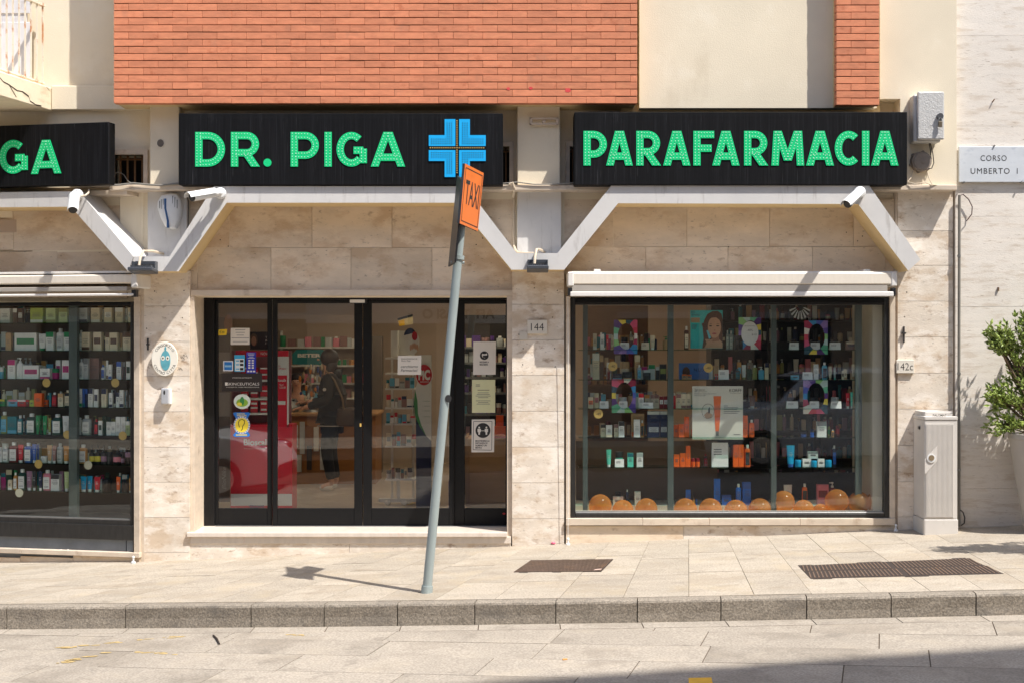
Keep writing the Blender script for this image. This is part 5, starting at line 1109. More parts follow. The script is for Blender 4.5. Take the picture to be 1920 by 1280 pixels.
# --- right show window: front rows; where = shelf, section
def R(items, ox, oy, base, where, shelf_py, v=.24):
    shelf_row(items, ox, oy, 5.82, base, where, F0, I4, v, Z(shelf_py, .2) if shelf_py else DPL, "goods in the right show window")
R([("box",186,228,380,"cream","white",.08),("box",265,308,385,"white","pale grey"),("tub",330,358,395,"red","red"),("box",380,408,400,"cream","tan",.05),("card",483,580,478,"white","white",-.02),("jar",493,572,420,"dark red","black",.06),("box",585,625,420,"rose brown","cream",.1),("box",743,790,380,"dark brown","dark brown",.05),("card",715,800,478,"cream","cream",-.02),("tub",808,865,400,"cream","white")], 1080, 560, 555, "top shelf, left bay of right window", SHR[0])
R([("box",180,255,600,"cream","white",.1),("jar",480,590,690,"cream","tan",.1),("box",640,700,620,"tan","cream",.1),("box",260,300,620,"brown","tan",.1),("jar",340,375,800,"dark red","dark red"),("box",400,500,820,"navy","light blue",.08),("box",510,610,800,"charcoal","tan",.06),("bot",668,715,725,"clear grey","light blue",.05),("box",735,815,780,"charcoal","pale grey",.08)], 1080, 560, 880, "second shelf, left bay of right window", SHR[1])
R([("box",133,190,1070,"cream","orange"),("card",257,357,1113,"white","white",-.02),("box",200,250,1030,"cream","pink",.09),("card",467,563,1113,"white","white",-.02),("jar",470,560,1075,"clear grey","pale grey",.05),("box",572,625,1060,"tan","orange",.08),("box",683,740,1028,"white","red"),("card",718,843,1125,"white","white",-.04),("box",750,805,1045,"cream","amber",.05),("box",812,850,1045,"cream","rose brown",.05),("box",852,905,1045,"cream","rose brown",.05),("box",910,955,1060,"dark red","white"),("box",957,1003,1060,"dark red","white")], 1080, 560, 1190, "third shelf, left bay of right window", SHR[2])
R([("box",270,325,210,"cream","charcoal",.03),("box",328,395,215,"white","cream"),("box",415,462,210,"cream","rose brown",.03),("box",465,528,178,"white","charcoal"),("box",607,745,100,"tan","orange",.07),("box",632,700,155,"white","white"),("bot",705,742,165,"amber","black",.02),("box",780,915,190,"navy","pale grey"),("box",920,1000,190,"navy","pale grey")], 1080, 760, 345, "fourth shelf, left bay of right window", SHR[3])
for k_, (a, c) in enumerate(((780, 915), (920, 1000))):
    p0, p1 = F0.P(1080 + a / 5.82, 760 + 188 / 5.82, .24), F0.P(1080 + c / 5.82, 760 + 60 / 5.82, .24); p0.z = Z(SHR[3], .2) + .0008 + (F0.P(0, 760 + 190 / 5.82, .24).z - F0.P(0, 760 + 345 / 5.82, .24).z); goods("box", p0, p1, "navy", "pale grey", "%s navy carton stacked on top, fourth shelf of right window" % ("wide" if k_ == 0 else "narrow"), group="goods in the right show window")
R([("tub",330,387,478,"mint","white"),("jar",432,518,510,"mint","charcoal",.06),("card",425,525,580,"white","white",-.02),("box",562,627,515,"mint","teal"),("box",663,732,515,"white","pale grey")], 1080, 760, 665, "bottom shelf, left bay of right window", SHR[4])
R([("box",405,517,985,"white","white"),("jar",430,495,945,"charcoal","black",.1),("bot",543,575,915,"navy","navy",.06),("box",640,707,930,"white","pale grey")], 1080, 760, 1075, "display floor, left bay of right window", None, .36)
R([("bot",133,185,295,"brown","cream"),("box",680,775,395,"black","charcoal"),("bot",590,622,340,"clear grey","white",.12),("bot",626,668,345,"clear grey","white",.12)], 1260, 560, 550, "top shelf, middle bay of right window", SHR[0])
R([("box",110,160,820,"tan","orange",.05),("box",165,215,825,"tan","orange",.05),("tub",470,486,815,"red","red"),("tub",490,505,815,"red","red"),("card",510,622,768,"white","white",-.02),("bot",640,670,780,"charcoal","grey",.1),("bot",690,745,760,"charcoal","teal",.08)], 1260, 560, 875, "second shelf, middle bay of right window", SHR[1])
R([("box",45,98,1050,"cream","rose brown"),("box",100,152,1050,"cream","rose brown"),("box",155,208,1050,"cream","rose brown"),("bot",12,42,1040,"red","red")], 1260, 560, 1205, "third shelf, middle bay of right window", SHR[2])
R([("box",1068,1118,215,"orange","orange",.03),("box",1120,1180,205,"orange","orange"),("box",1182,1235,125,"orange","orange"),("tub",1255,1295,262,"orange","dark red"),("tub",1298,1340,262,"orange","dark red"),("box",1457,1560,245,"orange","pink",-.02),("box",1580,1665,325,"orange","orange",-.02)], 1080, 760, 345, "fourth shelf, middle bay of right window", SHR[3])
R([("box",1068,1130,535,"orange","orange"),("box",1137,1197,520,"orange","orange"),("box",1200,1250,440,"orange","orange"),("jar",1257,1303,575,"orange","dark red"),("jar",1306,1355,575,"orange","dark red"),("bot",1393,1440,528,"charcoal","dark red"),("card",1482,1663,405,"white","white")], 1080, 760, 668, "bottom shelf, middle bay of right window", SHR[4])
R([("box",1200,1252,920,"bright blue","blue"),("drop",1272,1300,940,"brown","gold"),("box",1305,1324,1020,"blue","blue"),("box",1508,1575,800,"bright blue","blue"),("box",1592,1695,980,"bright blue","blue")], 1080, 760, 1085, "display floor, middle bay of right window", None, .36)
R([("box",128,187,115,"orange","orange"),("bot",200,262,160,"orange","orange")], 1370, 760, 348, "fourth shelf beside the cream poster", SHR[3])
R([("box",28,87,430,"orange","orange"),("box",89,145,430,"orange","orange"),("bot",152,218,430,"orange","charcoal")], 1370, 760, 670, "bottom shelf beside the middle post", SHR[4])
R([("bot",58,117,855,"bright blue","blue"),("box",132,222,838,"bright blue","blue")], 1370, 760, 1085, "display floor left of the third post", None, .36)
R([("jar",245,318,445,"magenta","black",.06),("card",237,338,478,"white","white",-.02),("jar",470,550,447,"mauve","black",.06),("card",468,570,478,"white","white",-.02),("jar",690,775,445,"mauve","black",.06),("card",675,795,478,"white","white",-.02),("box",855,960,470,"rose brown","cream"),("box",885,920,420,"cream","tan",.09)], 1440, 560, 555, "top shelf, right bay of right window", SHR[0])
R([("box",255,340,830,"light blue","light blue"),("card",380,490,795,"white","white",-.02),("box",500,552,710,"white","pale grey"),("bot",592,650,690,"light blue","black"),("tub",660,700,735,"cream","tan",.05),("tub",715,745,745,"clear grey","mint",.05),("box",805,828,780,"cream","dark brown"),("box",830,862,762,"cream","tan"),("box",898,915,780,"tan","brown"),("box",917,958,710,"cream","tan")], 1440, 560, 875, "second shelf, right bay of right window", SHR[1])
R([("jar",225,310,1080,"mauve","charcoal",.06),("card",205,330,1118,"white","white",-.02),("jar",460,550,1085,"orange","charcoal",.06),("card",457,560,1118,"white","white",-.02),("jar",695,780,1080,"olive","pale grey",.06),("card",690,803,1118,"white","white",-.02),("tub",850,895,1030,"red","white"),("tub",900,930,1020,"mint","white")], 1440, 560, 1195, "third shelf, right bay of right window", SHR[2])
R([("jar",770,835,300,"blue","navy"),("jar",870,915,265,"bright blue","navy"),("box",943,1047,182,"white","grey"),("bot",1100,1130,270,"amber","brown"),("drop",1060,1090,170,"olive","green",.12),("drop",1150,1195,150,"dark red","red",.12)], 1370, 760, 350, "fourth shelf, right bay of right window", SHR[3])
R([("tub",612,703,440,"cyan","blue"),("jar",705,780,600,"cyan","cyan"),("box",785,880,585,"white","pale grey"),("jar",882,948,605,"cyan","cyan",-.03),("box",950,1025,585,"white","pale grey"),("jar",1040,1110,600,"cyan","cyan"),("bot",1112,1155,450,"navy","bright blue",.1)], 1370, 760, 672, "bottom shelf, right bay of right window", SHR[4])
p0, p1 = F0.P(1370 + 848 / 5.82, 760 + 585 / 5.82, .25), F0.P(1370 + 953 / 5.82, 760 + 510 / 5.82, .25); dz_ = Z(SHR[4], .2) + .001 + (F0.P(0, 585 / 5.82, .24).z - F0.P(0, 672 / 5.82, .24).z) * -1 * -1 - 0
hgt = p1.z - p0.z; p0.z = Z(SHR[4], .2) + .0012 + (672 - 585) / 5.82 * 13.24 / FPX; p1.z = p0.z + hgt
goods("box", p0, p1, "white", "grey", "white carton stacked on two others among the blue jars", v=.25, group="goods in the right show window")
R([("tub",580,675,848,"white","cream"),("bot",780,840,835,"orange","charcoal"),("box",947,1070,845,"pink","dark red"),("pump",1078,1150,820,"dark red","white")], 1370, 760, 1060, "display floor, right bay of right window", None, .42)

# balloons along the sill
BALM = bpy.data.materials.new("balloon_orange"); BALM.use_nodes = True; nb_ = BALM.node_tree; bb = nb_.nodes["Principled BSDF"]; bb.inputs["Base Color"].default_value = (*lin((244, 176, 96)), 1); bb.inputs["Roughness"].default_value = .12
tr_ = nb_.nodes.new("ShaderNodeBsdfTransparent"); tr_.inputs[0].default_value = (1, .80, .56, 1); tl = nb_.nodes.new("ShaderNodeBsdfTranslucent"); tl.inputs[0].default_value = (*lin((255, 186, 104)), 1); m1_ = nb_.nodes.new("ShaderNodeMixShader"); m1_.inputs[0].default_value = .28; m2_ = nb_.nodes.new("ShaderNodeMixShader"); m2_.inputs[0].default_value = .2
nb_.links.new(tr_.outputs[0], m1_.inputs[1]); nb_.links.new(tl.outputs[0], m1_.inputs[2]); nb_.links.new(m1_.outputs[0], m2_.inputs[1]); nb_.links.new(bb.outputs[0], m2_.inputs[2]); nb_.links.new(m2_.outputs[0], nb_.nodes["Material Output"].inputs[0])
bal_list = [(1125.5, 947, 21.5), (1168, 956, 20), (1212, 954, 21), (1285, 955, 22), (1332, 955, 22), (1380, 958, 22), (1425, 955, 22), (1469.5, 939.5, 20.5), (1507, 956, 20), (1539, 958, 15), (1569, 938.5, 22.5), (1610.5, 941, 20.5), (1641, 940, 18)]
for i, (px, py, r) in enumerate(bal_list):
    v_ = .226; c = F0.P(px, py, v_); rr = r / 197; c.z = max(c.z, DTR + rr)
    t = thing("balloon", "orange balloon on the right window sill, %s from the left" % ordinal(i + 1), "balloon", (c.x, c.y, c.z - rr), "orange balloons on the window sill")
    MB().ell(c, rr, rr, rr * 1.0, 24, 16).build("balloon_skin", BALM, t, smooth=True); MB().cyl(c + Vector((0, rr * .98, -rr * .2)), c + Vector((0, rr * 1.1, -rr * .24)), .006, .012, 8).build("knot", BALM, t)

# --- posters and cards standing in the right window
def poster(name, label, x0, x1, y0, y1, v, m, fr=F0, M=I4):
    t = thing(name, label, "poster", M @ fr.P((x0 + x1) / 2, y1, v)); b = MB(); bx(b, fr, x0, x1, y0, y1, v, v + .006); return t, b.build("poster_sheet", m, t, M=M)
def flat(par, name, poly, m, v, i=1):      # flat printed shape, photo-px outline on the plane v
    return MB().prism([(X(a, v), Z(c, v)) for a, c in poly], v - .0012 * i, v - .0012 * i + .0011).build(name, m, par)
def oval(cx, cy, rx, ry, n=22, a0=0, a1=360): return [(cx + rx * math.cos(rad(a0 + (a1 - a0) * i / n)), cy + ry * math.sin(rad(a0 + (a1 - a0) * i / n))) for i in range(n if a1 - a0 == 360 else n + 1)]
WHEEL = [(168, 48, 84), (70, 150, 206), (84, 100, 190), (150, 120, 190), (98, 74, 160), (150, 204, 130), (190, 214, 214), (104, 190, 150), (92, 56, 130), (238, 214, 90), (50, 90, 110), (222, 90, 130), (210, 70, 90), (240, 230, 220)]
def wheel_frame(label, x0, x1, y0, y1, shift, v=.21):
    t = thing("colour_frame", label, "poster", F0.P((x0 + x1) / 2, y1, v)); cx, cy = (x0 + x1) / 2 + 1, (y0 + y1) / 2 - 1; rx, ry = (x1 - x0) * .355, (y1 - y0) * .385; n = 14
    def edge(a):
        c, s = math.cos(a), math.sin(a); k_ = min((x1 - cx if c > 0 else cx - x0) / max(abs(c), 1e-6), (y1 - cy if s > 0 else cy - y0) / max(abs(s), 1e-6)); return (cx + c * k_, cy + s * k_)
    A = sorted([6.2832 * i / n + .2 for i in range(n)])
    for i in range(n):
        a0, a1 = A[i], A[i] + 6.2832 / n; inner = [(cx + rx * math.cos(a0 + (a1 - a0) * k_ / 4), cy + ry * math.sin(a0 + (a1 - a0) * k_ / 4)) for k_ in range(5)]; outer = [edge(a0)]
        for q in (math.atan2(s * (y1 - cy if s > 0 else cy - y0), d_ * (x1 - cx if d_ > 0 else cx - x0)) % 6.2832 for s in (1, -1) for d_ in (1, -1)):
            if a0 < q < a1 or a0 < q + 6.2832 < a1: outer.append(edge(q))
        outer.append(edge(a1)); b = MB(); poly = outer + inner[::-1]; b.prism([(X(p, v), Z(r, v)) for p, r in poly], v, v + .004); b.build("colour_segment", pm(WHEEL[(i + shift) % 14], .4), t)
    return t
wheel_frame("oval colour-wheel frame on the top shelf, left bay of right window", 1151, 1195, 600, 663, 0); wheel_frame("oval colour-wheel frame on the third shelf, left bay of right window", 1147, 1192, 710, 773, 3)
wheel_frame("oval colour-wheel frame on the top shelf, right bay of right window", 1508, 1552, 601, 664, 6); wheel_frame("oval colour-wheel frame on the third shelf, right bay of right window", 1506, 1552, 711, 775, 9)
t = wheel_frame("colour-wheel card with a white oval, top shelf, middle bay of right window", 1385, 1427, 595, 655, 11, .24); b = MB(); c = F0.P(1406, 625, .23); b.disc(c.x, c.z, .082, .115, .228, .233, 28); b.build("white_oval", WHITE, t)
text("-40%", 1406, 619, .2275, 4, LINE, t); text("dal nostro banco", 1406, 611, .2275, 2, LINE, t, wpx=20); text("6+3", 1414, 627, .2275, 4, LINE, t)
# portrait poster
po, sh_ = poster("portrait_poster", "turquoise self-tanning poster with a woman holding a can", 1294.5, 1355, 582, 653, .26, pm((64, 190, 190), .4)); zp = lambda a, c: (1260 + a / 5.82, 560 + c / 5.82)
SKIN = mat("printed_skin", (206, 158, 128), .5, .08, 6); HAIRP = mat("printed_hair", (96, 60, 42), .5, .2, 10, (1, 1, .3)); SKD = mat("printed_skin_shade", (170, 118, 92), .5)
Q = lambda pts: [zp(*p) for p in pts]
flat(sh_, "printed_hair", Q([(385, 170), (440, 138), (500, 135), (540, 165), (552, 230), (552, 538), (500, 538), (330, 538), (345, 430), (335, 330), (350, 240)]), HAIRP, .26, 1)
flat(sh_, "printed_shoulder", Q([(350, 538), (380, 480), (440, 440), (520, 445), (550, 480), (552, 538)]), SKIN, .26, 2); flat(sh_, "printed_neck", Q([(430, 400), (510, 390), (515, 460), (430, 470)]), SKD, .26, 3)
flat(sh_, "printed_face", [zp(*p) for p in oval(462, 310, 72, 118)], SKIN, .26, 4); flat(sh_, "printed_fringe", Q([(385, 250), (390, 190), (430, 165), (500, 165), (540, 220), (545, 300), (525, 240), (480, 205), (430, 210)]), HAIRP, .26, 5)
for a in (420, 498): flat(sh_, "printed_eye", [zp(*p) for p in oval(a, 298, 17, 7, 12)], INK, .26, 5); flat(sh_, "printed_brow", Q([(a - 22, 282), (a + 2, 272), (a + 22, 280), (a + 2, 278)]), HAIRP, .26, 5)
flat(sh_, "printed_nose", Q([(455, 345), (462, 335), (475, 346), (463, 352)]), SKD, .26, 5); flat(sh_, "printed_lips", [zp(*p) for p in oval(460, 381, 24, 10, 14)], pm((176, 84, 84)), .26, 5)
flat(sh_, "printed_can", Q([(322, 275), (350, 258), (368, 285), (430, 430), (385, 470), (340, 330)]), pm((90, 56, 44)), .26, 6); flat(sh_, "printed_can_stripe", Q([(375, 350), (392, 342), (425, 425), (402, 440)]), pm((110, 200, 216)), .26, 7)
for i in range(4): flat(sh_, "printed_finger", Q([(362 + i * 6, 440 + i * 18), (440 - i * 4, 446 + i * 16), (442 - i * 4, 458 + i * 16), (364 + i * 6, 456 + i * 18)]), SKIN, .26, 7 + i)
text("SELF-\nTANNING", 1304, 588.5, .259, 8, INK, sh_, wpx=17); flat(sh_, "printed_band", Q([(207, 208), (303, 208), (303, 262), (207, 262)]), pm((176, 150, 120)), .26, 1)
for i in range(5): flat(sh_, "printed_line", Q([(215, 285 + i * 11), (215 + 60 - i * 4, 285 + i * 11), (215 + 60 - i * 4, 289 + i * 11), (215, 289 + i * 11)]), LINE, .26, 1)
po, sh_ = poster("blue_poster", "blue NUX poster behind the second shelf of right window", 1273, 1329, 680, 710, .34, pm((70, 110, 170), .4)); text("NUX", 1312, 692.5, .338, 6, INK, sh_, wpx=22, sp=1.3); flat(sh_, "printed_head", [zp(*p) for p in oval(155, 800, 42, 60)], HAIRP, .34, 1)
po, sh_ = poster("cream_poster", "cream KORFF poster with an orange tube and swatch", 1298, 1393, 723, 823, .19, mat("cream_paper", (214, 212, 198), .5, .03, 3))
text("KORFF", 1379, 731, .189, 6, INK, sh_, wpx=23); text("Sun Secret", 1312, 729.5, .189, 3.2, INK, sh_, wpx=19); text("SPF anti-macchie", 1314, 733, .189, 2.2, LINE, sh_, wpx=24); text("Protezione solare viso e corpo", 1322.5, 737, .189, 1.8, LINE, sh_, wpx=41); text("Dermatest 50+", 1313, 740.5, .189, 2, LINE, sh_, wpx=21); text("the beauty science", 1379, 736, .189, 1.8, LINE, sh_, wpx=21)
flat(sh_, "printed_tube", Q([(452, 1058), (535, 1058), (525, 1290), (512, 1440), (475, 1440), (465, 1290)]), pm((226, 108, 54)), .19, 2); flat(sh_, "printed_tube_cap", Q([(478, 1440), (510, 1440), (510, 1490), (478, 1490)]), pm((120, 124, 122)), .19, 2)
for a0 in range(0, 360, 12): flat(sh_, "printed_ring", [(1327.5 + 11.8 * math.cos(rad(q)), 770 + 14 * math.sin(rad(q))) for q in (a0, a0 + 12)] + [(1327.5 + 11.2 * math.cos(rad(q)), 770 + 13.3 * math.sin(rad(q))) for q in (a0 + 12, a0)], INK, .19, 1)
flat(sh_, "printed_swatch", [(1320, 777), (1326, 771), (1330, 773), (1336, 776), (1333, 783), (1324, 784)], pm((176, 146, 116)), .19, 1); flat(sh_, "printed_streak", [(1328, 765), (1331, 762), (1331, 773), (1328, 774)], INK, .19, 2)
for i, w in enumerate((8, 27, 25, 30, 26)): flat(sh_, "printed_line", [(1357, 759.5 + i * 3.4), (1357 + w, 759.5 + i * 3.4), (1357 + w, 760.5 + i * 3.4), (1357, 760.5 + i * 3.4)], LINE, .19, 1)
flat(sh_, "printed_line", [(1375, 813), (1388, 813), (1388, 814.2), (1375, 814.2)], LINE, .19, 1); text("KORFF", 1346, 752, .189, 2, WHITE, sh_)
for lab, px, py, s in (("gold round -40 sticker low in the left bay of right window", 1122, 775, "-40"), ("gold round sticker on the second shelf, left bay of right window", 1149, 686, "-40"), ("gold round sticker beside the NUX poster", 1328, 689, "-40")):
    t = thing("discount_sticker", lab, "sticker", F0.P(px, py + 8, .16)); c = F0.P(px, py, .16); MB().disc(c.x, c.z, .044, .044, .16, .162, 24).build("sticker_disc", STK, t); text(s, px, py, .1595, 5, INK, t)
zl, t = None, thing("pleated_lamp", "black and white pleated NUXE ornament hanging in the right bay", "ornament", F0.P(1500, 598, .4))
for i in range(15):
    a = rad(200 + i * 10); c = F0.P(1500, 574, .4); p = c + Vector((math.cos(a) * .105, 0, math.sin(a) * .13)); q = c + Vector((math.cos(a) * .04, 0, math.sin(a) * .05)); d = Vector((-math.sin(a), 0, math.cos(a))) * .009; MB()._add([q - d * .6, p - d, p + d, q + d * .6, q + Vector((0, .02, 0)), p + Vector((0, .02, 0))], [(0, 1, 2, 3), (0, 4, 5, 1), (3, 2, 5, 4)]).build("pleat", INK if i % 2 else WHITE, t)
text("NUXE", 1500, 577, .388, 6, INK, t, wpx=13)

# --- shop shelving seen behind the right window: racks, then rows of goods
rk = thing("wall_rack", "dark shelving rack standing behind the right show window", "shelving", (X(1480, 1.9), 1.9, .16)); DKR = mat("dark_rack", (48, 42, 40), .5, .1, 8)
RY = 1.75; rows_r = [(600, 32), (641, 30), (700, 34), (752, 32), (806, 34), (858, 34), (912, 34)]
MB().box(X(1335, 2.1), X(1640, 2.1), 2.1, 2.14, .16, 2.75).build("back_panel", DKR, rk); rr_ = random.Random(3)
for q, h in rows_r:
    z = Z(q, RY); MB().box(X(1335, RY), X(1635, RY), RY - .03, 2.1, z - .02, z).build("rack_shelf", DKR, rk)
for px in (1335, 1440, 1540, 1635): x = X(px, RY); MB().box(x - .012, x + .012, RY - .02, 2.1, .16, 2.75).build("rack_post", DKR, rk)
PAL = ["cream", "white", "tan", "pale grey", "rose brown", "brown", "amber", "mauve", "clear grey", "olive", "teal", "dark red", "pink", "navy", "charcoal"]
RN = ["top", "second", "third", "fourth", "fifth", "sixth", "lowest"]
for (q, h), nm in zip(rows_r, RN):
    px = 1340; items = []
    while px < 1628:
        w = rr_.uniform(6, 11); hh = h * rr_.uniform(.55, 1.0); items.append((rr_.choice(["box", "bot", "tub", "box", "drop", "pump"]), px, px + w, q - hh, rr_.choice(PAL), rr_.choice(PAL))); px += w + rr_.choice([.6, 1, 3, 7])
    shelf_row(items, 0, 0, 1, q, nm + " shelf of the dark rack", F0, I4, RY, Z(q, RY), "goods on the dark rack", fine=False)
wr = thing("side_rack", "wooden shelving rack behind the left bay of the right window", "shelving", (X(1180, 2.4), 2.4, .16)); WD = mat("rack_wood", (150, 118, 92), .6, .1, 5, (1, 1, 4)); RY2 = 2.3
MB().box(X(1095, 2.6), X(1215, 2.6), 2.6, 2.63, .16, 2.35).build("back_panel", WD, wr)
for k_, (q, h) in enumerate([(648, 26), (688, 30), (720, 24), (764, 30), (815, 30)]):
    z = Z(q, RY2); MB().box(X(1095, RY2), X(1215, RY2), RY2 - .03, 2.6, z - .02, z).build("rack_shelf", WD, wr); px = 1099; items = []
    while px < 1208: w = rr_.uniform(6, 10); items.append((rr_.choice(["box", "bot", "box", "jar"]), px, px + w, q - h * rr_.uniform(.5, 1), rr_.choice(PAL), rr_.choice(PAL))); px += w + rr_.choice([1, 2, 5])
    shelf_row(items, 0, 0, 1, q, RN[k_] + " shelf of the wooden rack", F0, I4, RY2, Z(q, RY2), "goods on the wooden rack", fine=False)
lamp_m = mat("lamp_glow", (255, 236, 206), .5, emis=15.0)
for k_, (x, y) in enumerate(((1.2, 3.4), (2.6, 4.6), (-2.1, 2.2), (-.4, 2.4), (-1.6, 5.2), (.2, 5.4), (-4.2, 2.6))):
    t = thing("ceiling_lamp", "white tube lamp under the shop ceiling, %s" % ("behind right window left bay", "deep behind the right window", "above the red display", "behind the middle door leaf", "above the left of the counter", "above the right of the counter", "behind the left show window")[k_], "lamp", (x, y, 2.92), "tube lamps under the shop ceiling"); MB().box(x - .65, x + .65, y - .07, y + .07, 2.94, 2.995).build("lamp_housing", WHITE, t); MB().box(x - .62, x + .62, y - .05, y + .05, 2.92, 2.939).build("lamp_tube", lamp_m, t)

# second rows standing behind the front goods
r2 = random.Random(41); PB = ["white", "cream", "pale grey", "white", "olive", "green", "teal", "navy", "rose brown", "tan", "dark green", "magenta", "light blue", "amber", "charcoal"]
def back_row(px0, px1, q, gap, where, fr, M, v, z, grp, fill):
    px = px0; items = []
    while px < px1:
        w = r2.uniform(7, 13); h = gap * r2.uniform(.55, .82)
        if r2.random() < fill: items.append((r2.choice(["box", "box", "bot", "tub", "box", "pump"]), px, px + w, q - h, r2.choice(PB), r2.choice(PB)))
        px += w + r2.choice([.6, 1, 2.5])
    shelf_row(items, 0, 0, 1, q, where, fr, M, v, z, grp, fine=False)
for q, nm in zip(SHL, SN):
    back_row(-8, 122, q, 42, nm + " back row, left half of left window", FL, FL.mat, .375, FL.P(120, q, .22).z, "goods in the left show window", .8)
    back_row(148, 238, q, 42, nm + " back row, right half of left window", FL, FL.mat, .375, FL.P(120, q, .22).z, "goods in the left show window", .8)
for q, nm in zip(SHR[:3], SN): back_row(1106, 1246, q, 40, nm + " back row, left bay of right window", F0, I4, .36, Z(q, .2), "goods in the right show window", .6)
for q, nm in zip(SHR[1:3], SN[1:]): back_row(1268, 1440, q, 40, nm + " back row, middle bay of right window", F0, I4, .36, Z(q, .2), "goods in the right show window", .6)
# ================================================================ INSIDE THE SHOP, SEEN THROUGH THE DOOR
RED = mat("display_red", (214, 24, 48), .35, .04, 8); OFF = mat("display_white", (224, 220, 212), .5)
# red hair-care display with shelves of red cartons, just behind the left leaf
rd = thing("red_display", "red hair-care display stand behind the left door leaf", "display stand", (X(480, .9), .9, .166)); vy = .85
def rbox(n, q, v0, v1, m, bev=0, par=None): b = MB(); bx(b, F0, *q, v0, v1); return b.build(n, m, par or rd, bevel=bev)
def rest_floor(n, x0, x1, y0, v0, v1, m, par=None): return MB().box(X(x0, v0), X(x1, v0), v0, v1, .1665, Z(y0, v0)).build(n, m, par or rd)
lowp = rest_floor("lower_panel", 432, 548, 795, vy, vy + .3, RED); rbox("foot_band", (432.5, 547.5, 925, 947), vy - .004, vy, OFF); text("Bioscalin", 484, 828, vy - .001, 11, OFF, rd, wpx=54, bold=.03); text("Più forti i tuoi capelli", 479, 840, vy - .001, 2.5, OFF, rd, wpx=42); text("GIULIANI", 481, 948.5, vy - .005, 5, pm((20, 50, 110)), rd, wpx=27, bold=.02)
rbox("header", (442, 540, 657, 668), vy, vy + .05, RED); text("NOVITÀ", 500, 662.5, vy - .001, 5, OFF, rd, wpx=22); rbox("back_board", (434, 546, 657, 796), vy + .27, vy + .29, mat("display_rose", (160, 110, 110), .6)); rbox("side_wing", (519, 541, 668, 800), vy + .0, vy + .02, OFF); rbox("side_wing_panel", (519.5, 538, 703, 805), vy - .004, vy - .001, RED)
text("Bioscalin", 528, 712, vy - .005, 5, OFF, rd, wpx=17, bold=.02); text("Nutri\nCOLOR", 530, 723, vy - .005, 9, OFF, rd, wpx=12); text("NO\nAMMONIACA", 529, 688, vy - .001, 9, RED, rd, wpx=14); rbox("wing_patch", (519.5, 535, 751, 758), vy - .007, vy - .0045, OFF)
for q in (711, 745, 773): rbox("display_shelf", (446, 518, q, q + 4), vy + .02, vy + .26, OFF)
k_ = 0
for q, nm in ((711, "upper"), (745, "middle"), (773, "lower")):
    for i, px in enumerate((452, 470, 488, 505)):
        for s in (0, 1):
            z0 = Z(q, vy + .04) + s * .062 + .0006; p0 = Vector((X(px, vy + .04), vy + .04, z0)); p1 = Vector((X(px + 13, vy + .04), vy + .04, z0 + .058)); goods("box", p0, p1, "red", "white", "red carton, %s in %s row, %s shelf of red display" % (ordinal(i + 1), "top" if s else "bottom", nm), v=vy + .04, group="red cartons in the red display", fine=False)
# dark portrait board and grey strip beside the left leaf
t, s_ = poster("dark_portrait_board", "dark board with a woman's portrait and white words behind the left door leaf", 469, 521, 622, 655, 1.25, mat("board_brown", (58, 46, 46), .5, .1, 4)); flat(s_, "printed_hair", oval(476, 637, 7, 12, 18), pm((120, 92, 70)), 1.25, 1); flat(s_, "printed_face", oval(476, 639, 4.6, 8.5, 18), SKIN, 1.25, 2)
text("TIRA\n& TO\nHOR", 506, 638, 1.248, 15, OFF, s_, wpx=18)
t, s_ = poster("grey_portrait_banner", "tall grey BioNike banner at the far left of the door", 404, 431, 595, 940, 1.1, mat("banner_grey", (150, 138, 130), .6, .12, 3)); flat(s_, "printed_face", oval(428, 608, 8, 18, 18), SKIN, 1.1, 1); flat(s_, "printed_band", [(404, 660), (431, 660), (431, 700), (404, 700)], pm((200, 190, 180)), 1.1, 1); flat(s_, "printed_band", [(404, 735), (431, 735), (431, 780), (404, 780)], pm((200, 190, 180)), 1.1, 1); text("BioNike", 420, 895, 1.098, 8, OFF, s_, wpx=42, rot=rad(90), shear=.3)
# stickers and notices on the door panes
def note(label, x0, x1, y0, y1, m, v=.4645, name="door_notice", cat="notice", skew=0, grp=None):
    t = thing(name, label, cat, F0.P((x0 + x1) / 2, y1, v), grp); s = MB().prism([(X(x0, v), Z(y1, v)), (X(x1 + skew * .3, v), Z(y1 - skew * .3, v)), (X(x1 + skew, v), Z(y0, v)), (X(x0 + skew * .5, v), Z(y0 + skew * .4, v))], v - .0008, v).build("sheet", m, t); return t, s
PAPER = mat("note_paper", (222, 216, 206), .7, .03, 20); LV = .4870
def lines(s, x0, x1, ys, v, m=LINE, th=.9):
    for y in ys: w = (x1 - x0) * random.uniform(.55, 1); c = (x0 + x1) / 2; MB().box(X(c - w / 2, v), X(c + w / 2, v), v - .0013, v - .0009, Z(y + th, v), Z(y, v)).build("text_line", m, s)
t, s = note("cream typed notice high on the left door leaf", 432.5, 468, 615, 646, PAPER, LV); lines(s, 440, 461, (618, 623, 628), LV); lines(s, 434, 467, (633, 640), LV)
t, s = note("yellow tilted sticker on the far left pane", 409, 424, 617, 629, pm((236, 200, 40)), LV, skew=2); text("€20", 416, 623, LV - .001, 4, INK, s)
t, s = note("blue and white square card sticker on left pane", 418.5, 437, 676, 695, pm((226, 230, 234)), LV, "card_sticker", "sticker"); flat(s, "sticker_print", [(420.5, 678), (435, 678), (435, 693), (420.5, 693)], pm((30, 120, 200)), LV - .0008, 1); flat(s, "sticker_print", [(421.5, 684), (434, 684), (434, 687.5), (421.5, 687.5)], pm((150, 200, 230)), LV - .0008, 2)
t, s = note("light blue payment sticker on left pane", 439.5, 459, 665, 696, pm((60, 170, 214)), LV, "card_sticker", "sticker"); flat(s, "sticker_print", [(441, 672), (457.5, 672), (457.5, 694.5), (441, 694.5)], pm((222, 230, 232)), LV - .0008, 1)
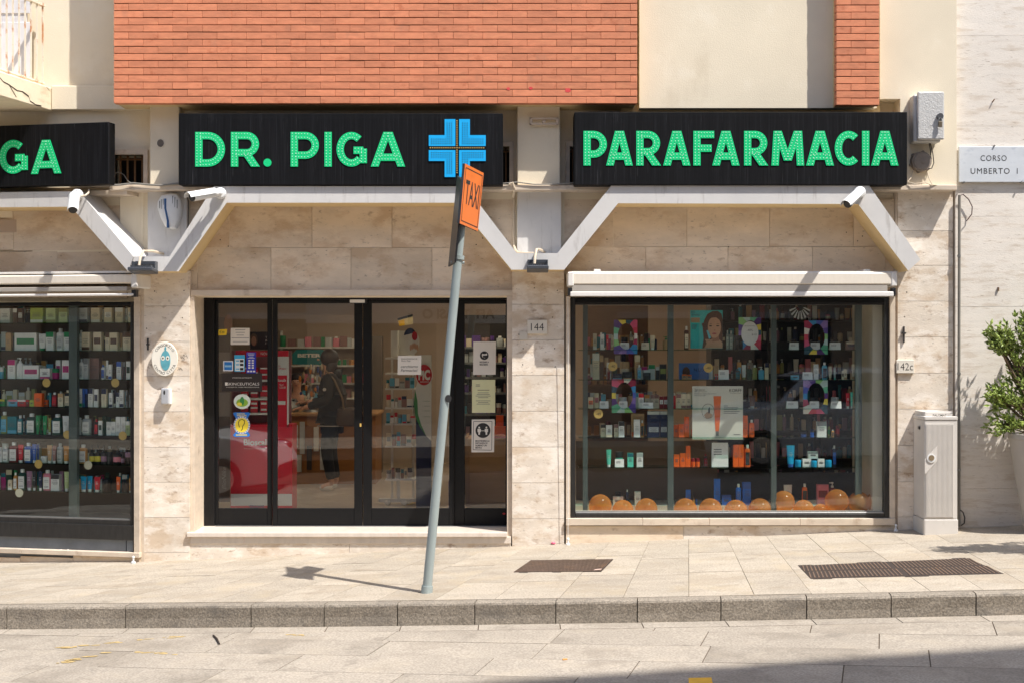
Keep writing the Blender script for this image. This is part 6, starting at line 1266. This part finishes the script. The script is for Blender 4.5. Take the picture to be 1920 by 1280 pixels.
for y in (674, 681, 689): flat(s, "sticker_print", [(450, y), (456.5, y), (456.5, y + 4.5), (450, y + 4.5)], INK, LV - .0008, 2); flat(s, "sticker_print", [(442.5, y + 1), (448.5, y + 1), (448.5, y + 3), (442.5, y + 3)], pm((60, 170, 214)), LV - .0008, 2)
t, s = note("dark blue payment sticker on left pane", 462, 480, 660, 699, pm((28, 44, 170)), LV, "card_sticker", "sticker"); lines(s, 464, 478, (662, 664.5, 668, 670.5), LV - .0008, OFF)
for y in (674, 678.5, 683, 687.5, 694): [flat(s, "sticker_print", [(a, y), (a + 4, y), (a + 4, y + 2.8), (a, y + 2.8)], OFF, LV - .0008, 1) for a in ((465.5, 472) if y < 690 else (463.5, 469, 474.5))]
t, s = note("dark brown cosmetics sticker on left pane", 416.5, 491.5, 699, 733, mat("dark_sticker", (44, 36, 34), .4), LV, "brand_sticker", "sticker"); text("SKINCEUTICALS", 456, 719, LV - .0009, 5, OFF, s, wpx=60); text("AVANZATA CURA PROFESSIONALE", 455, 725, LV - .0009, 1.6, OFF, s, wpx=62); text("RIVENDITORE AUTORIZZATO", 454, 707.5, LV - .0009, 2, OFF, s, wpx=36); flat(s, "sticker_print", [(422, 716), (426.5, 716), (426.5, 722), (422, 722)], OFF, LV - .0008, 1)
t = thing("herbal_sticker", "round green herbal sticker on left pane", "sticker", F0.P(454, 766, LV)); c = F0.P(454, 752, LV); s = MB().disc(c.x, c.z, .082, .072, LV - .0008, LV, 28).build("sheet", pm((214, 226, 216)), t); flat(s, "sticker_print", oval(454, 754, 11, 7.5), pm((140, 184, 60)), LV - .0008, 1); flat(s, "sticker_print", oval(454, 751, 4, 8, 14), pm((60, 140, 70)), LV - .0008, 2); flat(s, "sticker_print", oval(449, 757, 5, 3.5, 14), pm((220, 210, 70)), LV - .0008, 3)
t = thing("ear_sticker", "blue and yellow badge sticker with an ear on left pane", "sticker", F0.P(453, 818, LV)); BLU = pm((24, 110, 196)); s = MB().prism([(X(a, LV), Z(c, LV)) for a, c in ((437, 774), (440, 772), (466, 772), (469, 774), (464, 785), (464, 807), (469, 815), (466, 818), (440, 818), (437, 815), (443, 807), (443, 785))], LV - .0008, LV).build("sheet", BLU, t); flat(s, "sticker_print", oval(453.5, 796, 15.5, 16.5, 28), OFF, LV - .0008, 1)
for i in range(20): a = i * 18; flat(s, "sticker_print", oval(453.5 + 14 * math.cos(rad(a)), 796 + 15 * math.sin(rad(a)), 1.2, 1.2, 6), BLU, LV - .0008, 2)
flat(s, "sticker_print", oval(453.5, 796, 12.4, 13.4, 26), pm((240, 216, 60)), LV - .0008, 3); text("FORATURA\nAURICOLARE", 453, 776.5, LV - .0009, 5.5, pm((240, 216, 60)), s, wpx=18, bold=.02); text("INVERNESS", 453, 814.5, LV - .0009, 3, pm((240, 216, 60)), s, wpx=21, bold=.02)
EAR = [(449, 800), (447, 792), (449, 787), (454, 785), (459, 788), (458, 794), (455, 798), (455, 803), (452, 806)]
for a, c in zip(EAR, EAR[1:]): d = Vector((-(c[1] - a[1]), c[0] - a[0])).normalized() * .6; flat(s, "sticker_print", [(a[0] - d.x, a[1] - d.y), (c[0] - d.x, c[1] - d.y), (c[0] + d.x, c[1] + d.y), (a[0] + d.x, a[1] + d.y)], INK, LV - .0008, 4)
t, s = note("white paper on the middle pane reading cerchiamo Farmacisti", 745.5, 789, 666, 702, PAPER, .4620, skew=1); text("PARAFARMACIE\nDott. Piga", 767.5, 674.5, .4605, 7, INK, s, wpx=30); text("cerchiamo\nFarmacisti", 767.5, 690, .4605, 12, INK, s, wpx=32, shear=.25)
CB = pm((40, 40, 42)); RV = .4870
t, s = note("white notice with a round mask symbol on the right pane", 887, 929, 640, 702, PAPER, RV, skew=1); flat(s, "symbol", oval(908, 666, 8.2, 8.2), CB, RV - .0008, 1); flat(s, "symbol", oval(908.5, 665, 5, 5.6), OFF, RV - .0008, 2); flat(s, "symbol", [(905, 666), (913.5, 665.5), (913, 670.5), (906, 670)], CB, RV - .0008, 3); flat(s, "symbol", oval(908, 661, 5, 2.2, 12), CB, RV - .0008, 3); text("INDOSSARE LA\nMASCHERINA", 908, 680.5, RV - .001, 8, CB, s, wpx=17, bold=.03)
t, s = note("pale yellow typed notice on the right pane", 885, 928.5, 711, 773, mat("yellow_paper", (214, 214, 170), .7, .03, 20), RV); lines(s, 890, 902, (720, 722.5), RV); lines(s, 893, 920, (730,), RV, INK); lines(s, 890, 922, (735, 738, 741, 744, 750, 753, 756), RV); 
t, s = note("white distance notice with two figures on the right pane", 884, 926, 785, 847, PAPER, RV, skew=1.2); b_ = [(888, 789), (922.5, 789), (922, 843), (887, 842)]
for a, c in zip(b_, b_[1:] + b_[:1]): d = Vector((-(c[1] - a[1]), c[0] - a[0])).normalized() * .45; flat(s, "border_line", [(a[0] - d.x, a[1] - d.y), (c[0] - d.x, c[1] - d.y), (c[0] + d.x, c[1] + d.y), (a[0] + d.x, a[1] + d.y)], CB, RV - .0008, 1)
flat(s, "symbol", oval(905.5, 806, 14, 14, 28), CB, RV - .0008, 1)
for a in (898.5, 912): flat(s, "symbol", oval(a, 800.5, 1.7, 1.9, 10), OFF, RV - .0008, 2); flat(s, "symbol", [(a - 3.2, 803), (a + 3.2, 803), (a + 3, 809), (a + 1.6, 809), (a + 1.5, 814), (a - 1.5, 814), (a - 1.6, 809), (a - 3, 809)], OFF, RV - .0008, 2)
flat(s, "symbol", [(902, 806), (909, 806), (909, 807), (902, 807)], OFF, RV - .0008, 2); text("MANTENERE LA\nDISTANZA DI\nALMENO UN\nMETRO", 904.5, 832, RV - .001, 16, CB, s, wpx=27, bold=.03)

# counter, back shelving and wall goods
WOOD = mat("counter_wood", (166, 112, 62), .5, .15, 4, (1, 1, 5)); WOODL = mat("light_wood", (190, 144, 96), .5, .1, 3, (1, 1, 4))
ct = thing("shop_counter", "brown wooden counter behind the customer", "counter", (X(600, 4.6), 4.6, .166))
MB().box(X(500, 4.4), X(704, 4.4), 4.4, 5.2, .1665, 1.02).build("counter_body", WOOD, ct); MB().box(X(495, 4.35), X(708, 4.35), 4.33, 5.25, 1.02, 1.06).build("counter_top", WOODL, ct, bevel=.008)
for i, (px, y0, y1) in enumerate(((524, 790, 835), (536, 788, 840), (549, 796, 838), (562, 790, 850), (575, 835, 880), (588, 800, 845), (600, 838, 880), (541, 845, 885), (556, 852, 884))): b = MB(); bx(b, F0, px, px + 9, y0, y1, 4.36, 4.395); tag(b.build("display_pack", pm(CW[["white", "pale grey", "white", "pale grey", "charcoal"][i % 5]])), "%s pack hung on the counter front" % ["first long white", "pale grey", "second white", "tall grey", "dark narrow", "third white", "low white", "low grey", "lowest white"][i], "pack", "packs on the counter front")
def rack_on_wall(name, label, px0, px1, y, rows, m, seed, where, pal, dens=1.0, back=None, depth=.3):
    r = random.Random(seed); t = thing(name, label, "shelving", (X((px0 + px1) / 2, y), y, .166))
    if back: MB().box(X(px0, y + depth), X(px1, y + depth), y + depth, y + depth + .02, .1665, Z(rows[0][0] - 60, y)).build("back_panel", back, t)
    for px in (px0, px1): x = X(px, y); MB().box(x - .015, x + .015, y + depth - .04, y + depth - .001, .1665, Z(rows[0][0] - 30, y)).build("rack_post", m, t)
    for k_, (q, h) in enumerate(rows):
        z = Z(q, y); MB().box(X(px0, y), X(px1, y), y - .02, y + depth - .0015, z - .022, z).build("rack_shelf", m, t); px = px0 + 2; items = []
        while px < px1 - 6: w = r.uniform(.6, 1.5) * h * .5; items.append((r.choice(["box", "box", "box", "bot", "jar"]), px, min(px + w, px1 - 1), q - h * r.uniform(.6, 1), r.choice(pal), r.choice(pal))); px += w + r.choice([.6, 1.5, 4]) / dens
        shelf_row(items, 0, 0, 1, q, RN[k_] + " shelf of " + where, F0, I4, y + .02, z, "goods on " + where, fine=False)
    return t
PALB = ["white", "cream", "tan", "amber", "pale grey", "light blue", "pink", "green", "rose brown"]
rack_on_wall("back_shelving", "pale shelving along the back wall behind the counter", 522, 690, 6.6, [(650, 22), (684, 16), (717, 18), (745, 16)], OFF, 11, "the back wall shelving", PALB, back=mat("back_board_beige", (176, 156, 138), .7))
bs = thing("teal_sign", "teal rounded BETER sign hanging behind the counter", "sign", F0.P(595, 683, 5.6)); pts_ = [(548, 683), (548, 664), (556, 655), (605, 655), (612, 661), (614, 683)]; MB().prism([(X(a, 5.6), Z(c, 5.6)) for a, c in pts_], 5.6, 5.63).build("board", pm((16, 120, 120)), bs); text("BETER", 580, 666, 5.598, 6, OFF, bs, wpx=44, bold=.05)
# spinning rack of small goods at the counter
jr = thing("jewel_stand", "tangled stand of shiny trinkets on the counter left of customer", "display stand", F0.P(582, 770, 4.6)); c = F0.P(582, 770, 4.7); c.z = 1.0605; MB().lathe([(.12, 1.0605), (.1, 1.08), (.012, 1.09), (.012, 1.62)], c.x, c.y, 12).build("stem", STEEL, jr); r = random.Random(4)
for i in range(46): a = r.uniform(0, 6.28); rr = r.uniform(.03, .19); z = r.uniform(1.12, 1.66); MB().ell((c.x + rr * math.cos(a), c.y + rr * math.sin(a) * .6, z), .018, .012, r.uniform(.02, .05), 7, 5).build("trinket", pm(r.choice([(206, 190, 160), (160, 140, 110), (220, 216, 206), (90, 70, 50), (60, 80, 130), (210, 130, 60)]), .25), jr)
MB().lathe([(.14, 1.0606), (.17, 1.12), (.14, 1.2), (.1, 1.23)], c.x - .28, c.y - .1, 16).build("wire_bowl", STEEL, jr)
tag(MB().box(X(523, 4.5), X(552, 4.5), 4.5, 4.7, 1.0605, 1.22).build("cash_box", pm((36, 34, 36))), "black device standing on the left of the counter", "device")
# white wire rack with plasters and the tall blue leaf-shaped totem
pr = thing("white_rack", "white free-standing rack of small packs behind the middle door leaf", "display stand", (X(745, 2.2), 2.2, .166)); py_ = 2.05
for px in (735, 775): x = X(px, py_ + .2); MB().box(x - .012, x + .012, py_ + .2, py_ + .224, .2, Z(620, py_)).build("rack_post", OFF, pr)
MB().box(X(734, py_), X(745, py_), py_ + .05, py_ + .2, Z(669, py_), Z(620, py_)).box(X(745, py_), X(770, py_), py_ + .18, py_ + .2, Z(669, py_), Z(620, py_)).build("header_box", OFF, pr)
rr_ = random.Random(21)
for k_, (q, h) in enumerate([(670, 0), (699, 0), (727, 20), (763, 24), (793, 20), (835, 26), (897, 22)]):
    z = Z(q, py_); MB().box(X(722, py_), X(782, py_), py_, py_ + .3, z - .018, z).build("rack_shelf", OFF, pr)
    if h:
        items = []; px = 724
        while px < 774: w = rr_.uniform(5, 10); items.append((rr_.choice(["box", "box", "jar"]), px, px + w, q - h * rr_.uniform(.6, 1), rr_.choice(["white", "pale grey", "cream", "white", "light blue", "rose brown"]), rr_.choice(["red", "grey", "charcoal", "teal", "navy"]))); px += w + .8
        shelf_row(items, 0, 0, 1, q, RN[k_] + " shelf of the white rack", F0, I4, py_ + .02, z, "packs on the white rack", fine=False)
z_ = .1668; MB().box(X(708, py_), X(800, py_), py_ + .1, py_ + .2, .2, .235).build("foot_bar", OFF, pr); MB().box(X(742, py_), X(748, py_), py_ + .12, py_ + .18, .235, Z(897, py_) - .02).build("foot_post", OFF, pr)
for px in (726, 757): MB().ell((X(px, py_), py_ + .05, .199), .033, .03, .032, 12, 8).build("castor", OFF, pr, smooth=True)
tt = thing("pic_totem", "navy totem with white leaf panel and red Pic disc", "display stand", (X(795, 1.8), 1.8, .166)); ty = 1.75; MB().box(X(780, ty), X(808, ty), ty, ty + .12, .1667, Z(780, ty)).build("column", pm((26, 34, 76)), tt)
MB().prism([(X(a, ty), Z(c, ty)) for a, c in ((788, 665), (809, 665), (809, 825), (800, 817), (788, 800), (779, 780), (776, 755), (779, 730), (786, 705))], ty - .025, ty - .004).build("leaf_panel", OFF, tt); pts_ = [(779, 730), (776, 755), (779, 780), (788, 800), (800, 817), (790, 795), (784, 775), (783, 750)]; MB().prism([(X(a, ty), Z(c, ty)) for a, c in pts_], ty - .027, ty - .0255).build("green_curve", pm((70, 140, 80)), tt)
c = F0.P(795.5, 702, ty); MB().disc(c.x, c.z, .092, .118, ty - .034, ty - .0275, 30).build("disc_rim", OFF, tt); MB().disc(c.x, c.z, .084, .11, ty - .038, ty - .0345, 30).build("red_disc", pm((190, 20, 32)), tt); text("PiC", 795.5, 702, ty - .0385, 17, OFF, tt, wpx=22, bold=.05); text("solution", 796, 714.5, ty - .0385, 3.5, OFF, tt, wpx=17)
for y in (751, 760, 769, 780): text("• nnnnn", 799, y, ty - .0258, 2.2, pm((80, 120, 90)), tt, wpx=14)
ov = thing("oval_board", "oval white first-aid board with a small red disc on the white rack", "sign", F0.P(773, 665, py_ - .05)); c = F0.P(771, 642, py_ - .06); MB().disc(c.x, c.z, .088, .135, py_ - .07, py_ - .055, 30).build("oval", OFF, ov); flat(ov, "printed_crown", oval(769, 632, 12, 17, 14, 190, 330), pm((30, 40, 80)), py_ - .071, 1); c = F0.P(777.5, 630, py_ - .07); MB().disc(c.x, c.z, .03, .048, py_ - .078, py_ - .0735, 20).build("red_disc", pm((190, 20, 32)), ov)
for i in range(5): flat(ov, "printed_hand", oval(770 + i * 3.2, 648 + abs(i - 2) * 1.6, 1.8, 6, 10), SKIN, py_ - .071, 2)
hs = MB(); hs._add([F0.P(a, c, 2.6) + Vector((0, k * .01, 0)) for k in (0, 1) for a, c in ((745, 597), (774, 589), (774, 608), (749, 612))], [(0, 3, 2, 1), (4, 5, 6, 7), (0, 1, 5, 4), (2, 3, 7, 6), (1, 2, 6, 5), (3, 0, 4, 7)]); hs = hs.build("camera_notice", pm((214, 196, 150))); tag(hs, "small tilted yellow and black camera warning sign hanging in the shop", "sign")
b = MB(); b._add([F0.P(a, c, 2.598) for a, c in ((745, 597), (774, 589), (774, 593.5), (746, 601))], [(0, 3, 2, 1)]); b.build("black_band", INK, hs); b = MB(); b._add([F0.P(a, c, 2.598) for a, c in ((747, 602), (758, 599.5), (759, 610), (749, 612))], [(0, 3, 2, 1)]); b.build("yellow_field", pm((230, 180, 40)), hs)
# right-hand racks, wooden drawer unit, orange and purple goods behind the right leaf
rack_on_wall("right_rack", "grey shelving seen through the right door leaf behind the notices", 848, 1000, 2.9, [(650, 22), (679, 20), (706, 18), (735, 18), (775, 20), (815, 20)], pm((110, 112, 110)), 15, "the shelving behind the right leaf", ["white", "clear grey", "pale grey", "teal", "cream", "purple", "rose brown", "charcoal"], back=DKR)
wu = thing("drawer_unit", "light wooden drawer unit behind the right door leaf", "cabinet", (X(920, 1.6), 1.7, .166)); MB().box(X(876, 1.5), X(990, 1.5), 1.5, 2.1, .1667, Z(822, 1.5)).build("unit_body", WOODL, wu); MB().box(X(872, 1.5), X(876, 1.5) - .001, 1.495, 2.1, .1667, Z(818, 1.5)).build("unit_side", WOODL, wu)
for y0, y1 in ((826, 884), (887, 942)): b = MB(); bx(b, F0, 880, 985, y0, y1, 1.488, 1.4995); b.build("drawer_front", WOODL, wu, bevel=.003)
zt_ = Z(822, 1.5) + .0008
for i, (a, c, h, col) in enumerate(((905, 925, 14, "orange"), (926, 948, 22, "orange"), (930, 944, 40, "orange"), (908, 928, 30, "white"))):
    v_ = 1.58 + (.25 if i > 1 else 0); goods("box", Vector((X(a, v_), v_, zt_)), Vector((X(c, v_), v_, zt_ + h / 175)), col, "red" if col == "orange" else "tan", "%s %s carton on the wooden drawer unit" % (["small low", "low wide", "tall", "upright"][i], col), v=v_, group="cartons on the drawer unit", fine=False)
pu = thing("purple_stand", "purple floor display half hidden by the leaning pole", "display stand", (X(856, 1.3), 1.3, .166)); MB().box(X(841, 1.2), X(868, 1.2), 1.2, 1.5, .1667, Z(900, 1.2)).build("lower_box", pm((80, 60, 130)), pu); text("quil", 852, 921, 1.199, 8, OFF, pu, wpx=18, bold=.03)
for q in (872, 835, 800, 770): MB().box(X(841, 1.2), X(868, 1.2), 1.2, 1.5, Z(q, 1.2) - .012, Z(q, 1.2)).build("stand_shelf", OFF, pu)
for px in (841, 868): x = X(px, 1.2); MB().box(x - .008, x + .008, 1.46, 1.5, Z(900, 1.2), Z(750, 1.2)).build("stand_post", OFF, pu)
for q, nm in ((872, "lowest"), (835, "middle"), (800, "upper")):
    for i, px in enumerate((845, 856)): goods("bot" if i else "jar", Vector((X(px, 1.25), 1.25, Z(q, 1.2) + .0006)), Vector((X(px + 9, 1.25), 1.25, Z(q, 1.2) + .12)), "purple", "white", "purple %s on the %s shelf of the purple display" % ("bottle" if i else "jar", nm), v=1.25, group="purple goods", fine=False)
YT = pm((214, 176, 60)); q = [F0.P(a, 0, 0) for a in (0,)]
def on_floor(px, py): t_ = (ZC - .169) * FPX / (py - CY); return ((px - CX) / FPX * t_, t_ - DIST)
tag(MB().plan([on_floor(*p) for p in ((762, 945), (772, 945), (801, 933), (792, 933))], lambda x, y: .1695, .002).build("floor_tape", YT), "strip of yellow floor tape inside the shop door", "tape")
tag(MB().box(X(690, 5.9), X(716, 5.9), 5.9, 6.1, .1668, Z(630, 5.9)).build("tall_cabinet", pm((110, 100, 92))), "tall grey cabinet at the back between the door leaves", "cabinet")

# ================================================================ PEOPLE
def skin_mesh(name, verts, edges, m, parent, root, sub=2):
    me = bpy.data.meshes.new(name); o0 = ORG[parent.name]; me.from_pydata([tuple(Vector(v[:3]) - o0) for v in verts], edges, []); me.materials.append(m); ob = bpy.data.objects.new(name, me); COL.objects.link(ob); ORG[ob.name] = o0; ob.parent = parent
    md = ob.modifiers.new("skin", 'SKIN'); md.use_smooth_shade = True
    for i, v in enumerate(verts):
        d = me.skin_vertices[0].data[i]; r = v[3]; d.radius = r if isinstance(r, tuple) else (r, r); d.use_root = (i == root)
    s = ob.modifiers.new("sub", 'SUBSURF'); s.levels = sub; s.render_levels = sub; return ob
SKN = mat("skin", (206, 156, 130), .5, .04, 20); JACK = mat("dark_quilted_jacket", (22, 15, 14), .7, .2, 14, (1, 1, 1), .3, 40); JEAN = mat("dark_denim", (18, 24, 38), .8, .3, 9, (1, 1, .6), .2, 120, stain=[((70, 84, 108), 6, .6, .5, (1, 1, .7))]); HAIRB = mat("brown_hair", (42, 25, 18), .5, .3, 30, (6, 6, .6)); SHOE = mat("white_trainers", (222, 216, 206), .6)
px_, py0 = X(618, 3.65), 3.65; zf = .168
per = thing("person", "woman in dark jacket, jeans and white trainers standing at the counter", "person", (px_, py0, zf))
def V(dx, dy, z, r): return (px_ + dx, py0 + dy, zf + z, r)
# body facing left (-x), near hand reaching forward to the counter
body = [V(.02, 0, .92, (.12, .15)), V(.03, 0, 1.12, (.11, .14)), V(.02, 0, 1.32, (.12, .16)), V(.0, 0, 1.42, (.06, .07)), V(-.025, 0, 1.50, (.055, .055)), V(-.045, 0, 1.57, (.085, .075)), V(-.045, 0, 1.61, (.075, .07)),
        V(.03, -.09, .88, .09), V(-.03, -.09, .50, .062), V(.04, -.09, .09, .04), V(-.1, -.1, .035, .03), V(.03, .09, .88, .09), V(.0, .09, .49, .062), V(.07, .1, .09, .04), V(-.07, .1, .035, .03),
        V(.02, -.2, 1.34, .06), V(.02, -.23, 1.10, .045), V(-.18, -.22, 1.02, .035), V(-.29, -.2, 1.0, .025), V(.02, .2, 1.34, .06), V(.02, .23, 1.10, .045), V(-.2, .2, 1.05, .035), V(-.31, .16, 1.06, .025)]
be = [(0, 1), (1, 2), (2, 3), (3, 4), (4, 5), (5, 6), (0, 7), (7, 8), (8, 9), (9, 10), (0, 11), (11, 12), (12, 13), (13, 14), (2, 15), (15, 16), (16, 17), (17, 18), (2, 19), (19, 20), (20, 21), (21, 22)]
skin_mesh("body", body, be, SKN, per, 0)
def hand(wx, wy, wz, s):
    palm = [V(wx, wy, wz, .02), V(wx - .05, wy, wz - .005, (.018, .03))]; ed = [(0, 1)]; vs = palm[:]
    for i, L_ in enumerate((.055, .068, .072, .06)):
        y = wy + (i - 1.5) * .017; k = len(vs); vs += [V(wx - .07, y, wz - .008, .009), V(wx - .07 - L_ * .55, y, wz - .02, .008), V(wx - .07 - L_ * .85, y, wz - .04, .007)]; ed += [(1, k), (k, k + 1), (k + 1, k + 2)]
    k = len(vs); vs += [V(wx - .03, wy + s * .035, wz - .012, .01), V(wx - .065, wy + s * .05, wz - .025, .008)]; ed += [(0, k), (k, k + 1)]; skin_mesh("hand", vs, ed, SKN, per, 0, 1)
hand(-.29, -.2, 1.0, 1); hand(-.31, .16, 1.06, -1)
jv = [V(.03, 0, .84, (.165, .19)), V(.035, 0, .98, (.16, .185)), V(.035, 0, 1.15, (.155, .18)), V(.025, 0, 1.33, (.145, .185)), V(.01, 0, 1.42, (.09, .1)), V(.02, -.2, 1.34, .085), V(.025, -.235, 1.10, .07), V(-.15, -.225, 1.035, .055), V(-.24, -.21, 1.01, .045), V(.02, .2, 1.34, .085), V(.025, .235, 1.10, .07), V(-.17, .21, 1.055, .055), V(-.25, .18, 1.06, .045)]
skin_mesh("jacket", jv, [(0, 1), (1, 2), (2, 3), (3, 4), (3, 5), (5, 6), (6, 7), (7, 8), (3, 9), (9, 10), (10, 11), (11, 12)], JACK, per, 1)
skin_mesh("hood", [V(.06, -.1, 1.40, .05), V(.12, 0, 1.38, .065), V(.06, .1, 1.40, .05)], [(0, 1), (1, 2)], JACK, per, 1)
skin_mesh("jeans", [V(.03, 0, .88, (.13, .15)), V(.03, -.09, .84, .105), V(-.03, -.09, .50, .078), V(.035, -.09, .12, .062), V(.03, .09, .84, .105), V(.0, .09, .49, .078), V(.065, .1, .12, .062)], [(0, 1), (1, 2), (2, 3), (0, 4), (4, 5), (5, 6)], JEAN, per, 0)
for s, ox in ((-.09, .04), (.1, .07)): skin_mesh("shoe", [V(ox + .02, s, .05, .045), V(ox - .06, s, .045, .043), V(ox - .15, s, .035, .034)], [(0, 1), (1, 2)], SHOE, per, 0)
MB().box(px_ - .13, px_ + .19, py0 - .19, py0 + .19, zf + .775, zf + .785).build("hem_line", pm((190, 180, 170)), per, bevel=.004)
hb = MB().ell((px_ + .0, py0, zf + 1.585), .112, .112, .112, 18, 12); hb.build("hair", HAIRB, per, smooth=True); skin_mesh("long_hair", [V(.02, 0, 1.57, .09), V(.03, -.03, 1.46, (.07, .085)), V(-.02, -.07, 1.36, (.05, .06)), V(-.05, -.12, 1.25, (.03, .04))], [(0, 1), (1, 2), (2, 3)], HAIRB, per, 0)
MB().ell((px_ - .135, py0, zf + 1.565), .018, .012, .014, 8, 6).build("nose", SKN, per, smooth=True)
for s in (-1, 1): MB().ell((px_ - .118, py0 + s * .03, zf + 1.592), .008, .011, .006, 8, 6).build("eye", INK, per)
MB().ell((px_ - .117, py0, zf + 1.53), .008, .022, .006, 8, 6).build("mouth", pm((150, 80, 76)), per)
MB().tube([(px_ - .02, py0 - .2, zf + 1.44), (px_ + .09, py0 - .24, zf + 1.33), (px_ + .18, py0 - .235, zf + 1.12), (px_ + .2, py0 - .22, zf + .98)], .013, 6).build("bag_strap", pm((120, 96, 70)), per); c = F0.P(608, 716, py0 - .3); MB().disc(px_ - .02, zf + 1.22, .02, .02, py0 - .318, py0 - .3, 12).build("sleeve_badge", pm((200, 190, 180)), per)
tag(MB().lathe([(.1, zf + .78), (.13, zf + .82), (.12, zf + .98), (.09, zf + 1.0)], px_ + .23, py0 - .16, 16, .6, .7).build("shoulder_bag", pm((70, 52, 44), .6), smooth=True), "brown patterned shoulder bag at the customer's hip", "bag")
# assistant behind the counter
ax_, ay_ = X(557, 5.5), 5.5; asst = thing("person", "shop assistant with tied dark hair sitting low behind the counter", "person", (ax_, ay_, zf))
def V2(dx, dy, z, r): return (ax_ + dx, ay_ + dy, zf + z, r)
skin_mesh("body", [V2(0, 0, .55, (.14, .12)), V2(0, 0, .8, (.13, .11)), V2(0, 0, 1.0, (.15, .1)), V2(0, -.01, 1.09, (.055, .055)), V2(0, -.02, 1.17, .055), V2(0, -.03, 1.24, (.075, .085)), V2(0, -.03, 1.29, .07), V2(-.18, 0, .98, .06), V2(-.22, -.03, .76, .045), V2(-.1, -.2, .82, .035), V2(.18, 0, .98, .06), V2(.22, -.03, .76, .045), V2(.1, -.2, .82, .035), V2(-.09, -.3, .46, .08), V2(.09, -.3, .46, .08), V2(-.09, -.34, .06, .05), V2(.09, -.34, .06, .05)],
          [(0, 1), (1, 2), (2, 3), (3, 4), (4, 5), (5, 6), (2, 7), (7, 8), (8, 9), (2, 10), (10, 11), (11, 12), (0, 13), (0, 14), (13, 15), (14, 16)], SKN, asst, 0)
skin_mesh("top", [V2(0, 0, .6, (.17, .14)), V2(0, 0, .82, (.155, .13)), V2(0, 0, 1.0, (.17, .12)), V2(-.19, 0, .98, .075), V2(-.23, -.03, .76, .06), V2(.19, 0, .98, .075), V2(.23, -.03, .76, .06)], [(0, 1), (1, 2), (2, 3), (3, 4), (2, 5), (5, 6)], pm((52, 46, 44), .8), asst, 0)
MB().ell((ax_, ay_ + .02, zf + 1.285), .095, .1, .09, 16, 12).ell((ax_, ay_ + .12, zf + 1.3), .05, .05, .05, 12, 8).build("hair", pm((44, 32, 28), .5), asst, smooth=True)
for s in (-1, 1): MB().ell((ax_ + s * .03, ay_ - .108, zf + 1.255), .011, .007, .006, 8, 6).build("eye", INK, asst)
MB().ell((ax_, ay_ - .112, zf + 1.235), .012, .016, .018, 8, 6).build("nose", SKN, asst, smooth=True); MB().ell((ax_, ay_ - .104, zf + 1.2), .022, .007, .006, 8, 6).build("mouth", pm((150, 80, 76)), asst)
tag(MB().box(ax_ - .22, ax_ + .22, ay_ - .3, ay_ + .14, .1668, zf + .42).build("stool", pm((60, 54, 50)), bevel=.02), "dark stool under the seated assistant behind the counter", "stool")

tag(FARB.build("far_cartons", FAR_M, org=(0, 2, .17)), "small cartons massed on the far racks deep in the shop", "cartons", kind="stuff")
